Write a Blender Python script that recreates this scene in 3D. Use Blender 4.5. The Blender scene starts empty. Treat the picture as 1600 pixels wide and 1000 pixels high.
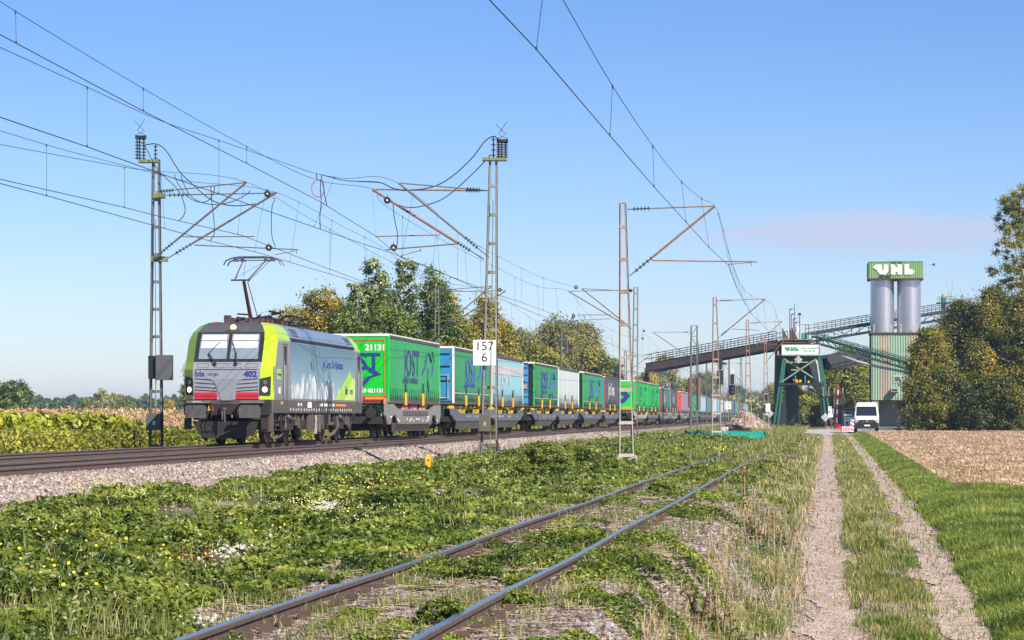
import bpy, bmesh, math, random
import numpy as np
from mathutils import Vector, Matrix

random.seed(7)
R = np.random.default_rng(11)
SC = bpy.context.scene
COL = SC.collection
rad = math.radians
F = 4000.0            # focal length in pixels of the 1600 px wide photograph (90 mm lens)
TM, TS = 0.117, 0.125   # heading of the main line and of the siding (dX/dY)

# ------------------------------------------------------------------ camera, sky, sun
cam = bpy.data.cameras.new('camera'); camo = bpy.data.objects.new('camera', cam); COL.objects.link(camo)
camo.location = (0, 0, 0); camo.rotation_euler = (rad(90), 0, 0)
cam.sensor_width = 36; cam.lens = 90; cam.shift_y = 0.09375; cam.clip_start = 0.5; cam.clip_end = 9000
SC.camera = camo
SUN_AZ, SUN_EL = rad(39), rad(39)      # azimuth measured from straight behind the camera towards the right
sdir = Vector((math.sin(SUN_AZ) * math.cos(SUN_EL), -math.cos(SUN_AZ) * math.cos(SUN_EL), math.sin(SUN_EL)))
W = bpy.data.worlds.new('World'); SC.world = W; W.use_nodes = True
nt = W.node_tree; nt.nodes.clear()
def N(nt, t, **k):
    n = nt.nodes.new(t)
    for a, b in k.items(): setattr(n, a, b)
    return n
sky = N(nt, 'ShaderNodeTexSky', sky_type='NISHITA'); sky.sun_disc = False
sky.sun_elevation = SUN_EL; sky.sun_rotation = math.atan2(sdir.x, sdir.y)
sky.altitude = 200; sky.air_density = 1.0; sky.dust_density = 0.15; sky.ozone_density = 3.0
hs = N(nt, 'ShaderNodeHueSaturation'); hs.inputs['Saturation'].default_value = 1.02
# thin mauve cloud bank low over the silo, as a mask on the view direction of the sky itself
tc = N(nt, 'ShaderNodeTexCoord'); sep = N(nt, 'ShaderNodeSeparateXYZ')
dv = N(nt, 'ShaderNodeMath', operation='DIVIDE'); ev = N(nt, 'ShaderNodeMath', operation='DIVIDE')
L = nt.links.new
L(tc.outputs['Generated'], sep.inputs[0])
L(sep.outputs['X'], dv.inputs[0]); L(sep.outputs['Y'], dv.inputs[1])
L(sep.outputs['Z'], ev.inputs[0]); L(sep.outputs['Y'], ev.inputs[1])
cmb = N(nt, 'ShaderNodeCombineXYZ'); L(dv.outputs[0], cmb.inputs[0]); L(ev.outputs[0], cmb.inputs[1])
mp = N(nt, 'ShaderNodeMapping'); mp.inputs['Scale'].default_value = (17, 150, 1); L(cmb.outputs[0], mp.inputs[0])
nz = N(nt, 'ShaderNodeTexNoise'); nz.inputs['Scale'].default_value = 1.9; nz.inputs['Detail'].default_value = 8; nz.inputs['Roughness'].default_value = .6
L(mp.outputs[0], nz.inputs['Vector'])
def gauss(src, c, w):
    a = N(nt, 'ShaderNodeMath', operation='SUBTRACT'); L(src, a.inputs[0]); a.inputs[1].default_value = c
    b = N(nt, 'ShaderNodeMath', operation='DIVIDE'); L(a.outputs[0], b.inputs[0]); b.inputs[1].default_value = w
    p = N(nt, 'ShaderNodeMath', operation='MULTIPLY'); L(b.outputs[0], p.inputs[0]); L(b.outputs[0], p.inputs[1])
    e = N(nt, 'ShaderNodeMath', operation='MULTIPLY'); L(p.outputs[0], e.inputs[0]); e.inputs[1].default_value = -1
    x = N(nt, 'ShaderNodeMath', operation='EXPONENT'); L(e.outputs[0], x.inputs[0]); return x.outputs[0]
g = N(nt, 'ShaderNodeMath', operation='MULTIPLY'); L(gauss(dv.outputs[0], .143, .075), g.inputs[0]); L(gauss(ev.outputs[0], .0715, .0095), g.inputs[1])
m1 = N(nt, 'ShaderNodeMath', operation='MULTIPLY'); L(g.outputs[0], m1.inputs[0]); L(nz.outputs['Fac'], m1.inputs[1])
mr = N(nt, 'ShaderNodeMapRange'); mr.inputs['From Min'].default_value = .15; mr.inputs['From Max'].default_value = .40; mr.inputs['To Max'].default_value = .95
L(m1.outputs[0], mr.inputs['Value'])
mx = N(nt, 'ShaderNodeMix', data_type='RGBA'); L(mr.outputs[0], mx.inputs['Factor'])
hz = N(nt, 'ShaderNodeMix', data_type='RGBA', blend_type='MULTIPLY'); hz.inputs['Factor'].default_value = 1
tr_ = N(nt, 'ShaderNodeMapRange'); tr_.inputs['From Min'].default_value = 0; tr_.inputs['From Max'].default_value = .15; L(ev.outputs[0], tr_.inputs['Value'])
tint = N(nt, 'ShaderNodeMix', data_type='RGBA'); L(tr_.outputs[0], tint.inputs['Factor']); tint.inputs['A'].default_value = (.70, .72, .90, 1); tint.inputs['B'].default_value = (.47, .60, .86, 1); L(tint.outputs['Result'], hz.inputs['B'])
L(sky.outputs[0], hs.inputs['Color']); L(hs.outputs[0], hz.inputs['A']); L(hz.outputs['Result'], mx.inputs['A'])
mx.inputs['B'].default_value = (3.75, 4.2, 5.6, 1)
bg = N(nt, 'ShaderNodeBackground'); bg.inputs['Strength'].default_value = 0.1
wo = N(nt, 'ShaderNodeOutputWorld'); L(mx.outputs['Result'], bg.inputs[0]); L(bg.outputs[0], wo.inputs[0])
sun = bpy.data.lights.new('sun', 'SUN'); sun.energy = 5.0; sun.angle = rad(.5); sun.color = (1, .90, .76)
suno = bpy.data.objects.new('sun', sun); COL.objects.link(suno)
suno.rotation_euler = sdir.to_track_quat('Z', 'Y').to_euler(); suno.location = (30, -30, 60)
SC.view_settings.view_transform = 'Standard'; SC.view_settings.look = 'None'; SC.view_settings.gamma = 1
SC.view_settings.exposure = 0.68
SC.cycles.max_bounces = 6; SC.cycles.transparent_max_bounces = 6; SC.cycles.diffuse_bounces = 2
SC.cycles.volume_bounces = 0

# ------------------------------------------------------------------ helpers
def lin(c):
    return tuple((v / 12.92 if v <= .04045 else ((v + .055) / 1.055) ** 2.4) for v in c)
_m = {}
def pm(name, col, rough=.6, metal=0., var=.15, scale=3., bump=0., bscale=40., dirt=None, spec=.5, stretch=(1, 1, 1)):
    """principled material, colour varied by noise; dirt=(colour, zmin, zmax) grime rising from below"""
    if name in _m: return _m[name]
    m = bpy.data.materials.new(name); m.use_nodes = True; t = m.node_tree; b = t.nodes['Principled BSDF']; L = t.links.new
    b.inputs['Roughness'].default_value = rough; b.inputs['Metallic'].default_value = metal
    b.inputs['Specular IOR Level'].default_value = spec
    tc = N(t, 'ShaderNodeTexCoord'); mp = N(t, 'ShaderNodeMapping'); mp.inputs['Scale'].default_value = stretch
    L(tc.outputs['Object'], mp.inputs[0])
    n = N(t, 'ShaderNodeTexNoise'); n.inputs['Scale'].default_value = scale; n.inputs['Detail'].default_value = 8; n.inputs['Roughness'].default_value = .65
    L(mp.outputs[0], n.inputs['Vector'])
    r = N(t, 'ShaderNodeMapRange'); r.inputs['From Min'].default_value = .3; r.inputs['From Max'].default_value = .7
    r.inputs['To Min'].default_value = 1 - var; r.inputs['To Max'].default_value = 1 + var; L(n.outputs['Fac'], r.inputs['Value'])
    mxx = N(t, 'ShaderNodeMix', data_type='RGBA', blend_type='MULTIPLY'); mxx.inputs['Factor'].default_value = 1
    mxx.inputs['A'].default_value = (*col, 1); L(r.outputs[0], mxx.inputs['B'])
    out = mxx.outputs['Result']
    if dirt:
        sp = N(t, 'ShaderNodeSeparateXYZ'); L(tc.outputs['Object'], sp.inputs[0])
        n2 = N(t, 'ShaderNodeTexNoise'); n2.inputs['Scale'].default_value = 2.2; n2.inputs['Detail'].default_value = 6
        mp2 = N(t, 'ShaderNodeMapping'); mp2.inputs['Scale'].default_value = (1.2, 1.2, .25); L(tc.outputs['Object'], mp2.inputs[0]); L(mp2.outputs[0], n2.inputs['Vector'])
        a = N(t, 'ShaderNodeMath', operation='MULTIPLY_ADD'); L(n2.outputs['Fac'], a.inputs[0]); a.inputs[1].default_value = -(dirt[2] - dirt[1]) * 1.2
        L(sp.outputs['Z'], a.inputs[2])
        r2 = N(t, 'ShaderNodeMapRange'); r2.inputs['From Min'].default_value = dirt[2] - (dirt[2] - dirt[1]) * .6; r2.inputs['From Max'].default_value = dirt[1] - (dirt[2] - dirt[1]) * .6
        r2.inputs['To Min'].default_value = 0.05; r2.inputs['To Max'].default_value = .85; L(a.outputs[0], r2.inputs['Value'])
        m2 = N(t, 'ShaderNodeMix', data_type='RGBA'); L(r2.outputs[0], m2.inputs['Factor']); L(out, m2.inputs['A']); m2.inputs['B'].default_value = (*dirt[0], 1)
        out = m2.outputs['Result']
    L(out, b.inputs['Base Color'])
    if bump:
        n3 = N(t, 'ShaderNodeTexNoise'); n3.inputs['Scale'].default_value = bscale; n3.inputs['Detail'].default_value = 4; L(tc.outputs['Object'], n3.inputs['Vector'])
        bp = N(t, 'ShaderNodeBump'); bp.inputs['Strength'].default_value = bump; bp.inputs['Distance'].default_value = .02
        L(n3.outputs['Fac'], bp.inputs['Height']); L(bp.outputs[0], b.inputs['Normal'])
    _m[name] = m; return m
def emit(name, col, st):
    if name in _m: return _m[name]
    m = bpy.data.materials.new(name); m.use_nodes = True; b = m.node_tree.nodes['Principled BSDF']
    b.inputs['Base Color'].default_value = (*col, 1); b.inputs['Emission Color'].default_value = (*col, 1); b.inputs['Emission Strength'].default_value = st
    _m[name] = m; return m
def leafm(name, cols, tr=.3, nscale=.6, namp=.22, gloss=.08):
    """leaf material: every leaf takes its own tone (random per island), large clumps vary too"""
    if name in _m: return _m[name]
    m = bpy.data.materials.new(name); m.use_nodes = True; t = m.node_tree; t.nodes.clear(); L = t.links.new
    g = N(t, 'ShaderNodeNewGeometry'); cr = N(t, 'ShaderNodeValToRGB'); e = cr.color_ramp.elements
    while len(e) < len(cols): e.new(.5)
    for i, c in enumerate(cols): e[i].position = i / (len(cols) - 1); e[i].color = (*c, 1)
    n = N(t, 'ShaderNodeTexNoise'); n.inputs['Scale'].default_value = nscale; n.inputs['Detail'].default_value = 3; L(g.outputs['Position'], n.inputs['Vector'])
    a = N(t, 'ShaderNodeMath', operation='MULTIPLY_ADD'); L(g.outputs['Random Per Island'], a.inputs[0]); a.inputs[1].default_value = .30
    s = N(t, 'ShaderNodeMath', operation='MULTIPLY_ADD'); L(n.outputs['Fac'], s.inputs[0]); s.inputs[1].default_value = 2.3; s.inputs[2].default_value = -.84
    L(s.outputs[0], a.inputs[2]); L(a.outputs[0], cr.inputs[0])
    r = N(t, 'ShaderNodeMapRange'); r.inputs['To Min'].default_value = 1 - namp; r.inputs['To Max'].default_value = 1 + namp
    w = N(t, 'ShaderNodeTexWhiteNoise', noise_dimensions='1D'); L(g.outputs['Random Per Island'], w.inputs['W']); L(w.outputs['Value'], r.inputs['Value'])
    mu = N(t, 'ShaderNodeMix', data_type='RGBA', blend_type='MULTIPLY'); mu.inputs['Factor'].default_value = 1; L(cr.outputs[0], mu.inputs['A']); L(r.outputs[0], mu.inputs['B'])
    d = N(t, 'ShaderNodeBsdfDiffuse'); tl = N(t, 'ShaderNodeBsdfTranslucent'); gl = N(t, 'ShaderNodeBsdfGlossy'); gl.inputs['Roughness'].default_value = .4
    L(mu.outputs['Result'], d.inputs[0]); L(mu.outputs['Result'], tl.inputs[0])
    m1 = N(t, 'ShaderNodeMixShader'); m1.inputs[0].default_value = tr; L(d.outputs[0], m1.inputs[1]); L(tl.outputs[0], m1.inputs[2])
    m2 = N(t, 'ShaderNodeMixShader'); m2.inputs[0].default_value = gloss; L(m1.outputs[0], m2.inputs[1]); L(gl.outputs[0], m2.inputs[2])
    o = N(t, 'ShaderNodeOutputMaterial'); L(m2.outputs[0], o.inputs[0])
    _m[name] = m; return m

def tag(o, label=None, cat=None, group=None, kind=None):
    if label: o['label'] = label
    if cat: o['category'] = cat
    if group: o['group'] = group
    if kind: o['kind'] = kind
    return o
def empty(name, loc, rz=0., label=None, cat=None, group=None):
    o = bpy.data.objects.new(name, None); COL.objects.link(o); o.location = loc; o.rotation_euler = (0, 0, rz)
    return tag(o, label, cat, group)
class MB:
    def __init__(s): s.v = []; s.f = []; s.m = []; s.mats = []
    def mi(s, m):
        if m not in s.mats: s.mats.append(m)
        return s.mats.index(m)
    def add(s, v, f, m=None):
        k = len(s.v); s.v += [tuple(p) for p in v]; i = s.mi(m) if m else 0
        for q in f: s.f.append(tuple(k + a for a in q)); s.m.append(i)
        return s
    def box(s, x0, x1, y0, y1, z0, z1, m=None):
        v = [(x0, y0, z0), (x1, y0, z0), (x1, y1, z0), (x0, y1, z0), (x0, y0, z1), (x1, y0, z1), (x1, y1, z1), (x0, y1, z1)]
        return s.add(v, [(3, 2, 1, 0), (4, 5, 6, 7), (0, 1, 5, 4), (1, 2, 6, 5), (2, 3, 7, 6), (3, 0, 4, 7)], m)
    def tube(s, a, b, r, n=6, r2=None, m=None, cap=True):
        a = Vector(a); b = Vector(b); d = b - a
        if d.length < 1e-6: return s
        q = d.to_track_quat('Z', 'Y'); r2 = r if r2 is None else r2; v = []
        for p, rr in ((a, r), (b, r2)):
            for i in range(n):
                t = 2 * math.pi * i / n; v.append(p + q @ Vector((rr * math.cos(t), rr * math.sin(t), 0)))
        f = [(i, (i + 1) % n, n + (i + 1) % n, n + i) for i in range(n)]
        if cap: f += [tuple(range(n - 1, -1, -1)), tuple(range(n, 2 * n))]
        return s.add(v, f, m)
    def bar(s, a, b, w, h, m=None):
        """rectangular bar; w across (horizontal), h the other way"""
        a = Vector(a); b = Vector(b); d = (b - a).normalized(); up = Vector((0, 0, 1)) if abs(d.z) < .95 else Vector((0, 1, 0))
        x = d.cross(up).normalized() * w / 2; y = x.cross(d).normalized() * h / 2
        v = [a - x - y, a + x - y, a + x + y, a - x + y, b - x - y, b + x - y, b + x + y, b - x + y]
        return s.add(v, [(0, 1, 2, 3), (7, 6, 5, 4), (0, 4, 5, 1), (1, 5, 6, 2), (2, 6, 7, 3), (3, 7, 4, 0)], m)
    def path(s, pts, r, n=4, m=None):
        pts = [Vector(p) for p in pts]; v = []; f = []
        for i, p in enumerate(pts):
            d = (pts[min(i + 1, len(pts) - 1)] - pts[max(i - 1, 0)]).normalized(); q = d.to_track_quat('Z', 'Y')
            for k in range(n):
                t = 2 * math.pi * k / n; v.append(p + q @ Vector((r * math.cos(t), r * math.sin(t), 0)))
            if i:
                for k in range(n): f.append(((i - 1) * n + k, (i - 1) * n + (k + 1) % n, i * n + (k + 1) % n, i * n + k))
        f.append(tuple(range(n - 1, -1, -1))); f.append(tuple(range((len(pts) - 1) * n, len(pts) * n)))
        return s.add(v, f, m)
    def prism(s, pts, axis, a, b, m=None):
        """outline pts (2-D) extruded along axis from a to b"""
        def P(u, w, t): return {'x': (t, u, w), 'y': (u, t, w), 'z': (u, w, t)}[axis]
        n = len(pts); v = [P(u, w, a) for u, w in pts] + [P(u, w, b) for u, w in pts]
        f = [(i, (i + 1) % n, n + (i + 1) % n, n + i) for i in range(n)] + [tuple(range(n - 1, -1, -1)), tuple(range(n, 2 * n))]
        return s.add(v, f, m)
    def disc(s, c, axis, r, t, n=20, m=None):
        c = Vector(c); a = {'x': Vector((1, 0, 0)), 'y': Vector((0, 1, 0)), 'z': Vector((0, 0, 1))}[axis]
        return s.tube(c - a * t / 2, c + a * t / 2, r, n, m=m)
    def ball(s, c, r, n=8, m=None):
        v = []; f = []
        for i in range(n + 1):
            ph = math.pi * i / n
            for k in range(n): t = 2 * math.pi * k / n; v.append((c[0] + r * math.sin(ph) * math.cos(t), c[1] + r * math.sin(ph) * math.sin(t), c[2] + r * math.cos(ph)))
        for i in range(n):
            for k in range(n): f.append((i * n + k, (i + 1) * n + k, (i + 1) * n + (k + 1) % n, i * n + (k + 1) % n))
        return s.add(v, f, m)
    def build(s, name, m=None, parent=None, smooth=False, label=None, bevel=0):
        me = bpy.data.meshes.new(name); me.from_pydata(s.v, [], s.f)
        if m and not s.mats: me.materials.append(m)
        elif s.mats:
            for q in s.mats: me.materials.append(q)
            me.polygons.foreach_set('material_index', s.m)
        bm = bmesh.new(); bm.from_mesh(me); bmesh.ops.recalc_face_normals(bm, faces=bm.faces); bm.to_mesh(me); bm.free()
        if smooth: me.polygons.foreach_set('use_smooth', [True] * len(me.polygons))
        me.update(); o = bpy.data.objects.new(name, me); COL.objects.link(o)
        if parent: o.parent = parent
        if label: o['label'] = label
        if bevel:
            b = o.modifiers.new('b', 'BEVEL'); b.width = bevel; b.segments = 2; b.limit_method = 'ANGLE'
        return o
def npmesh(name, V, Fq, m, parent=None, smooth=False):
    """big mesh from numpy arrays, faces Nx4 or Nx3"""
    V = np.asarray(V, np.float32); Fq = np.asarray(Fq, np.int32); k = Fq.shape[1]
    me = bpy.data.meshes.new(name); me.vertices.add(len(V)); me.vertices.foreach_set('co', V.ravel())
    me.loops.add(Fq.size); me.loops.foreach_set('vertex_index', Fq.ravel())
    me.polygons.add(len(Fq)); me.polygons.foreach_set('loop_start', np.arange(0, Fq.size, k, dtype=np.int32)); me.polygons.foreach_set('loop_total', np.full(len(Fq), k, np.int32))
    if smooth: me.polygons.foreach_set('use_smooth', np.ones(len(Fq), bool))
    me.update(calc_edges=True); me.materials.append(m)
    o = bpy.data.objects.new(name, me); COL.objects.link(o)
    if parent: o.parent = parent
    return o
def P(px, py, d): return Vector(((px - 800) / F * d, d, (650 - py) / F * d))   # a point of the place from its bearing and its distance
FRONT = Matrix(((1, 0, 0), (0, 0, -1), (0, 1, 0)))        # text facing -y
SIDE = Matrix(((0, 0, 1), (1, 0, 0), (0, 1, 0)))          # text facing +x, running away from the camera
def text(body, size, c, m, parent, face=FRONT, name='lettering', sx=1., bold=0., ext=.004, tilt=None, shear=0.):
    cu = bpy.data.curves.new('t', 'FONT'); cu.body = body; cu.size = size; cu.align_x = 'CENTER'; cu.align_y = 'CENTER'; cu.extrude = ext; cu.offset = bold; cu.shear = shear
    cu.resolution_u = 3; cu.space_line = .95
    to = bpy.data.objects.new('t', cu); COL.objects.link(to); bpy.context.view_layer.update()
    me = bpy.data.meshes.new_from_object(to.evaluated_get(bpy.context.evaluated_depsgraph_get())); bpy.data.objects.remove(to)
    M = Matrix.Translation(c) @ face.to_4x4()
    if tilt is not None: M = Matrix.Translation(c) @ Matrix.Rotation(tilt, 4, 'X') @ face.to_4x4()
    me.transform(M @ Matrix.Diagonal((sx, 1, 1, 1))); me.materials.clear(); me.materials.append(m); me.name = name
    o = bpy.data.objects.new(name, me); COL.objects.link(o); o.parent = parent; return o

def _h(i, j, s): 
    x = np.sin(i * 127.1 + j * 311.7 + s * 74.7) * 43758.5453
    return x - np.floor(x)
def noise(x, y, s=0):
    x = np.asarray(x, float); y = np.asarray(y, float); i = np.floor(x); j = np.floor(y); u = x - i; v = y - j
    u = u * u * (3 - 2 * u); v = v * v * (3 - 2 * v)
    return (_h(i, j, s) * (1 - u) + _h(i + 1, j, s) * u) * (1 - v) + (_h(i, j + 1, s) * (1 - u) + _h(i + 1, j + 1, s) * u) * v
def fbm(x, y, s=0): return (noise(x, y, s) * .55 + noise(x * 2.1, y * 2.1, s + 1) * .28 + noise(x * 4.3, y * 4.3, s + 2) * .17)

# ------------------------------------------------------------------ the lie of the land (camera at z = 0)
RZ = -0.92      # main line rail head
_pd = [0, 20, 29, 35, 50, 80, 133, 200, 230, 280, 600]; _pz = [-2.75, -2.7, -2.56, -2.25, -1.92, -1.8, -1.67, -1.5, -1.42, -1.3, -1.5]
def zpath(d): return np.interp(d, _pd, _pz)
def zsid(d): return np.interp(d, [0, 150, 230, 280, 600], [-1.59, -1.59, -1.48, -1.36, -1.48])
def gz(X, Y):
    X = np.asarray(X, float); Y = np.asarray(Y, float)
    sp = X - .1235 * Y; sm = X - TM * Y
    zp = zpath(Y); zs = zsid(Y)
    und = (fbm(X * .35, Y * .16, 3) - .5)
    mid = zs + .04 + und * .75
    z = np.where(sp < -6.6, mid, np.where(sp < -5.2, mid + (zs - mid) * (sp + 6.6) / 1.4, zs))
    t = np.clip((sp + 2.0) / 1.25, 0, 1); t = t * t * (3 - 2 * t)
    z = np.where(sp > -2.0, zs + (zp - zs) * t, z)
    z = np.where((sp > -5.2) & (sp < -1.6), z + (fbm(X * 1.7, Y * 1.1, 17) - .5) * .09, z)
    z = np.where((sp > -1) & (sp < 40), z + (fbm(X * .8, Y * .5, 9) - .5) * np.where(sp > 1.9, .025, .05), z)
    # grass strip a little higher than the wheel ruts
    z = z + .05 * np.exp(-((sp - .75) / .35) ** 2) + np.clip((sp - 1.9) * .3, 0, .12) * (sp > 1.9)
    bal = np.where(sm < -22, -1.15 - np.clip(-22 - sm, 0, 1.1) * .5, np.where(sm > -13.2, -1.15 - (sm + 13.2) * .45, -1.15))
    left = -1.75 + und * .1
    z = np.where(sm < -12.3, np.maximum(bal, -1.56), z)
    z = np.where(sm < -23.1, left, z)
    return z
gzf = lambda x, y: float(gz(x, y))
# ------------------------------------------------------------------ ground
def grid(name, dr, cols, zoff, m, t=.1235, colfun=None):
    D, S = np.meshgrid(dr, cols, indexing='ij'); X = S + t * D; Z = gz(X, D) + zoff
    nr, nc = D.shape; V = np.stack([X, D, Z], -1).reshape(-1, 3)
    i = (np.arange(nr - 1)[:, None] * nc + np.arange(nc - 1)[None]).ravel()
    o = npmesh(name, V, np.stack([i, i + 1, i + nc + 1, i + nc], 1), m, smooth=True)
    if colfun:
        ca = o.data.color_attributes.new('zone', 'FLOAT_COLOR', 'POINT'); c = colfun(X.ravel(), D.ravel(), S.ravel()); ca.data.foreach_set('color', c.astype(np.float32).ravel())
    return o
def groundmat():
    m = bpy.data.materials.new('ground_soil'); m.use_nodes = True; t = m.node_tree; b = t.nodes['Principled BSDF']; L = t.links.new; b.inputs['Roughness'].default_value = .95
    b.inputs['Specular IOR Level'].default_value = .1
    at = N(t, 'ShaderNodeAttribute', attribute_name='zone'); g = N(t, 'ShaderNodeNewGeometry'); sp = N(t, 'ShaderNodeSeparateColor'); L(at.outputs['Color'], sp.inputs[0])
    def ramp(scale, cols, det=8, kind='n'):
        if kind == 'n':
            n = N(t, 'ShaderNodeTexNoise'); n.inputs['Detail'].default_value = det; n.inputs['Roughness'].default_value = .7; n.inputs['Scale'].default_value = scale; src = n.outputs['Fac']
            lo, hi = .3, .7
        else:
            n = N(t, 'ShaderNodeTexVoronoi'); n.inputs['Scale'].default_value = scale; s3 = N(t, 'ShaderNodeSeparateColor'); L(n.outputs['Color'], s3.inputs[0]); src = s3.outputs[0]; lo, hi = 0, 1
        L(g.outputs['Position'], n.inputs['Vector']); c = N(t, 'ShaderNodeValToRGB'); e = c.color_ramp.elements
        while len(e) < len(cols): e.new(.5)
        for i, q in enumerate(cols): e[i].position = lo + (hi - lo) * i / (len(cols) - 1); e[i].color = (*q, 1)
        L(src, c.inputs[0]); return c.outputs[0]
    green = ramp(2.2, [(.035, .05, .014), (.075, .10, .026), (.12, .14, .045), (.17, .15, .075)])
    grav = ramp(22, [(.12, .09, .08), (.30, .24, .22), (.20, .17, .16), (.42, .36, .33), (.24, .17, .14)], kind='v')
    dry = ramp(5, [(.24, .18, .12), (.34, .265, .195), (.42, .345, .27), (.20, .18, .10)])
    def mix(a, bb, f):
        x = N(t, 'ShaderNodeMix', data_type='RGBA'); L(f, x.inputs['Factor']); L(a, x.inputs['A']); L(bb, x.inputs['B']); return x.outputs['Result']
    c = mix(green, grav, sp.outputs[0]); c = mix(c, dry, sp.outputs[1]); L(c, b.inputs['Base Color'])
    n = N(t, 'ShaderNodeTexNoise'); n.inputs['Scale'].default_value = 14; n.inputs['Detail'].default_value = 6; L(g.outputs['Position'], n.inputs['Vector'])
    bp = N(t, 'ShaderNodeBump'); bp.inputs['Strength'].default_value = .7; bp.inputs['Distance'].default_value = .06; L(n.outputs['Fac'], bp.inputs['Height']); L(bp.outputs[0], b.inputs['Normal'])
    return m
dr = np.concatenate([np.arange(9, 60, .3), np.arange(60, 160, .8), np.geomspace(160, 6000, 90)])
cols = np.concatenate([-np.geomspace(2500, 30, 40), np.arange(-28, -13, .8), np.arange(-13, 6, .16), np.geomspace(6, 2500, 50)])
def zone(X, D, S):
    n = fbm(X * 1.3, D * .9, 21); c = np.zeros((len(X), 4)); c[:, 3] = 1
    bed = ((S > -5.6 + n) & (S < -1.7 + .8 * n)) * np.clip((n - .25) * 5, 0, 1)
    c[:, 0] = np.where((S > -13) & (S < 0), np.maximum(bed, np.clip((fbm(X * .5, D * .3, 5) - .66) * 9, 0, 1) * (S < -6)), 0) * np.clip((190 - D) / 40, 0, 1)
    c[:, 1] = np.clip((fbm(X * .9, D * .4, 31) - .25) * 3, .2, 1) * (S > -2.3) * (S < 2.2) * .9
    c[:, 1] = np.where((S > -.75) & (S < 2.1), .92, c[:, 1])
    c[:, 1] = np.where((S > 2.2) | (S < -25), .15, c[:, 1])
    c[:, 1] = np.where((D > 150) & (S > -12) & (S < 2), .4, c[:, 1])
    return c
tag(grid('ground', dr, cols, -.012, groundmat(), colfun=zone), kind='structure')

# pale gravel ruts of the farm track
gravm = pm('track_gravel', (.45, .355, .285), .95, var=.42, scale=5, bump=1, bscale=45, spec=.1)
def strip(name, c, w, seed, d0=9., d1=196., m=gravm, z=.006, t=.1235, jag=.24):
    d = np.concatenate([np.arange(d0, 90, .18), np.arange(90, d1, .6)]); n = 7; rows = []
    l = c - w - jag * 1.3 * (fbm(d * .9, d * 0 + seed, 1) - .5) * 2 - jag * .8 * (noise(d * 4, d * 0 + seed, 5) - .5); r = c + w + jag * (fbm(d * .8, d * 0 + seed + 9, 2) - .5) * 2 + jag * .8 * (noise(d * 4.4, d * 0 + seed, 6) - .5)
    wv = ((fbm(d * .13, d * 0 + seed, 7) - .5) * .35)[:, None] * (name == 'path')
    S = wv + l[:, None] + (r - l)[:, None] * np.linspace(0, 1, n)[None]; D = np.repeat(d[:, None], n, 1); X = S + t * D
    V = np.stack([X, D, gz(X, D) + z], -1).reshape(-1, 3); k = (np.arange(len(d) - 1)[:, None] * n + np.arange(n - 1)[None]).ravel()
    return tag(npmesh(name, V, np.stack([k, k + 1, k + n + 1, k + n], 1), m, smooth=True), kind='structure')
strip('path', -.02, .34, 3); strip('path', 1.56, .29, 8)
strip('road', 0.8, 1.15, 5, d0=188, d1=420, jag=.4)
# paved yard and crossing road by the van
mb = MB(); Y0 = [(24.5, 196), (37, 193), (37.5, 262), (26.8, 262)]
nx = 14; ny = 10; vs = []
for j in range(ny + 1):
    for i in range(nx + 1):
        u = i / nx; v = j / ny; a = Vector(Y0[0]).lerp(Vector(Y0[1]), u); bq = Vector(Y0[3]).lerp(Vector(Y0[2]), u); q = a.lerp(bq, v)
        vs.append((q.x, q.y, gzf(q.x, q.y) + .016))
mb.add(vs, [(j * (nx + 1) + i, j * (nx + 1) + i + 1, (j + 1) * (nx + 1) + i + 1, (j + 1) * (nx + 1) + i) for j in range(ny) for i in range(nx)])
tag(mb.build('pavement', pm('yard_concrete', (.42, .40, .37), .9, var=.12, bump=.3), smooth=True), kind='structure')

# stubble field on the right
fm = pm('stubble_soil', (.34, .235, .16), .95, var=.45, scale=.8, bump=1, bscale=16, spec=.1, stretch=(1, .35, 1))
def fld(X0, zoff, dr, cols, m, name):
    return tag(grid(name, dr, cols, zoff, m), kind='structure')
dd = np.concatenate([np.arange(57, 120, .6), np.arange(120, 222, 1.5)])
D, S = np.meshgrid(dd, np.concatenate([np.arange(0, 8, .3), np.geomspace(8, 140, 25)]), indexing='ij')
edge = 2.75 + (fbm(dd * .4, dd * 0, 4) - .5) * .5 + np.clip((61 - dd), 0, 5) * .25 * noise(dd, dd * 0, 1)
S = S + edge[:, None]; X = S + .1235 * D; nr, nc = D.shape
D2 = D + (S < 60) * (fbm(S * 1.1, D * 0 + 3, 8) - .5) * 3 * (D < 60)
V = np.stack([X, D2, gz(X, D2) + .02], -1).reshape(-1, 3); k = (np.arange(nr - 1)[:, None] * nc + np.arange(nc - 1)[None]).ravel()
tag(npmesh('field', V, np.stack([k, k + 1, k + nc + 1, k + nc], 1), fm, smooth=True), kind='structure')

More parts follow.
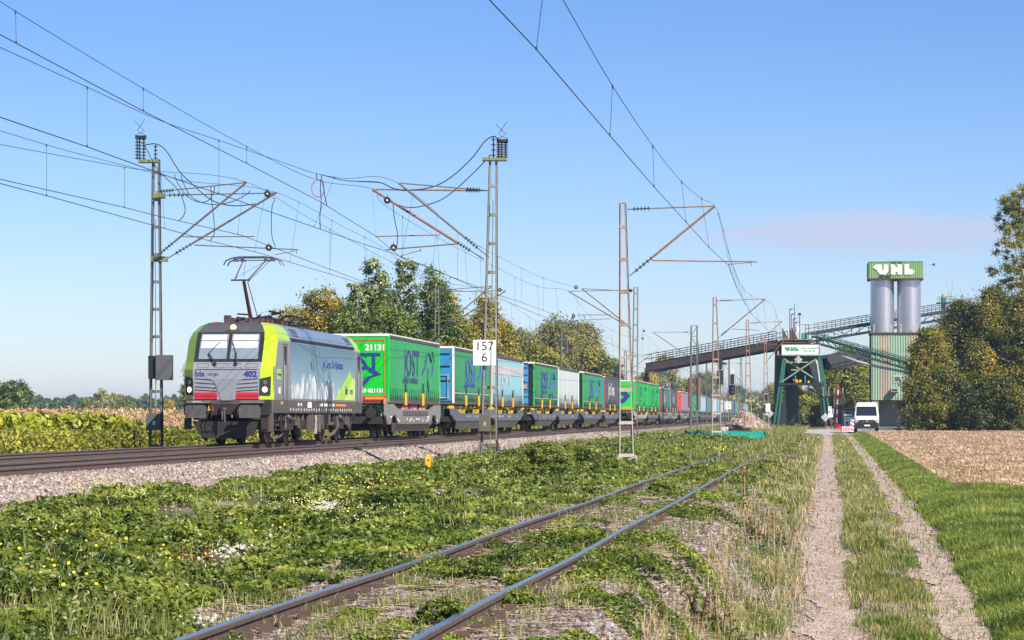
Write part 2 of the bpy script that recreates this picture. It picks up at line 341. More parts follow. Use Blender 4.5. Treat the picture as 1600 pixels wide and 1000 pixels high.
# main line ballast bed
bm_ = bpy.data.materials.new('ballast_stone'); bm_.use_nodes = True
def stonemat(m, scale, cols, attr=None):
    t = m.node_tree; b = t.nodes['Principled BSDF']; L = t.links.new; b.inputs['Roughness'].default_value = .9; b.inputs['Specular IOR Level'].default_value = .2
    g = N(t, 'ShaderNodeNewGeometry'); c = N(t, 'ShaderNodeValToRGB'); e = c.color_ramp.elements
    while len(e) < len(cols): e.new(.5)
    for i, q in enumerate(cols): e[i].position = i / (len(cols) - 1); e[i].color = (*q, 1)
    if attr: L(g.outputs['Random Per Island'], c.inputs[0])
    else:
        v = N(t, 'ShaderNodeTexVoronoi'); v.inputs['Scale'].default_value = scale; L(g.outputs['Position'], v.inputs['Vector']); s3 = N(t, 'ShaderNodeSeparateColor'); L(v.outputs['Color'], s3.inputs[0]); L(s3.outputs[0], c.inputs[0])
        bp = N(t, 'ShaderNodeBump'); bp.inputs['Strength'].default_value = 1; bp.inputs['Distance'].default_value = .04; L(v.outputs['Distance'], bp.inputs['Height']); L(bp.outputs[0], b.inputs['Normal'])
    L(c.outputs[0], b.inputs['Base Color'])
stonecols = [(.11, .085, .075), (.30, .245, .215), (.41, .34, .30), (.18, .14, .12), (.56, .52, .49), (.30, .20, .155), (.07, .055, .05), (.37, .325, .31)]
stonemat(bm_, 16, stonecols)
rockm = bpy.data.materials.new('loose_stone'); rockm.use_nodes = True; stonemat(rockm, 1, stonecols, True)
dd = np.concatenate([np.arange(20, 130, .8), np.geomspace(130, 900, 60)])
D, S = np.meshgrid(dd, np.array([-22.9, -22.1, -20.5, -19, -17.5, -16, -14.6, -13.5, -13.1, -12.7, -12.25, -12.0]), indexing='ij')
S = S + (S > -12.5) * ((fbm(D * .5, D * 0, 2) - .5) * .8)
X = S + TM * D; Z = np.interp(S, [-22.9, -22.1, -13.4, -11.7], [-1.6, -1.105, -1.105, -1.66]) + (noise(X * 6, D * 3, 4) - .5) * .03
V = np.stack([X, D, Z], -1).reshape(-1, 3); nr, nc = D.shape; k = (np.arange(nr - 1)[:, None] * nc + np.arange(nc - 1)[None]).ravel()
tag(npmesh('ballast_bed', V, np.stack([k, k + 1, k + nc + 1, k + nc], 1), bm_, smooth=True), kind='structure')

ico = bmesh.new(); bmesh.ops.create_icosphere(ico, subdivisions=1, radius=1); IV = np.array([v.co[:] for v in ico.verts]); IF = np.array([[v.index for v in f.verts] for f in ico.faces]); ico.free()
OV = np.array([(1, 0, 0), (-1, 0, 0), (0, 1, 0), (0, -1, 0), (0, 0, 1), (0, 0, -1), (.7, .7, .3), (-.7, .5, .5)], float)
OV = OV[:6]; OF = np.array([(0, 2, 4), (2, 1, 4), (1, 3, 4), (3, 0, 4), (2, 0, 5), (1, 2, 5), (3, 1, 5), (0, 3, 5)])
def rotm(n):
    a = R.random((n, 3)) * 2 * np.pi; c, s = np.cos(a), np.sin(a); Z = np.zeros(n); O = np.ones(n)
    A = np.stack([np.stack([c[:, 0], -s[:, 0], Z], 1), np.stack([s[:, 0], c[:, 0], Z], 1), np.stack([Z, Z, O], 1)], 1)
    B = np.stack([np.stack([O, Z, Z], 1), np.stack([Z, c[:, 1], -s[:, 1]], 1), np.stack([Z, s[:, 1], c[:, 1]], 1)], 1)
    return A @ B
def rocks(name, Pn, size, m, flat=.7, hi=False):
    n = len(Pn); BV, BF = (IV, IF) if hi else (OV, OF); k = len(BV)
    V = BV[None] * (1 + .45 * (R.random((n, k, 1)) - .5)) * (np.array([1, .8, flat])[None, None] * (.75 + .5 * R.random((n, 1, 3))))
    V = np.einsum('nij,nkj->nki', rotm(n), V) * size[:, None, None] + Pn[:, None]
    Fx = (BF[None] + (np.arange(n) * k)[:, None, None]).reshape(-1, 3)
    return npmesh(name, V.reshape(-1, 3), Fx, m)
def sample(n, d0, d1, s0, s1, t, pw=1.6):
    """random ground points, thinning with distance"""
    u = R.random(n); a = 1 - pw
    d = (d0 ** a + u * (d1 ** a - d0 ** a)) ** (1 / a); s = s0 + R.random(n) * (s1 - s0); X = s + t * d
    k = (np.abs(X) < .205 * d + .6); return X[k], d[k], s[k]
# loose ballast stones along the near shoulder and between the rails
X, d, s = sample(90000, 38, 170, -14.05, -11.9, TM, 1.9)
Z = np.interp(s, [-22.9, -22.1, -13.4, -11.7], [-1.6, -1.105, -1.105, -1.66]); keep = s < -12.3 + (fbm(d * .5, d * 0, 2) - .5) * 1.3
tag(rocks('ballast_stones', np.stack([X, d, Z + .01], 1)[keep], (.036 + .04 * R.random(keep.sum())) * (np.maximum(d[keep], 60) / 60) ** .35, rockm), 'pinkish grey ballast stones heaped along the main line', 'ballast', kind='stuff')
X, d, s = sample(14000, 50, 120, -21.9, -14.2, TM, 1.6)
tag(rocks('ballast_stones', np.stack([X, d, X * 0 - 1.1], 1), .03 + .025 * R.random(len(X)), rockm), 'ballast stones lying between the rails of the double track', 'ballast', kind='stuff')
# siding ballast
X, d, s = sample(110000, 14.5, 130, -5.3, -.7, TS, 2.1)
q = fbm(X * 1.3, d * .9, 21); keep = (q > .30) & ((s < -1.3) | (q > .48))
sidm = bpy.data.materials.new('siding_stone'); sidm.use_nodes = True
stonemat(sidm, 1, [(.09, .07, .065), (.22, .18, .165), (.31, .27, .255), (.15, .125, .12), (.42, .40, .39), (.22, .15, .125), (.07, .055, .055), (.27, .22, .20)], True)
tag(rocks('siding_stones', np.stack([X, d, gz(X, d) + .012], 1)[keep], (.014 + .03 * R.random(keep.sum()) ** 2.2) * (np.maximum(d[keep], 22) / 22) ** .4, sidm), 'grey weathered stones bedding the overgrown siding', 'ballast', kind='stuff')
X, d, s = sample(15000, 14.5, 110, -5.2, -.9, TS, 2.0); n_ = len(X)
# (dry litter: thin straws lying on the stones)
a = R.random(n_) * 6.28; ln_ = (.03 + .08 * R.random(n_)) * (np.maximum(d, 20) / 20) ** .5; wd_ = .0035 * (np.maximum(d, 20) / 20) ** .7; z_ = gz(X, d) + .03 + .03 * R.random(n_); u_ = np.stack([np.cos(a) * ln_, np.sin(a) * ln_, .3 * ln_ * (R.random(n_) - .5)], 1); v_ = np.stack([-np.sin(a) * wd_, np.cos(a) * wd_, wd_ * .5], 1); c_ = np.stack([X, d, z_], 1)
tag(npmesh('dry_litter', np.stack([c_ - u_ - v_, c_ + u_ - v_, c_ + u_ + v_, c_ - u_ + v_], 1).reshape(-1, 3), np.arange(n_ * 4).reshape(-1, 4), pm('straw_litter', (.34, .27, .19), .9, var=.5, scale=30)), 'dry straws and twigs littering the stones of the siding', 'litter', kind='stuff')
# patches of pale rubble in the bank
def patch(cx, cy, rx, ry, n, m, sz, nm, lab):
    a = R.normal(size=(n, 2)) * .5; X = cx + a[:, 0] * rx; Y = cy + a[:, 1] * ry
    return tag(rocks(nm, np.stack([X, Y, gz(X, Y) + .05 + .04 * R.random(n)], 1), sz * (.6 + R.random(n)), m), lab, 'rubble', kind='stuff')
whm = bpy.data.materials.new('white_stone'); whm.use_nodes = True; stonemat(whm, 1, [(.5, .47, .45), (.62, .6, .58), (.4, .35, .33), (.7, .69, .68)], True)
def gp(px, py, h=1.6):       # ground point seen at px, py
    d = 9 + np.arange(4000) * .06; k = np.argmax(-(py - 650) / F * d <= gz((px - 800) / F * d, d)); d = float(d[k])
    return (px - 800) / F * d, d
for px, py, rx, ry, n, sz in ((515, 803, .45, 1.4, 420, .032), (545, 818, .3, 1.2, 260, .03), (365, 868, .35, .7, 80, .03), (470, 845, .3, .5, 70, .028), (705, 775, .8, 2, 320, .03), (1235, 765, .45, 2, 200, .03), (310, 985, .25, .3, 40, .025), (730, 783, .3, 1, 60, .03)):
    x, y = gp(px, py); patch(x, y, rx, ry, n, whm if px != 705 else rockm, sz, 'rubble', 'pale rubble stones showing through the brambles of the bank')

# ------------------------------------------------------------------ tracks
railm = pm('rail_rust', (.115, .078, .062), .75, .2, var=.2, scale=8); headm = pm('rail_head', (.42, .43, .45), .22, 1., var=.06)
def rail_prof():
    return [(-.062, 0), (.062, 0), (.062, .012), (.012, .03), (.010, .125), (.034, .135), (.036, .165), (.030, .172), (-.030, .172), (-.036, .165), (-.034, .135), (-.010, .125), (-.012, .03), (-.062, .012)]
def rail(c, t, zf, d0, d1, parent, wob=0.):
    dd = np.concatenate([np.arange(d0, min(d1, 170), 1.5), np.geomspace(171, d1, 40)]) if d1 > 171 else np.arange(d0, d1, 1.5)
    pr = rail_prof(); n = len(pr); V = []; 
    for d in dd:
        x = c + t * d + wob * (float(noise(d * .15, c * 0, 5)) - .5); z = zf(d)
        for u, w in pr: V.append((x + u, d, z - .172 + w))
    f = []; mi = []
    for i in range(len(dd) - 1):
        for k in range(n):
            f.append((i * n + k, i * n + (k + 1) % n, (i + 1) * n + (k + 1) % n, (i + 1) * n + k)); mi.append(1 if k in (7,) else 0)
    mb = MB(); mb.v = V; mb.f = f; mb.m = mi; mb.mats = [railm, headm]; return mb.build('rail', None, parent)
slm = pm('concrete_sleeper', (.22, .18, .15), .9, var=.2, bump=.4); stm = pm('rusty_steel', (.10, .062, .048), .85, .1, var=.3, scale=6, bump=.3)
def sleepers(c, t, zf, ds, parent, near=100, m=slm, w=1.3, dz=0.):
    def one(mb, d):
        x = c + t * d; z = zf(d) + dz
        mb.box(x - w, x + w, d - .13, d + .13, z - .31, z - .185)
        for s in (-.755, .755):
            for q in (-.11, .11): mb.box(x + s + q - .045, x + s + q + .045, d - .09, d + .09, z - .185, z - .115, stm)
    ds = list(ds)
    for d in ds[:near]: mb = MB(); mb.mi(m); one(mb, d); mb.build('sleeper', None, parent)
    if ds[near:]:
        mb = MB(); mb.mi(m)
        for d in ds[near:]: one(mb, d)
        tag(mb.build('sleeper', None, parent), kind='stuff')
zm = lambda d: RZ
zr = lambda d: float(zsid(d)) + .14 + (float(noise(d * .11, 0., 6)) - .5) * .03
for c, lab, near0 in ((-18.8, 'far track of the double line, under the freight train', 62), (-14.95, 'near empty track of the double line in front of the train', 42)):
    t = empty('railway_track', (0, 0, 0), label=lab, cat='railway track', group='railway tracks')
    for s in (-.755, .755): rail(c + s, TM, zm, 30, 900, t)
    sleepers(c, TM, zm, np.arange(near0, 230, .6), t, 100)
t = empty('railway_track', (0, 0, 0), label='overgrown single siding with weeds between its polished rails', cat='railway track', group='railway tracks')
for s in (-.755, .755): rail(-3.42 + s, TS, zr, 9, 330, t, .08)
sleepers(-3.42, TS, zr, np.arange(14.5, 110, .65), t, 100, stm, 1.25, .055)
# ------------------------------------------------------------------ locomotive
AM = math.atan(TM)
def onmain(s, d, z=RZ): return (s + TM * d, d, z)
green = pm('lime_paint', (.36, .57, .012), .3, var=.05, dirt=((.25, .3, .08), 1.0, 1.6)); grey = pm('silver_grey_paint', (.27, .275, .30), .35, .25, var=.06, dirt=((.16, .14, .12), 1.0, 1.8))
silv = pm('light_silver_paint', (.36, .37, .41), .3, .4, var=.05, scale=5); dark = pm('dark_grey_paint', (.075, .075, .08), .45, var=.1); sill = pm('sill_grey', (.095, .095, .10), .5, var=.15, dirt=((.09, .07, .055), 1.0, 1.5))
under = pm('grimy_underframe', (.02, .018, .016), .8, var=.4, scale=5, bump=.3); dusty = pm('brake_dust_metal', (.085, .07, .06), .75, var=.35, scale=6); black = pm('black_rubber', (.012, .012, .014), .55, var=.2)
glass = pm('sky_toned_cab_glass', (.30, .37, .41), .06, .35, var=.1, scale=.8, spec=1.); bluep = pm('navy_lettering', (.02, .035, .20), .5, var=.05); whitep = pm('white_lettering', (.75, .75, .75), .5, var=.05)  # cab glass: the reflected sky is put into its pale base colour
redp = pm('red_stripe', (.52, .015, .03), .4, var=.05); wh = pm('wheel_steel', (.035, .03, .028), .6, .4, var=.3); roofb = pm('blue_silver_roof', (.23, .30, .40), .35, .35, var=.06); orange = pm('orange_reflector', (.8, .28, .01), .4)
amberl = emit('warm_lamp', (1., .62, .38), 2.2); yel = pm('signal_yellow', (.75, .43, .01), .5, var=.1)
loco = empty('electric_locomotive', onmain(-18.8, 82.25), -AM, 'grey and lime green electric locomotive with lit headlamps at the head of the freight train', 'locomotive')
LL = 17.2
LV = [(1.02, 1.44, 1.06, .06, .38), (1.45, 1.47, 1.09, 0, .42), (2.42, 1.48, 1.11, .02, .43), (2.66, 1.48, 1.12, .2, .42), (3.38, 1.47, 1.12, .58, .42), (3.64, 1.38, 1.10, .72, .45), (3.86, 1.22, .98, .96, .5), (3.97, 1.0, .85, 1.25, .5)]
def ring(z, w, c, f, k):
    return [(-c, f, z), (c, f, z), (w, f + k, z), (w, 3.05, z), (w, 15.1, z), (w, LL - f - k, z), (c, LL - f, z), (-c, LL - f, z), (-w, LL - f - k, z), (-w, 15.1, z), (-w, 3.05, z), (-w, f + k, z)]
rings = [ring(*l) for l in LV]
def seg(name, sel, m, label=None, parent=None, bevel=0):
    mb = MB()
    for li in range(len(rings) - 1):
        for k in range(12):
            mm = sel(li, k)
            if mm: a, b, c2, d2 = rings[li][k], rings[li][(k + 1) % 12], rings[li + 1][(k + 1) % 12], rings[li + 1][k]; mb.add([a, b, c2, d2], [(0, 1, 2, 3)], mm)
    return mb.build(name, None, parent or loco, label=label)
cab = lambda k: k in (0, 1, 2, 4, 5, 6, 7, 8, 10, 11)
def bodysel(li, k):
    if li == 0: return sill
    if k in (0, 6): return silv if li <= 1 else (silv if li == 2 else None if li in (3, 4) else None)
    if k in (1, 5, 7, 11): return green
    if k in (2, 4, 8, 10): return (grey if li <= 3 else green)
    if k in (3, 9): return silv if li <= 3 else None
body = seg('body', bodysel, None)
for kk in (0, 6): seg('windscreen_surround', lambda li, k: black if k == kk and li in (3, 4) else None, None)
seg('roof', lambda li, k: (dark if k in (0, 6) and li >= 5 else roofb if k in (3, 9) and li >= 4 else None), None)
mb = MB(); r = rings[-1]; mb.add([(x, y, z) for x, y, z in r], [tuple(range(12))], dark); mb.build('roof_deck', None, loco)
def FY(z):
    return float(np.interp(z, [l[0] for l in LV], [l[3] for l in LV]))
def front(mb, pts, off, m, th=.02):
    """slab lying on the cab front, outline (x, z)"""
    n = len(pts); v = [(x, FY(z) - off, z) for x, z in pts] + [(x, FY(z) - off + th, z) for x, z in pts]
    mb.add(v, [tuple(range(n))] + [(i, (i + 1) % n, n + (i + 1) % n, n + i) for i in range(n)], m)
for x0, x1 in ((-.98, -.06), (.05, .97)):
    mb = MB(); front(mb, [(x0, 2.76), (x1, 2.76), (x1 * .995, 3.34), (x0 * .995, 3.34)], .012, glass); front(mb, [(x0 * .995, 3.36), (x1 * .995, 3.36), (x1 * .98, 3.58), (x0 * .98, 3.58)], .012, glass); w_ = mb.build('windscreen', None, loco)
    mb = MB(); front(mb, [(x0 + .04, 3.12), (x1 - .04, 3.12), (x1 - .04, 3.34), (x0 + .04, 3.34)], .018, pm('sun_blind', (.55, .62, .62), .5, var=.08), .004); front(mb, [(x0 + .04, 3.37), (x1 - .06, 3.37), (x1 - .06, 3.55), (x0 + .06, 3.55)], .018, _m['sun_blind'], .004)
    mb.build('sun_blind', None, w_)
for s in (-1, 1):
    mb = MB(); xa = .62 * s - .1; mb.tube((xa * .55, FY(2.6) - .08, 2.62), (xa * .9 if s < 0 else xa * .5, FY(2.9) - .05, 2.95), .022, m=black); mb.tube((xa * .9 if s < 0 else xa * .5, FY(2.9) - .05, 2.95), (xa * .45 if s < 0 else xa * .18, FY(3.3) - .04, 3.32), .012, m=black); mb.ball((xa * .55, FY(2.6) - .07, 2.6), .06, 6, black); mb.build('wiper', None, loco)
mb = MB()
# louvres, red stripes and V of the nose
for s in (-1, 1):
    mb = MB()
    for i, z in enumerate((2.06, 1.93, 1.80, 1.70)): front(mb, [(s * (.36 - i * .015), z), (s * 1.04, z + .05), (s * 1.04, z + .075), (s * (.36 - i * .015), z + .028)], .012, black)
    for z0, z1 in ((1.575, 1.68), (1.47, 1.545)): front(mb, [(s * .30, z0), (s * 1.05, z0), (s * 1.05, z1), (s * (.32), z1)], .014, redp); front(mb, [(s * .30, z0 - .028), (s * 1.05, z0 - .028), (s * 1.05, z0 - .004), (s * (.32), z0 - .004)], .012, black)
    mb.build('nose_grille', None, loco)
mb = MB(); n = [(-.62, 2.12), (.62, 2.12), (.42, 2.05), (.34, 1.9), (.16, 1.42), (-.16, 1.42), (-.34, 1.9), (-.42, 2.05)]; front(mb, n, .03, pm('nose_silver', (.31, .32, .36), .35, .4, var=.05), .03)
mb.build('nose_panel', None, loco)
mb = MB(); 
for x0, x1 in ((-.98, -.62), (-.42, .0), (.06, .46), (.62, .98)):
    z0, z1 = 2.47, 2.6
    for a, b, c2, d2 in ((x0, z0, x1, z0 + .012), (x0, z1, x1, z1 + .012), (x0, z0, x0 + .012, z1), (x1, z0, x1 + .012, z1)): front(mb, [(a, b), (c2, b), (c2, d2), (a, d2)], .006, dark, .005)
front(mb, [(-1.02, 2.41), (1.02, 2.41), (1.02, 2.43), (-1.02, 2.43)], .01, black, .01)
mb.build('panel_seams', None, loco)
text('bls', .25, (-.88, FY(2.28) - .006, 2.27), bluep, loco, bold=.006, sx=1.15); text('cargo', .15, (-.44, FY(2.28) - .006, 2.27), bluep, loco, sx=1.1)
text('402', .26, (.78, FY(2.28) - .006, 2.26), bluep, loco, bold=.012, sx=1.1)
mb = MB(); front(mb, [(-.22, 3.67), (.27, 3.67), (.25, 3.93), (-.2, 3.93)], .01, black); h_ = mb.build('top_lamp_housing', None, loco)
mb = MB(); mb.tube((.03, FY(3.8) - .06, 3.8), (.03, FY(3.8) + .05, 3.8), .085, 16, m=amberl); mb.tube((.03, FY(3.8) - .075, 3.8), (.03, FY(3.8) - .05, 3.8), .025, 8, m=dark); mb.build('headlight', None, h_)
for s in (-1, 1):
    mb = MB(); xa, xb = 1.04, 1.36     # housing wrapped round the chamfer
    p = [(xa + .05, -.03, 1.58), (xb + .03, .25, 1.6), (xb + .05, .26, 2.2), (xa + .07, -.02, 2.12)]
    v = [(s * x, y, z) for x, y, z in p] + [(s * (x - .03), y + .08, z) for x, y, z in p]
    mb.add(v, [(0, 1, 2, 3), (4, 5, 6, 7), (0, 1, 5, 4), (1, 2, 6, 5), (2, 3, 7, 6), (3, 0, 4, 7)], black); o = mb.build('light_cluster', None, loco)
    c = Vector((1.18, .075, 1.77)); nn = Vector((.684, -.73, 0)).normalized()
    for zz, mm, rr in ((1.77, amberl, .085), (2.0, pm('lamp_lens', (.10, .11, .12), .1, .2), .075)):
        cc = Vector((s * 1.235, .085, zz)); nv = Vector((s * nn.x, nn.y, 0)); mb = MB(); mb.tube(cc - nv * .02, cc + nv * .025, rr, 16, m=mm)
        if zz < 1.9: mb.tube(cc + nv * .02, cc + nv * .032, .02, 8, m=dark)
        mb.build('headlight', None, o)
    mb = MB(); mb.tube((s * 1.44, .42, 1.55), (s * 1.50, .38, 2.5), .014, m=silv); mb.tube((s * 1.50, .38, 2.5), (s * 1.42, .50, 2.52), .014, m=silv); mb.tube((s * 1.44, .42, 1.55), (s * 1.38, .5, 1.56), .014, m=silv); mb.build('handrail', None, loco)
    # buffers
    mb = MB(); mb.tube((s * .88, -.5, 1.06), (s * .88, .1, 1.06), .15, 12, m=under); mb.box(s * .88 - .2, s * .88 + .2, 0, .12, .8, 1.32, under)
    pl = [(-.34, .86), (.34, .86), (.34, 1.20), (.28, 1.27), (-.28, 1.27), (-.34, 1.20)]; mb.prism([(s * .88 + x, z) for x, z in pl], 'y', -.56, -.5, pm('buffer_face', (.10, .098, .10), .5, .2, var=.25, scale=4)); mb.build('buffer', None, loco)
    mb = MB(); mb.box(s * .88 - .36, s * .88 + .36, -.32, .02, 1.33, 1.42, pm('step_plate', (.16, .155, .15), .5, .2)); mb.build('front_step', None, loco); mb = MB(); mb.box(s * 1.26 - .1, s * 1.26 + .1, -.1, .1, .5, .86, under); mb.build('rail_guard', None, loco)
mb = MB(); mb.box(-1.4, 1.4, .02, .4, .95, 1.44, under); mb.box(-.16, .16, -.12, .05, .98, 1.25, under); mb.tube((0, -.3, 1.12), (0, 0, 1.1), .035, m=dusty); mb.tube((0, -.3, 1.12), (.02, -.32, .72), .03, m=dusty); mb.tube((-.06, -.3, 1.12), (-.06, -.34, .8), .025, m=dusty); mb.ball((0, -.3, 1.14), .06, 6, dusty); mb.build('coupling_hook', None, loco)
mb = MB()
for x, mm in ((-.55, yel), (-.42, redp), (.42, redp)):
    mb.tube((x, -.12, 1.25), (x, -.12, 1.16), .014, m=mm); mb.tube((x, -.14, 1.12), (x, -.06, 1.12), .035, 8, m=mm); mb.path([(x, -.14, 1.1), (x - .03, -.22, .9), (x + .0, -.2, .68), (x + .06, -.12, .62)], .02, 6, black)
mb.build('brake_hose', None, loco)
mb = MB(); mb.prism([(-1.12, .75), (1.12, .75), (.82, .3), (.55, .2), (-.62, .2), (-.9, .3)], 'y', .05, .2, under); mb.bar((-.2, .0, .3), (.35, -.12, .55), .12, .02, dusty); mb.build('snow_plough', None, loco)
# picture panel on both sides, doors, louvres
pic = bpy.data.materials.new('sky_blue_print'); pic.use_nodes = True; t_ = pic.node_tree; b_ = t_.nodes['Principled BSDF']; b_.inputs['Roughness'].default_value = .22
tc_ = N(t_, 'ShaderNodeTexCoord'); sp_ = N(t_, 'ShaderNodeSeparateXYZ'); cr_ = N(t_, 'ShaderNodeValToRGB'); mr_ = N(t_, 'ShaderNodeMapRange'); t_.links.new(tc_.outputs['Object'], sp_.inputs[0]); t_.links.new(sp_.outputs['Z'], mr_.inputs[0]); mr_.inputs['From Min'].default_value = 1.5; mr_.inputs['From Max'].default_value = 3.4
e_ = cr_.color_ramp.elements; e_[0].color = (.34, .48, .56, 1); e_[1].color = (.075, .17, .27, 1); e_.new(.45).color = (.19, .33, .43, 1); t_.links.new(mr_.outputs[0], cr_.inputs[0]); t_.links.new(cr_.outputs[0], b_.inputs['Base Color'])
mtn = pm('mountain_print', (.50, .56, .60), .3, var=.75, scale=2.2, stretch=(1, 1, .6))
for s in (-1, 1):
    mb = MB(); a = s * 1.482; b = s * 1.486; mb.box(min(a, b), max(a, b), 3.07, 15.05, 1.5, 3.36, pic); pp = mb.build('picture_panel', None, loco)
    rr = random.Random(5); pts = [(3.1, 1.5)]; y = 3.1
    hts = [1.9, 2.1, 1.85, 2.05, 1.82, 2.2, 2.38, 2.0, 2.12, 2.4, 2.2, 2.34, 2.0, 1.8, 1.95, 2.1, 1.85, 1.95, 2.15, 2.3, 2.05, 2.2, 1.9, 1.75, 1.9, 1.7, 1.8, 1.65, 1.7]
    for i, h in enumerate(hts): pts.append((3.1 + i * .36, h))
    pts.append((3.1 + 28 * .36, 1.5)); mb = MB(); mb.prism(pts, 'x', s * 1.486, s * 1.489, mtn); mb.build('mountains', None, pp)
    mb = MB(); mb.prism([(11.0, 1.5), (15.02, 1.5), (15.02, 2.0), (14.0, 2.6)], 'x', s * 1.489, s * 1.492, pm('lime_print', (.36, .60, .05), .35)); mb.prism([(12.9, 1.5), (15.02, 1.5), (15.02, 2.3), (14.6, 2.35)], 'x', s * 1.4925, s * 1.4945, pm('pale_lime_print', (.50, .68, .16), .35)); mb.build('triangle_mark', None, pp)
text('bls Cargo. Die Alpinisten.', .42, (1.4885, 10.6, 2.76), bluep, loco, SIDE, sx=.92)
text('bls', .42, (1.497, 13.2, 1.85), bluep, loco, SIDE, bold=.01); text('cargo', .3, (1.497, 14.2, 1.85), bluep, loco, SIDE)
for y0, w, m2 in ((14.9, .0, 0),): pass
mb = MB()
for s in (-1, 1):
    for i in range(30):
        y = 3.2 + i * .39; mb.box(*sorted((s * 1.455, s * 1.488)), y, y + .34, 3.41, 3.49, black)
    mb.box(*sorted((s * 1.44, s * 1.47)), 3.1, 15, 3.49, 3.52, dark)
mb.build('louvre_strip', None, loco)
mb = MB()
def rslab(y0, y1, z0, z1, m):
    wz = lambda z: float(np.interp(z, [l[0] for l in LV], [l[1] for l in LV])) + .012
    mb.add([(wz(z0), y0, z0), (wz(z0), y1, z0), (wz(z1), y1, z1), (wz(z1), y0, z1)] + [(wz(z0) - .05, y0, z0), (wz(z0) - .05, y1, z0), (wz(z1) - .05, y1, z1), (wz(z1) - .05, y0, z1)], [(0, 1, 2, 3), (0, 1, 5, 4), (1, 2, 6, 5), (2, 3, 7, 6), (3, 0, 4, 7)], m)
for y in (3.7, 13.7): rslab(y, y + 1.1, 3.6, 3.85, dark)
rslab(5.3, 9.2, 3.62, 3.85, roofb); rslab(9.4, 13.4, 3.62, 3.85, roofb); mb.build('roof_hatch', None, loco)
for y in (1.85, 15.6):                                            # cab doors
    mb = MB(); a = 1.478; 
    for q in (0, .6): mb.box(a, a + .012, y + q - .02, y + q, 1.3, 3.3, dark)
    mb.box(a, a + .012, y, y + .6, 3.28, 3.3, dark); d_ = mb.build('door', None, loco)
    mb = MB(); mb.box(a, a + .015, y + .16, y + .44, 2.6, 3.22, black); mb.build('door_window', None, d_)
    mb = MB(); mb.tube((a + .05, y - .1, 1.6), (a + .05, y - .1, 2.7), .014, m=silv); mb.tube((a + .05, y + .72, 1.6), (a + .05, y + .72, 2.7), .014, m=silv); mb.build('handrail', None, d_)
mb = MB(); mb.box(1.478, 1.49, .85, 1.45, 2.1, 2.45, green); q_ = mb.build('side_badge', None, loco); text('bls cargo', .15, (1.494, 1.15, 2.28), bluep, loco, SIDE)
mb = MB(); mb.box(1.478, 1.488, 1.1, 1.35, 1.65, 1.85, whitep); mb.box(1.46, 1.47, 6.0, 6.7, 1.2, 1.4, whitep)
rr = random.Random(3)
for i in range(26): y = 3 + i * .45 + rr.random() * .1; z = 1.08 + .02 * rr.random(); mb.box(1.463, 1.475, y, y + .05, z, z + .09, whitep)
for y, w in ((4.3, .2), (4.8, .15), (8.2, .5), (9.0, .6), (9.9, .5), (10.6, .3)): mb.box(1.463, 1.475, y, y + w, 1.26, 1.36, whitep)
mb.box(1.463, 1.475, 11.2, 13.2, 1.27, 1.35, orange); mb.box(1.463, 1.475, 1.55, 1.85, 1.3, 1.4, orange); mb.build('side_markings', None, loco)
# roof gear
mb = MB(); rr = random.Random(9)
for x in (-.55, -.15, .25, .65):
    mb.tube((x, 2.2, 4.18), (x, 10.5, 4.18 + .03 * rr.random()), .025, 6, m=black)
for y in np.arange(2.3, 10.6, .8):
    for x in (-.55, .25, .65):
        mb.tube((x, y, 3.95), (x, y, 4.15), .06, 8, m=pm('insulator_brown', (.10, .035, .025), .3))
for i in range(16):
    y = 2.4 + rr.random() * 8; x = rr.uniform(-.8, .7); w = rr.uniform(.1, .4); mb.box(x, x + w * .8, y, y + w, 3.95, 4.06 + rr.random() * .22, dark)
for y in (4.6, 6.4, 8.2, 9.6): mb.path([(.7, y, 4.1), (.75, y + .3, 4.4), (.4, y + .6, 4.38), (.1, y + 1., 4.15)], .025, 6, black)
for i in range(34): y = 2.4 + rr.random() * 7.8; x = rr.uniform(-.7, .75); a_ = Vector((x, y, rr.uniform(4.05, 4.4))); mb.tube(a_, a_ + Vector((rr.uniform(-.5, .5), rr.uniform(-.7, .7), rr.uniform(-.15, .1))), .03, 5, m=black)
mb.path([(.8, 10.2, 4.4), (.9, 10.8, 4.3), (.9, 11.2, 4.05)], .02, 6, black)
mb.box(-.9, -.7, 2, 10.5, 3.95, 4.02, redp); mb.box(.7, .9, 2.2, 4.4, 3.95, 4.0, redp); mb.build('roof_equipment', None, loco)
# pantograph
pan = MB(); K = Vector((0, 2.5, 5.42)); HB = 6.24; yh = 4.1
pan.tube((0, 3.6, 4.2), K, .07, 8, .055, m=pm('pantograph_red', (.11, .03, .03), .5)); pan.tube((.18, 3.9, 4.2), (.12, 2.6, 5.35), .015, m=black); pan.box(-.5, .5, 3.3, 4.3, 4.05, 4.2, dark)
pan.tube((-.42, 2.5, 5.42), (.22, 2.5, 5.42), .035, 6, m=dark); pan.tube((-.3, 2.5, 5.42), (-.35, yh, HB - .03), .028, 6, .02, m=dark); pan.tube((.15, 2.5, 5.42), (.45, yh, HB - .03), .028, 6, .02, m=dark); pan.tube((.15, 2.5, 5.36), (.55, yh + .1, HB - .06), .012, m=dark)
pan.tube((-.25, 2.5, 5.5), (.4, yh, HB - .1), .006, 4, m=black); pan.tube((.0, 2.5, 5.5), (-.3, yh, HB - .1), .006, 4, m=black)
ar = pan.build('pantograph', None, loco)
pan = MB()
for dy in (-.28, .28):
    pan.path([(-.98, yh + dy, HB - .24), (-.9, yh + dy, HB - .1), (-.7, yh + dy, HB - .01), (-.45, yh + dy, HB + .03), (.45, yh + dy, HB + .03), (.7, yh + dy, HB - .01), (.9, yh + dy, HB - .1), (.98, yh + dy, HB - .24)], .026, 6, dark)
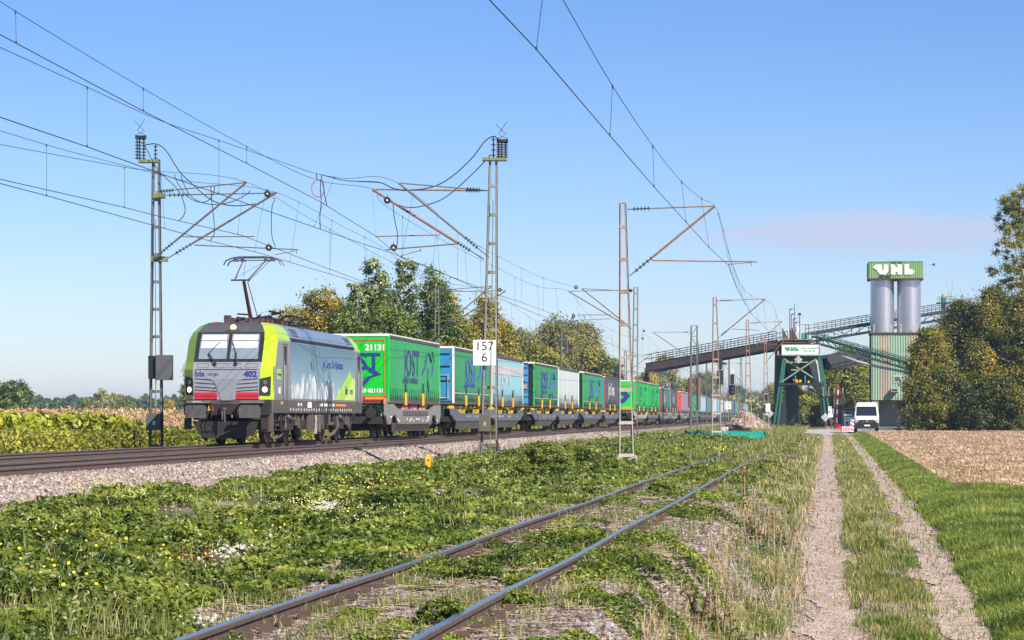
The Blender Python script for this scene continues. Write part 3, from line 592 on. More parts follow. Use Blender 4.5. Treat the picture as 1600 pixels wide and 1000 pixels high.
for x in (-.6, -.35, .45, .65): pan.box(x - .02, x + .02, yh - .28, yh + .28, HB - .1, HB - .04, dark); pan.box(x - .05, x + .05, yh - .3, yh - .26, HB - .13, HB + .02, dark)
pan.tube((-.55, yh, HB - .07), (.6, yh, HB - .07), .02, m=dark); pan.build('collector_head', None, ar)
# bogies and underframe
for by in (3.9, 13.3):
    mb = MB(); 
    for s in (-1, 1):
        mb.box(*sorted((s * 1.02, s * 1.2)), by - 2.1, by + 2.1, .62, .86, under); mb.box(*sorted((s * 1.0, s * 1.28)), by - .5, by + .5, .45, .95, under)
        for q in (-1.5, 1.5):
            mb.tube((s * 1.2, by + q, .63), (s * 1.36, by + q, .63), .2, 12, m=under); mb.tube((s * 1.25, by + q - .35, .6), (s * 1.25, by + q - .35, 1.0), .09, 8, m=dusty); mb.tube((s * 1.25, by + q + .35, .6), (s * 1.25, by + q + .35, 1.0), .09, 8, m=dusty)
        mb.tube((s * 1.32, by - .9, .95), (s * 1.32, by + .2, .8), .06, 8, m=dusty); mb.tube((s * 1.33, by - .9, .95), (s * 1.33, by - .5, .9), .065, 8, m=silv)
        mb.path([(s * 1.3, by - 1.1, .9), (s * 1.34, by - 1.15, .55), (s * 1.3, by - 1.75, .28), (s * 1.1, by - 2.1, .16)], .07, 8, dusty); mb.path([(s * 1.3, by + 1.1, .9), (s * 1.34, by + 1.15, .55), (s * 1.3, by + 1.75, .28), (s * 1.1, by + 2.1, .16)], .06, 8, dusty)
        for k in range(7): y = by - 2 + k * .62; mb.box(*sorted((s * 1.3, s * 1.37)), y, y + rr.uniform(.08, .25), .7 + rr.random() * .1, 1.02, rr.choice([under, dusty, sill]))
    bo = mb.build('bogie', None, loco)
    for q in (-1.5, 1.5):
        mb = MB(); mb.tube((-.8, by + q, .625), (.8, by + q, .625), .09, 8, m=under)
        for s in (-1, 1): mb.tube((s * .70, by + q, .625), (s * .83, by + q, .625), .625, 28, m=wh); mb.tube((s * .66, by + q, .625), (s * .70, by + q, .625), .655, 28, m=wh); mb.tube((s * .83, by + q, .625), (s * .9, by + q, .625), .22, 12, m=dusty)
        mb.build('wheelset', None, bo)
mb = MB(); mb.box(-1.3, 1.3, 6.6, 10.6, .45, 1.05, under)
for k in range(9): y = 6.6 + k * .45; mb.box(1.28, 1.40, y, y + rr.uniform(.2, .4), rr.uniform(.35, .6), 1.0, rr.choice([under, dusty, sill, grey]))
mb.box(1.38, 1.42, 7.6, 7.9, .3, .95, pm('pale_tank', (.4, .38, .35), .6)); mb.tube((1.25, 9.2, .5), (1.25, 9.2, .98), .12, 10, m=dusty); mb.build('underfloor_equipment', None, loco)
mb = MB()
for z in (.45, .75, 1.0): mb.box(1.2, 1.46, 1.9, 2.35, z, z + .03, under); mb.box(1.2, 1.46, .5, .95, z, z + .03, under)
for y in (1.88, 2.36, .48, .96): mb.box(1.38, 1.42, y, y + .03, .4, 1.05, under)
mb.box(1.1, 1.44, .12, .5, .42, 1.02, sill); mb.build('cab_steps', None, loco)
text('SIEMENS', .065, (-.88, -.325, 1.37), whitep, loco, sx=1.3); 

# ------------------------------------------------------------------ wagons and swap bodies
WG = {'g': pm('wagon_grey', (.21, .215, .20), .6, var=.15, dirt=((.13, .10, .08), .3, 1.0)), 'b': pm('wagon_blue_grey', (.10, .12, .16), .55, var=.15, dirt=((.12, .095, .08), .2, 1.0)), 'p': pm('wagon_pale_grey', (.38, .34, .30), .7, var=.2, dirt=((.16, .12, .09), .3, 1.0))}
lowp = pm('lower_skirt', (.13, .115, .105), .6, var=.25); pink = pm('faded_red_pads', (.42, .12, .13), .7, var=.2)
xk = lambda px, s=17.3: F * s / (1267 - px)
def wagon(d0, d1, kind, near, label):
    w = empty('pocket_wagon', onmain(-18.8, d0), -AM, label, 'wagon', 'pocket wagons of the train'); Ln = (d1 - d0) * 1.0068; m = WG[kind]
    mb = MB()
    if kind == 'g':
        pr = [(.0, 1.42), (Ln * .13, 1.42), (Ln * .2, 1.22), (Ln * .8, 1.22), (Ln * .87, 1.42), (Ln, 1.42), (Ln, .95), (Ln * .97, .58), (Ln * .92, .58), (Ln * .89, .95), (Ln * .84, .95), (Ln * .8, .58), (Ln * .2, .58), (Ln * .16, .95), (Ln * .11, .95), (Ln * .08, .58), (Ln * .03, .58), (0, .95)]
        for s in (-1, 1): mb.prism(pr, 'x', s * 1.38, s * 1.46, m)
        mb.box(-1.3, 1.3, .1, Ln - .1, .6, .9, under)
    else:
        pr = [(0, 1.28), (Ln * .12, 1.28), (Ln * .2, 1.05), (Ln * .8, 1.05), (Ln * .9, 1.28), (Ln, 1.28), (Ln, .98), (Ln * .9, .66), (Ln * .1, .66), (0, .98)]
        for s in (-1, 1): mb.prism(pr, 'x', s * 1.36, s * 1.44, m)
        mb.box(-1.28, 1.28, .1, Ln - .1, .65, .9, under)
    fr = mb.build('wagon_frame', None, w)
    mb = MB()
    for s in (-1, 1): mb.add([(s * 1.41, Ln * .12, .64), (s * 1.41, Ln * .88, .64), (s * 1.2, Ln * .8, .27), (s * 1.2, Ln * .2, .27), (s * 1.37, Ln * .12, .64), (s * 1.37, Ln * .88, .64), (s * 1.16, Ln * .8, .27), (s * 1.16, Ln * .2, .27)], [(0, 1, 2, 3), (4, 5, 6, 7), (0, 1, 5, 4), (1, 2, 6, 5), (2, 3, 7, 6), (3, 0, 4, 7)], lowp)
    mb.build('pocket_skirt', None, w)
    for k, y in enumerate((.0, Ln)):
        mb = MB(); 
        for q in ((.8, 2.3) if k == 0 else (-2.3, -.8)):
            if not near and q in (2.3, -.8): continue
            for s in (-1, 1): mb.tube((s * .70, y + q, .46), (s * .82, y + q, .46), .46, 18, m=wh); mb.tube((s * .82, y + q, .46), (s * 1.15, y + q, .46), .12, 8, m=under)
            mb.tube((-.8, y + q, .46), (.8, y + q, .46), .07, 6, m=under)
        c = y + (1.55 if k == 0 else -1.55)
        for s in (-1, 1): mb.box(*sorted((s * 1.0, s * 1.12)), c - 1.1, c + 1.1, .5, .72, under)
        mb.build('bogie', None, w)
    if near:
        mb = MB(); mb.tube((-.95, -.6, 1.05), (-.95, 0, 1.05), .1, 8, m=under); mb.tube((.95, -.6, 1.05), (.95, 0, 1.05), .1, 8, m=under); mb.tube((.95, -.64, 1.05), (.95, -.6, 1.05), .22, 12, m=under); mb.tube((-.95, -.64, 1.05), (-.95, -.6, 1.05), .22, 12, m=under); mb.box(-.2, .2, -.5, 0, .9, 1.15, under); mb.build('buffer', None, w)
    mb = MB()
    if kind == 'g':
        for a, b in ((.02, .15), (.86, 1.0)): mb = MB(); mb.prism([(Ln * a, 1.42), (Ln * a + .15, 1.66), (Ln * b - .15, 1.66), (Ln * b, 1.42)], 'x', 1.30, 1.40, pink); mb.build('support_pad', None, w)
        for a in (.3, .46, .62): mb = MB(); mb.box(1.26, 1.36, Ln * a, Ln * (a + .12), 1.22, 1.5, pink); mb.build('support_pad', None, w)
        mb = MB(); mb.box(1.461, 1.475, Ln * .28, Ln * .74, .93, 1.13, black)
        for k in range(16): mb.box(1.475, 1.485, Ln * (.28 + k * .029), Ln * (.283 + k * .029), .93, 1.13, m)
        for z in (.96, 1.02, 1.08): mb.box(1.475, 1.483, Ln * .28, Ln * .74, z, z + .012, m)
        for k in range(20):
            y = Ln * (.06 + rr.random() * .86); z = rr.choice([.68, .75, 1.2, .85]); mb.box(1.461, 1.468, y, y + rr.uniform(.1, .35), z, z + .07, whitep)
        mb.build('side_grille', None, w)
    elif near:
        for a in (.22, .58):
            for k in range(6): y = Ln * a + k * .42; mb.add([(1.30, y, 1.06), (1.30, y + .2, 1.06), (1.30, y + .42, 1.26), (1.30, y + .22, 1.26), (1.27, y, 1.06), (1.27, y + .2, 1.06), (1.27, y + .42, 1.26), (1.27, y + .22, 1.26)], [(0, 1, 2, 3), (4, 5, 6, 7), (0, 1, 5, 4), (1, 2, 6, 5), (2, 3, 7, 6), (3, 0, 4, 7)], yel)
            mb.box(1.2, 1.29, Ln * a - .2, Ln * a + 2.9, 1.02, 1.27, black)
        for y in (.3, Ln - .5): mb.box(1.25, 1.47, y, y + .3, 1.28, 1.42, yel)
        for k in range(9): y = Ln * (.1 + rr.random() * .76); mb.box(1.441, 1.448, y, y + rr.uniform(.15, .5), .85, .95, pm('stencil_grey', (.35, .36, .38), .6))
        mb.build('hazard_marking', None, w)
    return w
jg = (.012, .36, .07); mesh_blue = (.035, .06, .30)
def body_box(d0, d1, col, name, label, cat, z0=1.42, z1=4.3, front=None, roof=(.07, .065, .065), words=None, wcol=None, dirty=1., near=True, stripe=None, edge=None):
    b = empty(name, onmain(-18.6, d0), -AM, label, cat, 'trailers and swap bodies on the train'); Ln = (d1 - d0) * 1.0068; i = len(_m)
    cm = pm('curtain_%d' % i, col, .5, var=.08, scale=1.2, dirt=(tuple(v * .35 + .03 for v in col), z0 - .1, z0 + (1.1 if dirty > .6 else .45)) if dirty else None, stretch=(1, 1, .3)); w = 1.27
    mb = MB(); n = max(4, int(Ln / .7)); v = []; f = []           # side sheet with slight flutes
    for k in range(n * 2 + 1):
        y = .12 + (Ln - .24) * k / (2 * n); x = w + (.03 if k % 2 else 0) - .018
        v += [(x, y, z0 + .12), (x, y, z1 - .16)]
    for k in range(2 * n): f.append((2 * k, 2 * k + 2, 2 * k + 3, 2 * k + 1))
    mb.add(v, f, cm); mb.box(-w, w - .03, .1, Ln - .1, z0 + .05, z1 - .06, cm); sd = mb.build('curtain', None, b)
    fc = pm('end_wall_%d' % i, front or tuple(min(1, v * 1.25) for v in col), .4, var=.05)
    mb = MB(); mb.box(-w - .02, w - .02, 0, .1, z0 + .05, z1 - .1, fc); mb.build('front_wall', None, b)
    mb = MB(); mb.box(-w - .02, w + .03, -.03, .12, z1 - .1, z1 - .04, whitep); mb.box(w - .06, w + .03, -.02, .11, z0, z1 - .06, edge or fc); mb.box(w - .06, w + .03, Ln - .13, Ln, z0, z1 - .06, fc); mb.box(-w, w + .02, 0, Ln, z0 - .06, z0 + .11, dusty); mb.box(w - .04, w + .03, .12, Ln - .13, z1 - .17, z1 - .06, pm('top_rail', roof, .6)); mb.build('frame_rail', None, b)
    mb = MB(); rm = pm('roof_sheet', (.62, .60, .57), .6, var=.15, scale=4); mb.box(-w, w + .01, .05, Ln - .05, z1 - .055, z1, rm if roof[0] > .05 and roof[0] != .071 else pm('roof_grey', (.10, .09, .09), .7)); mb.build('roof', None, b)
    if near:
        mb = MB()
        for q in (.28, .62): 
            mb = MB(); y = Ln * q; mb.box(w + .03, w + .09, y, y + .28, z0 - .12, z0 + .42, yel); mb.box(w + .03, w + .07, y + .08, y + .2, z0 + .42, z0 + .85, black); mb.build('lashing_post', None, b)
        mb = MB()                                # load straps and hem of the curtain
        for k in range(int(Ln / .62)): y = .4 + k * .62; mb.box(w + .013, w + .022, y, y + .045, z0 + .1, z0 + .55 + .05 * rr.random(), black); mb.bar((w + .02, y, z0 + .3), (w + .02, y + .3, z0 + .12), .01, .03, black)
        mb.build('curtain_strap', None, b)
    if words:
        ys = Ln * .42; text(words, 1.55, (w + .016, ys, z1 - 1.15), pm('word_%d' % i, wcol or mesh_blue, .6), b, SIDE, sx=1.3 if len(words) < 6 else .95, bold=.02)
        if words == 'JOST':
            text('life in motion', .5, (w + .016, Ln * .42, z0 + .98), pm('word_%d' % i, wcol or mesh_blue, .6), b, SIDE, sx=1.25)
            mb = MB(); wm = _m.get('word_%d' % i) or bluep                                     # sketched swoosh figure
            mb.path([(w + .02, Ln * .62, z1 - 1.5), (w + .02, Ln * .67, z1 - 1.25), (w + .02, Ln * .72, z1 - .7), (w + .02, Ln * .76, z1 - .55), (w + .02, Ln * .82, z1 - .95)], .05, 4, wm)
            mb.path([(w + .02, Ln * .84, z1 - .45), (w + .02, Ln * .87, z1 - .9), (w + .02, Ln * .83, z1 - 1.4), (w + .02, Ln * .83, z1 - 1.6)], .03, 4, wm)
            mb.path([(w + .02, Ln * .75, z1 - 1.25), (w + .02, Ln * .735, z1 - 1.8), (w + .02, Ln * .76, z0 + .5)], .04, 4, wm); mb.build('emblem', None, b)
    if stripe:
        mb = MB(); mb.box(w + .014, w + .018, .2, Ln - .2, stripe[0], stripe[1], pm('stripe_%d' % i, stripe[2], .5)); mb.build('stripe', None, b)
    return b
# the first trailer: bright green with lettered front
wagon(104.4, 119.8, 'g', True, 'grey pocket wagon with faded red pads, coupled right behind the locomotive')
b = body_box(105, 119.3, (.03, .31, .10), 'semi_trailer', 'bright green curtain trailer with large blue lettering, numbered 21131, directly behind the locomotive', 'trailer', 1.5, 4.3, front=(.004, .50, .03), roof=(.07, .06, .06), words='JOST', wcol=(.045, .05, .17), dirty=.3)
text('21131', .34, (.72, -.012, 3.72), whitep, b, bold=.012); text('JOST', .95, (-.02, -.012, 3.12), bluep, b, bold=.03, sx=.92)
text('59 021131', .22, (.6, -.012, 1.95), whitep, b, bold=.008)
mb = MB(); mb.box(-1.2, 1.1, -.012, 0, 4.0, 4.04, redp); mb.box(1.06, 1.1, -.012, 0, 1.6, 4.0, redp); mb.build('front_border', None, b)
mb = MB(); mb.prism([(.25, 2.15), (.55, 2.5), (1.0, 2.62), (.35, 3.0), (.3, 2.85), (.65, 2.62), (.35, 2.52), (.05, 2.15)], 'y', -.012, 0, bluep); mb.build('emblem', None, b)
mb = MB(); mb.box(.1, 1.2, -.03, .0, 1.55, 1.75, redp); mb.box(.3, 1.1, -.045, -.03, 1.6, 1.7, orange); mb.build('tail_light', None, b)
wagon(123.6, 138.7, 'b', True, 'blue grey pocket wagon with striped hazard plates, second behind the locomotive')
b = body_box(124, 138.4, (.035, .26, .105), 'swap_body', 'green curtain box with blue lettering and blue end door, second on the train', 'swap body', 1.55, 4.3, front=(.03, .23, .46), words='JOST', wcol=(.05, .07, .38), stripe=(2.02, 2.07, (.5, .5, .5)), edge=whitep)
mb = MB(); mb.path([(.6, -.06, 1.8), (.6, -.06, 2.9), (1.0, -.06, 2.9), (1.0, -.06, 1.8), (.6, -.06, 1.8)], .03, 6, yel); mb.build('ladder_rail', None, b)
for z in (2.6, 3.3, 3.9): mb = MB(); mb.box(.3, 1.1, -.04, 0, z, z + .06, black); mb.build('door_bar', None, b)
text('0 005', .28, (.2, -.05, 2.1), whitep, b)
wagon(139.0, 154.2, 'b', True, 'blue grey wagon section under the pale blue box, third behind the locomotive')
b = body_box(139, 153.8, (.26, .50, .55), 'swap_body', 'pale turquoise curtain box with a faded white band and lettering, third on the train', 'swap body', 1.55, 4.3, front=(.5, .5, .48), dirty=1, words='LKW', wcol=(.55, .50, .52), stripe=(3.25, 3.75, (.48, .46, .52)), roof=(.071, .06, .06))
def bluefront(b, num):
    mb = MB()
    for k, z in enumerate((1.7, 2.15, 2.6, 3.05, 3.5, 3.95)): mb.box(-1.2, .9, -.06, 0, z, z + .3, pm('container_blue', (.06, .24, .42), .5))
    mb.box(.3, .8, -.07, -.06, 2.65, 2.85, orange); mb.box(.95, 1.2, -.05, .0, 1.6, 4.2, black); mb.build('ribbed_front', None, b); text(num, .3, (.35, -.075, 3.65), whitep, b, bold=.01)
wagon(159.6, 174.9, 'b', True, 'blue grey pocket wagon, fourth behind the locomotive'); b = body_box(160, 174.7, (.03, .25, .095), 'swap_body', 'green curtain box behind a ribbed blue end numbered 837, fourth on the train', 'swap body', 1.55, 4.3, front=(.05, .2, .38), words='JOST', wcol=(.05, .07, .38), stripe=(2.02, 2.07, (.5, .5, .5)), edge=pm('vivid_green', (.01, .42, .05), .5)); bluefront(b, '837')
wagon(175.2, 191, 'b', True, 'blue grey pocket wagon, fifth behind the locomotive'); body_box(175.4, 190.6, (.50, .56, .56), 'swap_body', 'dirty pale grey curtain box streaked brown towards its base, fifth on the train', 'swap body', 1.55, 4.3, dirty=1, roof=(.071, .06, .06))
wagon(194, 212.2, 'b', True, 'blue grey pocket wagon, sixth behind the locomotive'); b = body_box(194.4, 212, (.035, .28, .10), 'swap_body', 'green curtain box behind a ribbed blue end numbered 1, sixth on the train', 'swap body', 1.55, 4.3, words='JOST', wcol=(.05, .07, .38), front=(.05, .2, .38), stripe=(2.02, 2.07, (.5, .5, .5)), edge=pm('vivid_green', (.01, .42, .05), .5)); bluefront(b, '1')
wagon(214.6, 231, 'b', True, 'blue grey pocket wagon, seventh behind the locomotive'); body_box(215, 230.7, (.075, .095, .12), 'swap_body', 'dark slate curtain box with white lettering and red edge, seventh on the train', 'swap body', 1.5, 4.3, front=(.01, .35, .25), words='Jost Group', wcol=(.5, .5, .5), edge=redp, roof=(.071, .06, .06))
wagon(251, 270.8, 'p', True, 'pale dusty wagon under the bright green trailer, eighth behind the locomotive'); b = body_box(251.6, 270.6, (.02, .42, .07), 'semi_trailer', 'vivid green trailer with a red and blue marked front, eighth on the train', 'trailer', 1.5, 4.45, front=(.01, .55, .06), words='JOST', wcol=(.02, .2, .2), dirty=.3)
mb = MB(); mb.box(-1.1, 1.0, -.012, 0, 3.9, 3.98, redp); mb.box(.95, 1.0, -.012, 0, 1.8, 3.9, redp); mb.prism([(-.9, 2), (.2, 2.2), (.8, 2.9), (.2, 3.5), (-.3, 3.1), (.2, 2.8)], 'y', -.012, -.001, bluep); mb.box(.0, 1.1, -.03, 0, 1.55, 1.8, orange); mb.build('front_marking', None, b)
wagon(271, 290.8, 'b', True, 'grey wagon under the second vivid green trailer, ninth behind the locomotive'); body_box(271.3, 290.6, (.02, .38, .07), 'semi_trailer', 'vivid green trailer right behind the other vivid green one, ninth on the train', 'trailer', 1.5, 4.45, words='JOST', wcol=(.02, .22, .12), dirty=.3, edge=pm('vivid_green', (.01, .42, .05), .5))
far = [(294, 313, (.09, .17, .16), (.02, .3, .22), 'slate green box with a red edge', 'g', 'Jost'), (314.5, 331, (.09, .085, .10), (.25, .25, .25), 'charcoal box', 'g', 'Jost'), (339, 362, (.30, .20, .27), (.62, .08, .05), 'mauve box with a red and orange front', 'g', None), (370, 395, (.03, .30, .12), (.02, .4, .1), 'green box', 'b', None), (398, 424, (.30, .50, .60), (.1, .35, .6), 'pale blue box with a white panel', 'b', None), (427, 446, (.10, .22, .17), (.1, .3, .5), 'grey green box', 'b', None), (449, 468, (.5, .55, .6), (.1, .3, .55), 'white and blue box', 'p', None)]
names = ['green', 'navy', 'maroon', 'slate', 'pale blue', 'white', 'teal', 'dark red', 'grey']; cl = [(.02, .35, .1), (.03, .05, .2), (.18, .04, .09), (.1, .12, .14), (.25, .5, .65), (.6, .6, .62), (.05, .3, .3), (.25, .05, .06), (.3, .3, .3)]
d = 471.
seq = [4, 5, 8, 4, 6, 0, 1, 0, 2, 3, 2, 6, 5, 4, 0, 4, 1, 5, 3]
ordn = ['tenth', 'eleventh', 'twelfth', 'thirteenth', 'fourteenth', 'fifteenth', 'sixteenth', 'seventeenth', 'eighteenth', 'nineteenth', 'twentieth', 'twenty-first', 'twenty-second', 'twenty-third', 'twenty-fourth', 'twenty-fifth', 'twenty-sixth', 'twenty-seventh', 'twenty-eighth', 'twenty-ninth', 'thirtieth', 'thirty-first', 'thirty-second', 'thirty-third']
for k in seq:
    if d > 700: break
    far.append((d, d + 14.5, cl[k], cl[(k + 3) % 9], names[k] + ' box', 'b', None)); d += 16
for i, (a, bb, c, fc, nm, wk, wd) in enumerate(far):
    wagon(a - .3, bb + .3, wk, i < 3, 'dark wagon carrying the %s, %s behind the locomotive' % (nm, ordn[i]))
    body_box(a, bb, c, 'swap_body', '%s far along the train, %s behind the locomotive' % (nm, ordn[i]), 'swap body', 1.5, 4.2, front=fc, words=wd, wcol=(.45, .45, .45), near=i < 2, dirty=.3, roof=(.071, .06, .06) if i % 2 else (.2, .2, .2), edge=redp if i == 0 else None)
# ------------------------------------------------------------------ overhead line masts
galv = pm('galvanised_steel', (.24, .235, .22), .6, .3, var=.2, scale=2, dirt=((.10, .085, .07), .0, 2.2)); dgal = pm('weathered_mast', (.15, .155, .15), .6, .3, var=.25, scale=2, dirt=((.07, .06, .05), .0, 3.)); rust = pm('rust_mast', (.33, .20, .13), .85, .1, var=.35, scale=3, dirt=((.50, .47, .44), 1.5, 5.))
gmast = pm('green_grey_mast', (.11, .14, .12), .7, .2, var=.25); olive = pm('olive_bracket', (.16, .19, .07), .6, var=.2); ins = pm('insulator_green', (.03, .06, .045), .2, spec=.8, var=.3); insb = pm('insulator_dark', (.045, .02, .018), .25, spec=.8, var=.3)
tubem = pm('cantilever_tube', (.14, .115, .085), .65, .2, var=.3, scale=4); rtube = pm('rusty_tube', (.25, .13, .075), .8, .1, var=.4, scale=6); wirem = pm('copper_wire', (.055, .055, .055), .5, .4, var=.1); wbl = pm('bronze_wire', (.05, .085, .10), .5, .4, var=.1); conc = pm('mast_foundation', (.30, .28, .25), .9, var=.25, bump=.5)
def mast(px, d, pytop, wb, wt, m, label, zb=None, step=.95, thick=.085, lean=0., depth=.16, group='overhead line masts'):
    X = (px - 800) / F * d; zb = gzf(X, d) - .1 if zb is None else zb; zt = (650 - pytop) / F * d; H = zt - zb
    t = empty('lattice_mast', (X, d, zb), 0, label, 'mast', group); thick *= .75; depth *= .75
    for s in (-1, 1):
        mb = MB(); lx = lambda z: s * (wb + (wt - wb) * z / H) / 2 + lean * z / H
        for k in range(2):          # channel section: web and two flanges
            pass
        mb.bar((lx(0), 0, 0), (lx(H), 0, H), .02, depth, m); mb.bar((lx(0) - s * thick / 2 + s * .01, -depth / 2 + .008, 0), (lx(H) - s * thick / 2 + s * .01, -depth / 2 + .008, H), thick, .016, m); mb.bar((lx(0) - s * thick / 2 + s * .01, depth / 2 - .008, 0), (lx(H) - s * thick / 2 + s * .01, depth / 2 - .008, H), thick, .016, m)
        mb.build('mast_leg', None, t)
    z = .55; mb = MB()
    while z < H:
        w = (wb + (wt - wb) * z / H) / 2; c = lean * z / H
        if d < 100: mb = MB()
        mb.box(c - w, c + w, -depth / 2 - .01, depth / 2 + .01, z - .05, z + .05, m)
        if d < 100: mb.build('batten', None, t)
        z += step
    if d < 100: mb = MB()
    mb.box(lean - wt / 2, lean + wt / 2, -depth / 2, depth / 2, H, H + .03, m); mb.build('cap_plate' if d < 100 else 'battens', None, t)
    mb = MB(); mb.box(-wb / 2 - .25, wb / 2 + .25, -.35, .35, -.5, .12, conc); mb.build('foundation', None, t)
    return t, Vector((X, d, zb))
def insul(mb, a, b, r=.085, n=5, m=ins):
    a = Vector(a); b = Vector(b); mb.tube(a, b, .022, 6, m=dusty)
    for k in range(n): c = a.lerp(b, (k + .5) / n); u = (b - a).normalized(); mb.tube(c - u * .012, c + u * .03, r, 10, r * .45, m=m)
def cant(t, o, d, upper, diag, ia, tubes=(), ball=(), m=tubem, r=.035, bracket=True):
    """cantilever: upper=(mast pt, tip), diag=(mast pt, tip), ia=insulator extents (fractions) on each; all as bearings at distance d"""
    q = lambda p: P(p[0], p[1], d) - o
    ins_ = MB(); tb = MB()
    for (a, b), (f0, f1) in ((upper, ia[0]), (diag, ia[1])):
        A, B = q(a), q(b); tb.tube(A, A.lerp(B, f0), .018, 6, m=dusty); insul(ins_, A.lerp(B, f0), A.lerp(B, f1)); tb.tube(A.lerp(B, f1), B, r if (a, b) == diag else r * .6, 8, m=m)
    for a, b, rr_ in tubes: tb.tube(q(a), q(b), rr_, 6, m=m)
    c = tb.build('cantilever', None, t); ins_.build('insulator', None, c)
    if ball:
        for p in ball: mb = MB(); mb.disc(q(p), 'y', .115, .12, 16, black); mb.disc(q(p) + Vector((0, -.062, 0)), 'y', .03, .01, 8, whitep); mb.tube(q(p), q(p) + Vector((0, 0, .2)), .01, m=dusty); mb.build('tension_weight_wheel', None, c)
    return c
# -- far side mast beside the train front
t, o = mast(244, 88.7, 250, .5, .26, dgal, 'tall lattice mast with switch gear on top, left of the locomotive', thick=.12)
cant(t, o, 88.3, ((243, 300), (385, 285)), ((238, 406), (385, 285)), ((.05, .2), (.08, .22)), [((285, 370), (398, 369.5), .02)])
cant(t, o, 89.1, ((257, 305), (433, 301.5)), ((258, 406), (432, 301)), ((.03, .22), (.09, .24)), [((304, 383), (466, 390), .022), ((430, 398), (462, 392), .014), ((464, 389), (463, 397), .014)], [(418, 303), (420, 387)])
def q(px, py, d=88.7): return P(px, py, d) - o
mb = MB(); mb.box(*[f for f in (q(239, 0).x, q(258, 0).x)], -.12, .12, q(0, 310).z, q(0, 302).z, olive); mb.build('bracket', None, t); mb = MB(); mb.box(q(236, 0).x, q(262, 0).x, -.12, .12, q(0, 409).z, q(0, 401).z, olive); mb.build('bracket', None, t)
def switchhead(t, q, sx=1, base=(217, 247), yb=252, yt=214, small=(243, 226), cols=(215, 218, 224), colours=(ins, ins, ins)):
    mb = MB(); a, b = q(base[0], yb), q(base[1], yb); mb.box(min(a.x, b.x), max(a.x, b.x), -.2, .2, a.z - .05, a.z + .04, olive)
    c1, c2 = q(cols[0] - 3, yt), q(cols[-1] + 4, yt); mb.box(c1.x, c2.x, -.15, .15, c1.z - .04, c1.z + .04, black); mb.build('platform', None, t)
    mb = MB()
    for i, c in enumerate(cols): insul(mb, q(c, yb - 2) + Vector((0, -.1 + .1 * i, 0)), q(c, yt + 1) + Vector((0, -.1 + .1 * i, 0)), .095, 7, colours[i])
    insul(mb, q(small[0], yb - 2), q(small[0], small[1]), .085, 4); mb.build('insulator', None, t)
    mb = MB(); c = (c1 + c2) / 2; k = .022 * 46
    mb.path([c + Vector((-.2, 0, .05)), c + Vector((0, 0, .14)), c + Vector((.12, 0, .22)), c + Vector((-.22, 0, .55))], .009, 4, wirem); mb.path([c + Vector((.2, 0, .05)), c + Vector((0, 0, .14)), c + Vector((-.12, 0, .22)), c + Vector((.14, 0, .62))], .009, 4, wirem); mb.build('arcing_horn', None, t)
switchhead(t, q)
def cable(t, pts, d, o, r=.014, name='jumper_cable', m=wirem):
    """smooth hanging cable through bearings at distance d"""
    p = [P(a, b, d) - o for a, b in pts]; out = []
    p = [p[0]] + p + [p[-1]]
    for i in range(1, len(p) - 2):
        for k in range(6):
            u = k / 6; a, b, c, e = p[i - 1], p[i], p[i + 1], p[i + 2]
            out.append(.5 * ((2 * b) + (c - a) * u + (2 * a - 5 * b + 4 * c - e) * u * u + (3 * b - a - 3 * c + e) * u ** 3))
    out.append(p[-2]); mb = MB(); mb.path(out, r, 4, m); return mb.build(name, None, t)
def z34(pts, ox, oy, s=3.334): return [(ox + a / s, oy + b / s) for a, b in pts]
cable(t, z34([(120, 155), (180, 150), (232, 185), (300, 290), (370, 360), (450, 430), (520, 462), (600, 472), (700, 462)], 190, 180), 88.6, o, .018)
cable(t, z34([(90, 130), (125, 170), (190, 285), (290, 385), (328, 470), (325, 520), (298, 550)], 190, 180), 88.4, o, .015)
cable(t, z34([(275, 308), (290, 350), (340, 420), (400, 452), (450, 445), (480, 400), (485, 370)], 190, 180), 88.5, o)
cable(t, z34([(310, 310), (320, 350), (370, 430), (460, 464), (560, 455), (640, 420), (672, 392)], 190, 180), 88.9, o)
cable(t, z34([(465, 370), (470, 450), (482, 560), (482, 620), (460, 655)], 190, 180), 88.5, o)
cable(t, z34([(785, 430), (800, 440), (785, 470), (780, 560), (785, 640), (803, 685)], 190, 180), 89, o)
mb = MB(); mb.tube((.02, -.2, .3), (.0, -.2, 8.4), .018, 6, m=olive); mb.build('switch_rod', None, t)
mb = MB(); mb.box(.03, .58, -.35, .12, q(0, 594).z, q(0, 555).z, pm('cabinet_grey', (.09, .095, .10), .5, var=.1)); mb.box(-.25, .0, -.2, .1, q(0, 592).z, q(0, 556).z, black); mb.build('relay_box', None, t, bevel=.01)
mb = MB(); mb.box(-.3, .2, -.35, -.12, q(0, 672).z, q(0, 646).z, _m['cabinet_grey']); mb.box(-.08, .02, -.36, -.35, q(0, 664).z, q(0, 658).z, whitep); mb.build('switch_drive', None, t, bevel=.01)
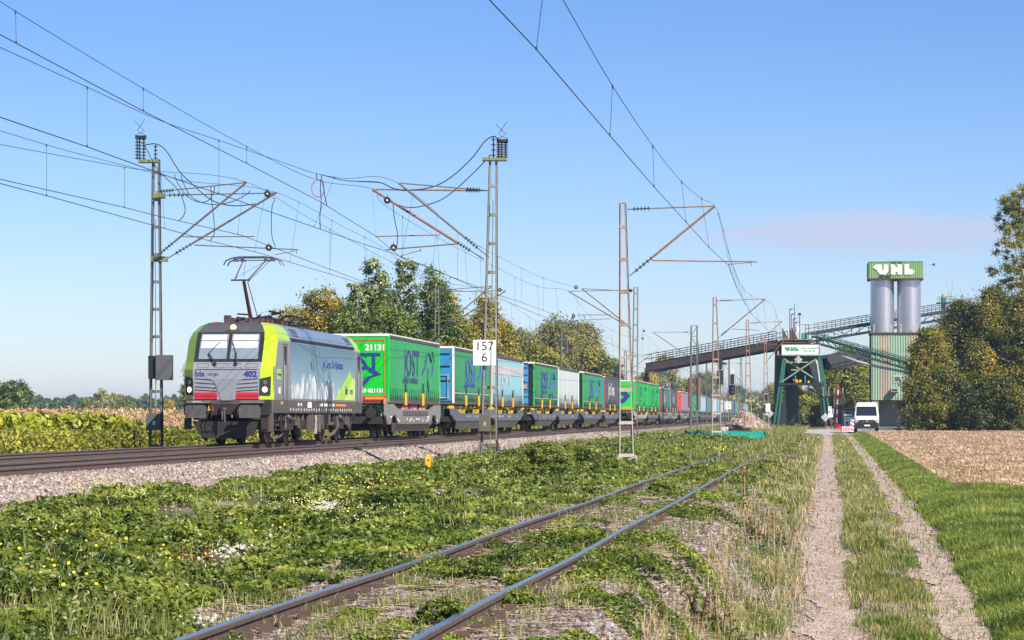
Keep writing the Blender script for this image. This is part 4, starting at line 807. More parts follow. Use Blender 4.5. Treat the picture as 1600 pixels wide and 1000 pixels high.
# -- near side mast with the kilometre sign
t, o = mast(764, 84.5, 250, .58, .26, galv, 'tall lattice mast carrying the white kilometre sign, beside the near track', thick=.11, lean=.14)
def q(px, py, d=84.5): return P(px, py, d) - o
cant(t, o, 84.1, ((764, 298), (623, 286)), ((764, 402), (623, 286)), ((.09, .25), (.12, .27)), [((660, 390), (603, 390), .0), ((604, 390), (714, 381), .025), ((626, 400), (657, 391), .014), ((657, 388), (657, 394), .012)], m=tubem)
cant(t, o, 84.9, ((764, 298), (582, 296)), ((756, 405), (582, 296)), ((.09, .2), (.12, .24)), [((587, 369.5), (688, 367), .022), ((582, 297), (587, 369), .004)], [(605, 313), (615, 387)], m=rtube, r=.045)
switchhead(t, q, base=(754, 792), yb=249, yt=220, small=(771, 214), cols=(779, 784, 790), colours=(insb, ins, insb))
cable(t, z34([(760, 140), (720, 118), (705, 110), (660, 135), (590, 225), (480, 325), (380, 375), (250, 392), (180, 380), (110, 350), (0, 345)], 560, 180), 84.3, o, .018)
cable(t, z34([(690, 205), (590, 310), (450, 430), (330, 474), (260, 480), (210, 470)], 560, 180), 84.6, o, .016)
cable(t, z34([(180, 460), (188, 540), (204, 620), (200, 690)], 560, 180), 84.8, o)
mb = MB(); mb.tube((.03, -.2, .3), (.14, -.2, 8.6), .018, 6, m=olive); mb.build('switch_rod', None, t)
mb = MB(); a, b = q(739.5, 571), q(774.5, 531.5); mb.box(a.x, b.x, -.2, -.18, a.z, b.z, pm('sign_white', (.80, .80, .82), .4, var=.03)); s_ = mb.build('kilometre_sign', None, t, label='white plate reading 157 over 6')
text('157', .42, (q(757, 0).x, -.203, q(0, 541.5).z), black, s_, bold=.0, sx=1.0); text('6', .44, (q(757, 0).x, -.203, q(0, 559).z), black, s_)
mb = MB(); mb.box(q(749, 0).x, q(767, 0).x, -.4, -.12, q(0, 674).z, q(0, 648).z, pm('switch_box', (.10, .10, .075), .5, var=.15)); mb.box(q(756, 0).x, q(759, 0).x, -.405, -.4, q(0, 665).z, q(0, 659).z, pm('pink_tag', (.5, .3, .26), .6)); mb.build('switch_drive', None, t, bevel=.015)
mb = MB(); mb.box(q(765, 0).x, q(768, 0).x, -.15, -.13, q(0, 640).z, q(0, 572).z, pm('pale_strip', (.65, .6, .5), .6)); mb.build('cable_duct', None, t)
mb = MB(); 
for s in (-1, 1): mb.add([(s * .29, -.12, 0), (s * .5, -.14, 0), (s * .29, -.12, .75), (s * .29, .12, 0), (s * .5, .1, 0), (s * .29, .12, .75)], [(0, 1, 2), (3, 4, 5), (0, 1, 4, 3), (1, 2, 5, 4), (2, 0, 3, 5)], galv)
mb.build('gusset', None, t)
# -- second pair
t, o = mast(991, 155, 449, .42, .26, galv, 'grey lattice mast just behind the rust streaked siding mast', thick=.1, lean=.1, depth=.3)
cant(t, o, 154, ((990, 455), (909, 451)), ((988, 514), (909, 451)), ((.03, .1), (.05, .22)), [((905, 492), (955, 492), .025)], [(900, 449)])
cant(t, o, 156, ((990, 453), (888, 455)), ((988, 514), (888, 455)), ((.03, .1), (.06, .2)), [((905, 500), (954, 498), .02)], [(896, 494)])
t, o = mast(683, 155, 448, .5, .26, dgal, 'grey lattice mast rising behind the first trailer against the dark trees', thick=.12)
cant(t, o, 154, ((684, 454), (768, 447)), ((686, 515), (768, 447)), ((.04, .2), (.06, .2)), [((695, 501), (783, 500), .02)], [(781, 453)])
cant(t, o, 156, ((684, 456), (790, 454)), ((686, 516), (790, 455)), ((.04, .2), (.06, .2)), [((700, 493), (790, 492), .02)], [(779, 494)])
# -- third pair and the ones beyond
def truss(px, d, pytop, w, m, label, weights=False):
    X = (px - 800) / F * d; zb = gzf(X, d) - .1; H = (650 - pytop) / F * d - zb; t = empty('lattice_mast', (X, d, zb), 0, label, 'mast', 'overhead line masts')
    for sx in (-1, 1):
        mb = MB()
        for sy in (-1, 1): mb.bar((sx * w / 2, sy * w / 2, 0), (sx * w / 2 * .85, sy * w / 2 * .85, H), .1, .1, m)
        mb.build('mast_leg', None, t)
    mb = MB(); n = int(H / .9)
    for k in range(n):
        z0, z1 = H * k / n, H * (k + 1) / n; s = 1 if k % 2 else -1; ww = w / 2 * .95
        for y in (-ww, ww): mb.bar((-s * ww, y, z0), (s * ww, y, z1), .05, .03, m); mb.bar((-ww, y, z1), (ww, y, z1), .05, .03, m)
    mb.build('bracing', None, t)
    if weights:
        for x in (-w * .62, w * .62):
            mb = MB()
            for k in range(16): mb.tube((x, -w * .6, 2.2 + k * .17), (x, -w * .6, 2.2 + k * .17 + .14), .2, 10, m=pm('rusty_weight', (.17, .10, .08), .85, var=.35, scale=8))
            mb.tube((x, -w * .6, 2), (x, -w * .6, H * .85), .02, m=black); mb.build('tension_weights', None, t)
    return t, Vector((X, d, zb))
t, o = truss(882, 234.6, 503, .62, gmast, 'dark lattice mast with tension gear in front of the far willow wood', True)
cant(t, o, 234, ((884, 515), (945, 515)), ((886, 553), (945, 516)), ((.03, .15), (.05, .15)), [((860, 501), (905, 500), .02)], [(845, 522), (848, 534)])
t, o = truss(1084.5, 234, 509, .62, gmast, 'dark lattice mast with two stacks of rusty tension weights beside the track', True)
cant(t, o, 233, ((1080, 519), (1022, 519)), ((1080, 560), (1020, 519)), ((.08, .2), (.05, .12)), [((1019, 550), (1060, 550), .02)], [(1006, 517), (1004, 529)])
for k, (px, d, pt, lab) in enumerate(((977, 313, 548, 'slim far mast standing left of the tracks among the trees, behind the siding mast'), (1128, 313, 540, 'slim far mast right of the tracks, behind the signals'), (1033, 392, 565, 'small distant mast left of the tracks'), (1158, 392, 560, 'small distant mast right of the tracks'))):
    t, o = mast(px, d, pt, .5, .3, gmast, lab, thick=.14, step=1.2); s = 1 if k % 2 == 0 else -1; x = px + s * 40 * 313 / d
    cant(t, o, d, ((px, pt + 8), (x, pt + 6)), ((px, pt + 36), (x, pt + 6)), ((.05, .2), (.05, .15)))
# -- siding masts, rust above and pale below
t, o = mast(979.5, 80, 318, .5, .19, rust, 'foremost siding mast, rusty above and pale painted below, on a stone footing', step=1.02, thick=.07, lean=-.13, depth=.2)
cant(t, o, 80, ((980, 327), (1117, 322)), ((984, 431), (1117, 322)), ((.06, .26), (.06, .27)), [((1018, 407), (1183, 409), .022), ((1138, 413), (1175, 410), .014), ((1175, 408), (1174, 415), .014)], m=rtube)
mb = MB(); a = P(970, 716, 80) - o; b = P(980, 716, 79) - o; mb.box(-.42, -.02, -1., -.4, -.25, .22, pm('old_concrete', (.20, .19, .18), .95, var=.35, bump=1)); mb.box(.25, .55, -.5, 0, -.1, .16, _m['old_concrete']); mb.box(-.32, -.22, -1.3, -1.1, .0, .05, orange); mb.build('footing_block', None, t, bevel=.04)
mb = MB()
for s in (-1, 1): mb.bar((s * .25, -.1, .55), (s * .4, -.14, .0), .06, .06, rust); mb.bar((s * -.25, -.1, .3), (s * .25, -.1, .5), .05, .03, rust)
mb.build('stay', None, t)
for px, d, pt, tip, dg, lab in ((1120, 149, 465, (1196, 467), (1123, 527), 'second siding mast, rusty, rising out of the green netting'), (1170, 214, 500, (1222, 502), (1173, 546), 'third siding mast, in front of the rubble heap'), (1197.5, 262, 527, (1228, 528), (1199, 562), 'fourth siding mast with a white box, left of the loading tower')):
    t, o = mast(px, d, pt, .62, .2, rust, lab, step=1.05, thick=.08, lean=-.12, depth=.2)
    cant(t, o, d, ((px, pt + 5), tip), ((px + 1, dg[1] + 2), tip), ((.06, .3), (.08, .2)), [((px + 24 * 149 / d, dg[1] - 13 * 149 / d), (px + 66 * 149 / d, dg[1] - 11 * 149 / d), .022)], m=rtube)
    if d > 250: mb = MB(); mb.box(-.1, .35, -.3, -.1, 1.9, 2.7, whitep); mb.build('white_box', None, t)

# ------------------------------------------------------------------ wires
def sagline(pts, n=10):
    p = [pts[0]] + pts + [pts[-1]]; out = []
    for i in range(1, len(p) - 2):
        for k in range(n):
            u = k / n; a, b, c, e = p[i - 1], p[i], p[i + 1], p[i + 2]; out.append(.5 * ((2 * b) + (c - a) * u + (2 * a - 5 * b + 4 * c - e) * u * u + (3 * b - a - 3 * c + e) * u ** 3))
    out.append(pts[-1]); return out
def wpt(px, py, s, vp=1267): return P(px, py, F * s / (vp - px))
def onl(line, d):
    for a, b in zip(line, line[1:]):
        if a.y <= d <= b.y: return a.lerp(b, (d - a.y) / max(b.y - a.y, 1e-6))
def overhead(label, contact, messenger, drops, sup=None):
    t = empty('overhead_line', tuple(contact[0]), 0, label, 'overhead line', 'overhead lines'); o = contact[0]
    C = contact; M = sagline(messenger, 8)
    mb = MB(); mb.path([p - o for p in C], .0105, 4); mb.build('contact_wire', wirem, t)
    mb = MB(); mb.path([p - o for p in M], .0078, 4); mb.build('messenger_wire', wbl, t)
    for d in drops:
        a = onl(C, d); b = onl(M, d)
        if a is None or b is None: continue
        mb = MB(); mb.tube(a - o, b - o, .0048, 4, m=wbl); mb.box(a.x - o.x - .012, a.x - o.x + .012, a.y - o.y - .02, a.y - o.y + .02, a.z - o.z - .01, a.z - o.z + .04, wirem); mb.tube(b - o + Vector((0, 0, -.05)), b - o + Vector((0, 0, .02)), .014, 4, m=wirem); mb.build('dropper', None, t)
def spans(s0, zc, zm, ds, stag, t=TM, sag=1.0, smul=1):
    c, m = [], []
    for i, (a, b) in enumerate(zip(ds, ds[1:])):
        for k in range(6):
            u = k / 6; d = a + (b - a) * u; sg = stag * (1 - 2 * u) * (1 if i % 2 else -1); x = -s0 + t * d
            c.append(Vector((x + sg, d, zc))); m.append(Vector((x + sg * .6, d, zm - 4 * sag * u * (1 - u))))
    return c, m
far_c, far_m = spans(18.8, 5.35, 7.3, [155, 234.6, 313, 392, 470, 550], .3); near_c, near_m = spans(14.95, 5.35, 7.4, [155, 234, 313, 392, 470, 550], -.3)
fd = np.arange(162, 545, 9.7)
# far track: two overlapping lines between the first masts
overhead('overhead line over the far track that the raised pantograph touches', [wpt(0, 286.6, 18.9), wpt(76, 306.6, 18.9), wpt(232, 350, 18.8), wpt(330, 377, 18.8), wpt(404, 395, 18.8), wpt(454, 410, 18.8), wpt(545, 437, 18.8), Vector((-18.8 + TM * 120, 120, 5.35))] + far_c, [wpt(-20, 198, 18.9), wpt(82, 229, 18.9), wpt(161, 250, 18.9), wpt(264, 276, 18.9), wpt(300, 284, 18.7), wpt(432, 301, 18.4), wpt(540, 356, 18.8), wpt(600, 388, 18.8), Vector((-18.8 + TM * 128, 128, 6.5))] + far_m, [63.3, 74.5, 86.5, 92.4, 100, 108, 117, 125, 134, 144] + list(fd))
overhead('second line over the far track, ending in the overlap beside the switch mast', [wpt(0, 280, 19.4), wpt(194, 324, 19.2), wpt(240, 336, 19.1), wpt(379, 368, 18.6), wpt(500, 415, 18.4), wpt(600, 452, 18.5), Vector((-18.5 + TM * 154, 154, 5.9))], [wpt(-20, 222, 19.4), wpt(193, 261, 19.2), wpt(240, 267, 19.1), wpt(385, 284.5, 18.4), wpt(500, 350, 18.4), Vector((-18.6 + TM * 125, 125, 6.7)), Vector((-18.6 + TM * 154, 154, 7.6))], [71.6, 83.2, 98, 106.5, 115.5, 124, 133, 142])
# near track
overhead('overhead line over the near track running under the first cantilevers', [wpt(-30, 176, 14.75), wpt(0, 183, 14.7), wpt(138, 230, 14.7), wpt(264, 276, 14.8), wpt(354, 307, 14.8), wpt(408, 326, 14.8), wpt(500, 358, 14.7), wpt(570, 382, 14.5), wpt(609, 394, 14.2), wpt(668, 418, 14.3), wpt(774, 459, 14.8), wpt(819, 474, 14.8), Vector((-14.9 + TM * 154, 154, 5.9))], [wpt(-20, 66, 14.7), wpt(0, 74, 14.7), wpt(140, 138, 14.7), wpt(250, 188, 14.7), wpt(347, 221, 14.8), wpt(440, 253, 14.7), wpt(490, 270, 14.4), wpt(539, 279, 14), wpt(622, 286, 13.7), wpt(728, 371, 14.6), wpt(780, 401, 14.8), wpt(821, 422, 14.8), wpt(857, 437, 14.8), wpt(905, 450, 14.4)], [52, 64, 75.8, 89, 97, 105, 114, 121, 131, 142])
overhead('upper line climbing over the near track towards the top left', [wpt(-30, 40, 14.6), wpt(0, 54, 14.6), wpt(219, 171, 14.5), wpt(385, 255, 14.5), wpt(500, 315, 14.4), wpt(587, 369, 14.4), wpt(626, 402, 14.5), wpt(668, 416, 14.6), wpt(774, 464, 14.9), wpt(808, 478, 14.9)] + near_c, [wpt(-30, -20, 14.6), wpt(28, 20, 14.6), wpt(225, 139, 14.5), wpt(385, 229, 14.5), wpt(495, 281, 14.4), wpt(581, 295, 14.2), wpt(603, 322, 14.4), wpt(700, 380, 14.8), wpt(774, 417, 14.9), wpt(807, 434, 14.9), wpt(846, 449, 14.9), wpt(888, 455, 14.8)] + near_m[1:], [47, 55.6, 65.8, 91, 101, 110, 119.5, 129, 139.5, 149] + list(fd))
# connectors between the near lines
t = empty('jumper_loop', tuple(P(500, 275, 76)), 0, 'pinkish jumper loops tying the two upper lines together in mid air', 'jumper loop'); o = P(500, 275, 76)
cable(t, z34([(245, 190), (215, 230), (225, 290), (275, 308), (300, 270), (290, 200)], 440, 240, 4.546), 76, o, .014, 'loop', pm('red_cable', (.40, .10, .10), .5))
cable(t, z34([(285, 150), (280, 195), (275, 250), (282, 340), (272, 440), (275, 535)], 440, 240, 4.546), 76, o, .014, 'jumper_cable')
cable(t, z34([(248, 140), (255, 185), (290, 195), (300, 240), (305, 290), (322, 370)], 440, 240, 4.546), 76, o, .014, 'jumper_cable')
cable(t, z34([(285, 150), (440, 190), (560, 198), (695, 205)], 440, 240, 4.546), 76, o, .012, 'jumper_cable')
# siding line
sc = [P(700, -80, 26.5), P(765, 0, 29.8), P(838, 77, 33.8), P(953, 212, 44.2), P(1022, 292, 54.1), P(1072, 347, 63.9), P(1108, 387, 73.6), P(1138, 414, 80)]
s2c, s2m = spans(3.3, 4.85, 6.5, [149, 214, 262, 330], .3, TS, .8)
overhead('overhead line of the siding, crossing the sky from the top edge', sc + [P(1150, 447, 91), P(1171, 487, 120)] + s2c, [P(790, -190, 27), P(853, -48, 33.8), P(880, 0, 36), P(957, 134, 44.2), P(1020, 228, 54.1), P(1065, 284, 63.9), P(1096, 310, 73.6), P(1117, 322, 80), P(1128, 352, 90), P(1142, 405, 105), P(1160, 448, 122), P(1180, 465, 138)] + s2m, [33.8, 44.2, 54.1, 63.9, 73.6, 84, 92, 101, 111, 122, 133, 143] + list(np.arange(157, 325, 10.5)))
# ------------------------------------------------------------------ loading tower over the siding
tg = pm('tower_green', (.015, .11, .075), .6, var=.25, scale=1.5); tdk = pm('dark_sheet_and_shade', (.006, .02, .02), .8, var=.4, scale=1.5, stretch=(2, 2, .4)); cream = pm('faded_green_steel', (.22, .28, .18), .7, var=.2); brown = pm('brown_rust_plate', (.11, .065, .045), .85, var=.35, scale=2); sgreen = pm('sign_green', (.02, .30, .15), .5, var=.05); lat = pm('conveyor_green', (.05, .24, .15), .6, var=.2); dkst = pm('dark_conveyor_steel', (.04, .038, .042), .7, var=.3); pale = pm('pale_steel', (.42, .41, .38), .6, var=.15)
def uhl(parent, x0, z0, s, y, m, flip=1):
    U = [(24, 22.5), (28, 18.5), (38.5, 18.5), (38.5, 26.5), (41, 26.5), (41, 18.5), (48, 18.5), (48, 29), (44, 34), (40, 35), (35, 33.5), (31.5, 30), (30.5, 26.2), (28, 26)]
    H = [(52, 18.5), (59, 18.5), (59, 23), (62.2, 23), (62.2, 18.5), (69.2, 18.5), (69.2, 34.2), (62.2, 34.2), (62.2, 30), (59, 30), (59, 34.2), (52, 34.2)]
    Lt = [(73, 18), (79.8, 18), (79.8, 26.2), (85, 26.2), (88.5, 30), (85, 34.2), (73, 34.2)]
    for pts in (U, H, Lt): mb = MB(); mb.prism([(x0 + (a - 24) * s, z0 - (b - 18) * s) for a, b in pts], 'y', y - .04, y, m); mb.build('letter', None, parent)
d0 = 280.; o = P(1250, 650, d0); o.z = gzf(o.x, d0)
tw = empty('loading_tower', tuple(o), -.08, 'dark green steel loading tower with a white lettered fascia standing over the siding', 'loading tower')
q = lambda px, py, dd=0.: P(px, py, d0 + dd) - o
mb = MB()
for dd in (0, 9):
    for a, b in (((1209, 668), (1225, 556)), ((1216, 664), (1227, 560)), ((1291, 662), (1279, 556)), ((1299, 664), (1282, 560))): 
        if dd and a[0] in (1216, 1299): continue
        mb = MB(); mb.bar(q(*a) + Vector((0, dd, 0)), q(*b) + Vector((0, dd, 0)), .24, .24, tdk if dd else tg); mb.build('leg', None, tw)  # rear legs take the dark colour as painted shade, front legs stay green
mb = MB(); A, B = q(1215, 663), q(1226, 560); v = [A + Vector((.1, .2, 0)), A + Vector((2.7, 10, .1)), A + Vector((2.4, 10, 4.4)), B + Vector((.1, .2, -2.9))]
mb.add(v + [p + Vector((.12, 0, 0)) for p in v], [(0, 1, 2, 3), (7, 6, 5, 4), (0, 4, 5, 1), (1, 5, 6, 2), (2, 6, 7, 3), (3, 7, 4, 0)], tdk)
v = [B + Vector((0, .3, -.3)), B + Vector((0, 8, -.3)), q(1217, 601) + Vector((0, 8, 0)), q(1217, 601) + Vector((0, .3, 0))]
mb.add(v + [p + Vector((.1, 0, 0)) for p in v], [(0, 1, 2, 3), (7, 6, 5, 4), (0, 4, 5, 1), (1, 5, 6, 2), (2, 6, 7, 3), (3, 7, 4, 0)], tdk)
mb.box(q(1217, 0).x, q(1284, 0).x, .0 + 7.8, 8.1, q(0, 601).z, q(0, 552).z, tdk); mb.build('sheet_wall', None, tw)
mb = MB(); a, b = q(1224, 556), q(1279, 556); c2, e2 = q(1240, 598), q(1272, 598)
v = [a + Vector((0, .4, 0)), b + Vector((0, .4, 0)), b + Vector((0, 7.4, 0)), a + Vector((0, 7.4, 0)), c2 + Vector((0, 2.6, 0)), e2 + Vector((0, 2.6, 0)), e2 + Vector((0, 5, 0)), c2 + Vector((0, 5, 0))]
mb.add(v, [(0, 1, 5, 4), (1, 2, 6, 5), (2, 3, 7, 6), (3, 0, 4, 7), (4, 5, 6, 7)], pm('hopper_sheet', (.02, .075, .055), .7, var=.3)); mb.build('hopper', None, tw)
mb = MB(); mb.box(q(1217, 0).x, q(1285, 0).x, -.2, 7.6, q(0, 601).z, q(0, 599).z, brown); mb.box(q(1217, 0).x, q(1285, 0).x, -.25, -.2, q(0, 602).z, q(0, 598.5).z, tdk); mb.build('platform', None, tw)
mb = MB()
for a, b in (((1226, 561), (1270, 590)), ((1275, 561), (1221, 597)), ((1228, 566), (1262, 566)), ((1236, 578), (1250, 578))): mb.bar(q(*a) + Vector((0, -.1, 0)), q(*b) + Vector((0, -.1, 0)), .14, .14, cream)
mb.build('cross_brace', None, tw)
mb = MB(); 
for x in (1243, 1258): mb.box(q(x, 0).x - .07, q(x, 0).x + .07, -.1, .1, q(0, 598).z, q(0, 587).z, pm('teal_post', (.01, .25, .22), .5))
mb.build('post', None, tw)
mb = MB()
for k in range(9): x = 1244 + random.random() * 10; mb.ball(q(x, 597 - random.random() * 2.5), .16, 6, random.choice([yel, orange, redp]))
mb.ball(q(1263, 597), .15, 6, yel); mb.ball(q(1240, 594), .1, 6, orange); mb.build('flower_basket', None, tw)
mb = MB(); a = q(1270, 571); mb.tube(a + Vector((0, 1, .6)), q(1278, 597) + Vector((0, 1, 0)), .55, 10, .35, pale); mb.build('chute', None, tw)
mb = MB(); mb.box(q(1222, 0).x, q(1279.5, 0).x, -.3, -.15, q(0, 554).z, q(0, 538.5).z, pm('fascia_white', (.72, .73, .72), .5, var=.08)); mb.box(q(1221, 0).x, q(1281, 0).x, -.36, -.1, q(0, 556).z, q(0, 554.2).z, cream); mb.box(q(1221, 0).x, q(1222, 0).x, -.36, -.1, q(0, 554).z, q(0, 537).z, cream); mb.box(q(1279.5, 0).x, q(1281, 0).x, -.36, -.1, q(0, 554).z, q(0, 537).z, cream); mb.box(q(1221, 0).x, q(1281, 0).x, -.33, -.1, q(0, 538.5).z, q(0, 537.5).z, brown)
fs = mb.build('fascia', None, tw); uhl(fs, q(1226, 0).x, q(0, 542.5).z, .34 / 14.286 * 1.02, -.3, sgreen)
text('KIES U. TRANSPORTE', .19, (q(1265, 0).x, -.31, q(0, 544.5).z), sgreen, fs, bold=.006); text('07634 869 756,-', .21, (q(1265, 0).x, -.31, q(0, 548.6).z), sgreen, fs, bold=.006)
mb = MB(); mb.box(q(1222, 0).x, q(1268, 0).x, .2, 7, q(0, 536).z, q(0, 531).z, brown); mb.box(q(1221, 0).x, q(1268, 0).x, 0, 7, q(0, 531).z, q(0, 530).z, cream)
for x in (1223, 1234, 1238): a = q(x, 530); mb.add([a, a + Vector((.65, 0, 0)), a + Vector((0, 0, 1.25)), a + Vector((0, 1.5, 0)), a + Vector((.65, 1.5, 0)), a + Vector((0, 1.5, 1.25))], [(0, 1, 2), (3, 4, 5), (0, 1, 4, 3), (1, 2, 5, 4), (2, 0, 3, 5)], brown)
mb.build('top_deck', None, tw)
mb = MB()
for x, y0, y1 in ((1234, 530, 483), (1236.5, 530, 491), (1239.5, 530, 498), (1242, 530, 504), (1249.5, 530, 494), (1263.5, 536, 508)): mb.bar(q(x, y0), q(x, y1), .09, .09, brown)
for x, y in ((1234, 483.5), (1236.5, 491.5), (1239.5, 498.5), (1242, 504.5)): mb.tube(q(x, y), q(x + 4, y - 1), .07, 6, m=dkst); mb.tube(q(x + 4, y - 1), q(x + 8, y - 1.6), .02, 6, m=dkst)
mb.tube(q(1241.5, 530), q(1241.5, 475), .03, 6, m=dkst); mb.box(q(1247, 0).x, q(1251.5, 0).x, -.1, .1, q(0, 493).z, q(0, 489).z, dkst); mb.tube(q(1249.5, 506.6), q(1288, 506.6), .07, 6, m=pale); mb.build('lamp_post', None, tw)
mb = MB(); mb.tube(q(1246, 519), q(1246, 511), .2, 10, m=whitep); mb.box(q(1253, 0).x, q(1262, 0).x, .3, 2, q(0, 529).z, q(0, 520).z, lat); mb.build('motor_housing', None, tw)
def truss_beam(name, A, B, h, w, m, label, plate=None, belt=None, n=14, rail=0., cat='conveyor'):
    """box girder or lattice conveyor between two points; A and B lie on the middle of its lower chord"""
    A = Vector(A); B = Vector(B); t = empty(name, tuple(A), 0, label, cat); D = B - A; u = D.normalized(); s = Vector((-u.y, u.x, 0)).normalized() * w / 2; up = Vector((0, 0, h))
    mb = MB()
    for sg in (-1, 1):
        for k in (0, 1): mb.bar(s * sg + up * k, s * sg + up * k + D, .13, .13, m)
        for k in range(n):
            p, q_ = D * (k / n), D * ((k + 1) / n); mb.bar(p + s * sg, p + s * sg + up, .08, .08, m)
            mb.bar(p + s * sg + (up if k % 2 else Vector()), q_ + s * sg + (Vector() if k % 2 else up), .06, .06, m)
    mb.build('truss', None, t)
    if plate:
        mb = MB()
        for sg in (-1, 1): a = s * sg * 1.06; mb.add([a, a + D, a + D + up, a + up, a * .97, a * .97 + D, a * .97 + D + up, a * .97 + up], [(0, 1, 2, 3), (7, 6, 5, 4), (0, 4, 5, 1), (1, 5, 6, 2), (2, 6, 7, 3), (3, 7, 4, 0)], plate)
        for k in range(n + 1): a = s * -1.1 + D * (k / n); mb.bar(a, a + up, .1, .06, plate)
        mb.build('side_plate', None, t)
    mb = MB(); mb.add([s + up * .8, -s + up * .8, -s + up * .8 + D, s + up * .8 + D, s + up * .9, -s + up * .9, -s + up * .9 + D, s + up * .9 + D], [(0, 1, 2, 3), (7, 6, 5, 4), (0, 4, 5, 1), (1, 5, 6, 2), (2, 6, 7, 3), (3, 7, 4, 0)], belt or dkst); mb.build('belt', None, t)
    if rail:
        mb = MB()
        for sg in (-1, 1):
            for z in (rail, rail * .5): mb.bar(s * sg * 1.3 + up + Vector((0, 0, z)), s * sg * 1.3 + up + D + Vector((0, 0, z)), .07, .07, m)
            for k in range(2 * n): mb.bar(s * sg * 1.3 + up + D * (k / 2 / n), s * sg * 1.3 + up + D * (k / 2 / n) + Vector((0, 0, rail)), .06, .06, m)
        mb.build('handrail', None, t)
    return t
cv = truss_beam('conveyor_bridge', P(1222, 545, 284), P(1016, 581, 300), .95, 1.4, dkst, 'rust brown conveyor bridge crossing above the train, with a lattice handrail walkway', plate=pm('bridge_plate', (.30, .18, .15), .85, var=.25, scale=1), rail=1.0, n=9)
mb = MB(); oo = P(1222, 545, 284)
for px, d in ((1213, 285), (1219, 287)): mb.bar(P(px, 546, d) - oo, P(px - 2, 668, d) - oo, .3, .3, gmast)
for k in range(7): y0 = 552 + k * 16; mb.bar(P(1213, y0, 285) - oo, P(1219, y0 + 16, 287) - oo, .1, .1, gmast)
mb.build('support', None, cv); mb = MB()
for px in (1104, 1139): mb.bar(P(px, 560, 300) - oo, P(px, 662, 300) - oo, .16, .16, galv)
mb.build('support', None, cv)
cv = truss_beam('conveyor_bridge', P(1268, 534, 288), P(1660, 468, 330), 1.0, 1.3, dkst, 'long dark conveyor rising behind the silos to the upper right', rail=.9, n=16); oo = P(1268, 534, 288)
for px in (1295, 1345, 1470): pass
cv = truss_beam('conveyor_bridge', P(1272, 535, 284), P(1440, 583, 276), .7, 1.0, pm('conveyor_pale_green', (.06, .17, .12), .6, var=.2), 'green lattice conveyor sloping down from the tower in front of the silo building', n=9, rail=.4)
mb = MB(); oo = P(1272, 535, 284); mb.path([P(1308, 553, 282) - oo, P(1340, 565, 280) - oo, P(1375, 574, 279) - oo, P(1430, 584, 276) - oo], .16, 6, pale); mb.build('pipe', None, cv)
cv = truss_beam('conveyor_bridge', P(1284, 578, 305), P(1362, 566, 312), 1.6, 1.4, dkst, 'black lower conveyor gallery between the tower and the silo building', plate=dkst, n=8)
# green pylon with railed head behind the bushes
o = P(1474, 650, 312); o.z = gzf(o.x, 312); t = empty('pylon', tuple(o), 0, 'green pylon with a railed lookout head and pinkish cap above the bushes', 'pylon'); q = lambda px, py: P(px, py, 312) - o
mb = MB(); mb.bar((0, 0, 0), q(1474, 472), .5, .5, lat); mb.build('post', None, t); mb = MB(); mb.box(q(1465, 0).x, q(1489, 0).x, -1, 1, q(0, 474).z, q(0, 472.5).z, tg); mb.build('platform', None, t)
mb = MB()
for z in (464, 468): 
    for y in (-1, 1): mb.bar(q(1465, z) + Vector((0, y, 0)), q(1489, z) + Vector((0, y, 0)), .05, .05, lat)
for x in (1465, 1471, 1477, 1483, 1489): mb.bar(q(x, 473) + Vector((0, -1, 0)), q(x, 463.5) + Vector((0, -1, 0)), .05, .05, lat)
mb.build('handrail', None, t); mb = MB(); mb.tube(q(1474, 472), q(1474, 465), .3, 10, m=tg); mb.tube(q(1474, 465), q(1474, 460), .2, 10, m=pm('pink_cap', (.5, .28, .22), .6)); mb.build('machine_head', None, t)

# ------------------------------------------------------------------ silo building
d0 = 290.; o = P(1401, 650, d0); o.z = gzf(o.x, d0) ; q = lambda px, py: P(px, py, d0) - o
sb = empty('silo_tower', tuple(o), -.11, 'green clad building with two steel silos under a lettered green box', 'silo')
cg = pm('cladding_green', (.27, .40, .29), .55, var=.12, scale=.8, stretch=(2, 2, .3)); cb = pm('cladding_brown', (.35, .29, .245), .7, var=.2, scale=.8, stretch=(2, 2, .3)); cy = pm('cladding_ochre', (.40, .34, .24), .7, var=.15, scale=.8); boxg = pm('box_green', (.20, .36, .15), .5, var=.06)
def clad(name, x0, x1, y0, z0, z1, cols, parent, pitch=.28, depth=.07, back=7.):
    mb = MB(); n = int((x1 - x0) / pitch); w = (x1 - x0) / n
    for k in range(n):
        a = x0 + k * w; v = [(a, y0), (a + w * .38, y0), (a + w * .5, y0 - depth), (a + w * .88, y0 - depth), (a + w, y0)]; f = (a - x0) / (x1 - x0)
        for (c, e), s in cols.items():
            if c <= f < e:
                zz = z0
                for z, m in s: 
                    ze = z0 + (z1 - z0) * z; mb.add([(x, y, zz) for x, y in v] + [(x, y, ze) for x, y in v], [(i, i + 1, i + 6, i + 5) for i in range(4)], m); zz = ze
    m0 = list(cols.values())[0][0][1]; mb.box(x0, x1, y0 + .02, y0 + back, z0, z1, m0); return mb.build(name, None, parent)
xl, xr = q(1362, 0).x, q(1441, 0).x; zb, zm_, zt = q(0, 625).z, q(0, 625).z, q(0, 521).z
clad('cladding', xl, xr, 0, zb, zt, {(0, .15): [(1, cg)], (.15, .33): [(.78, cb), (1, cy)], (.33, .68): [(1, cg)], (.68, .86): [(.78, cb), (1, cy)], (.86, 1.01): [(1, cg)]}, sb)
mb = MB(); mb.box(xl - .03, xl, 0, 7, 0, zt, tdk); mb.build('side_wall_shade', None, sb)  # thin near-black sheet: shade of the left side put into colour
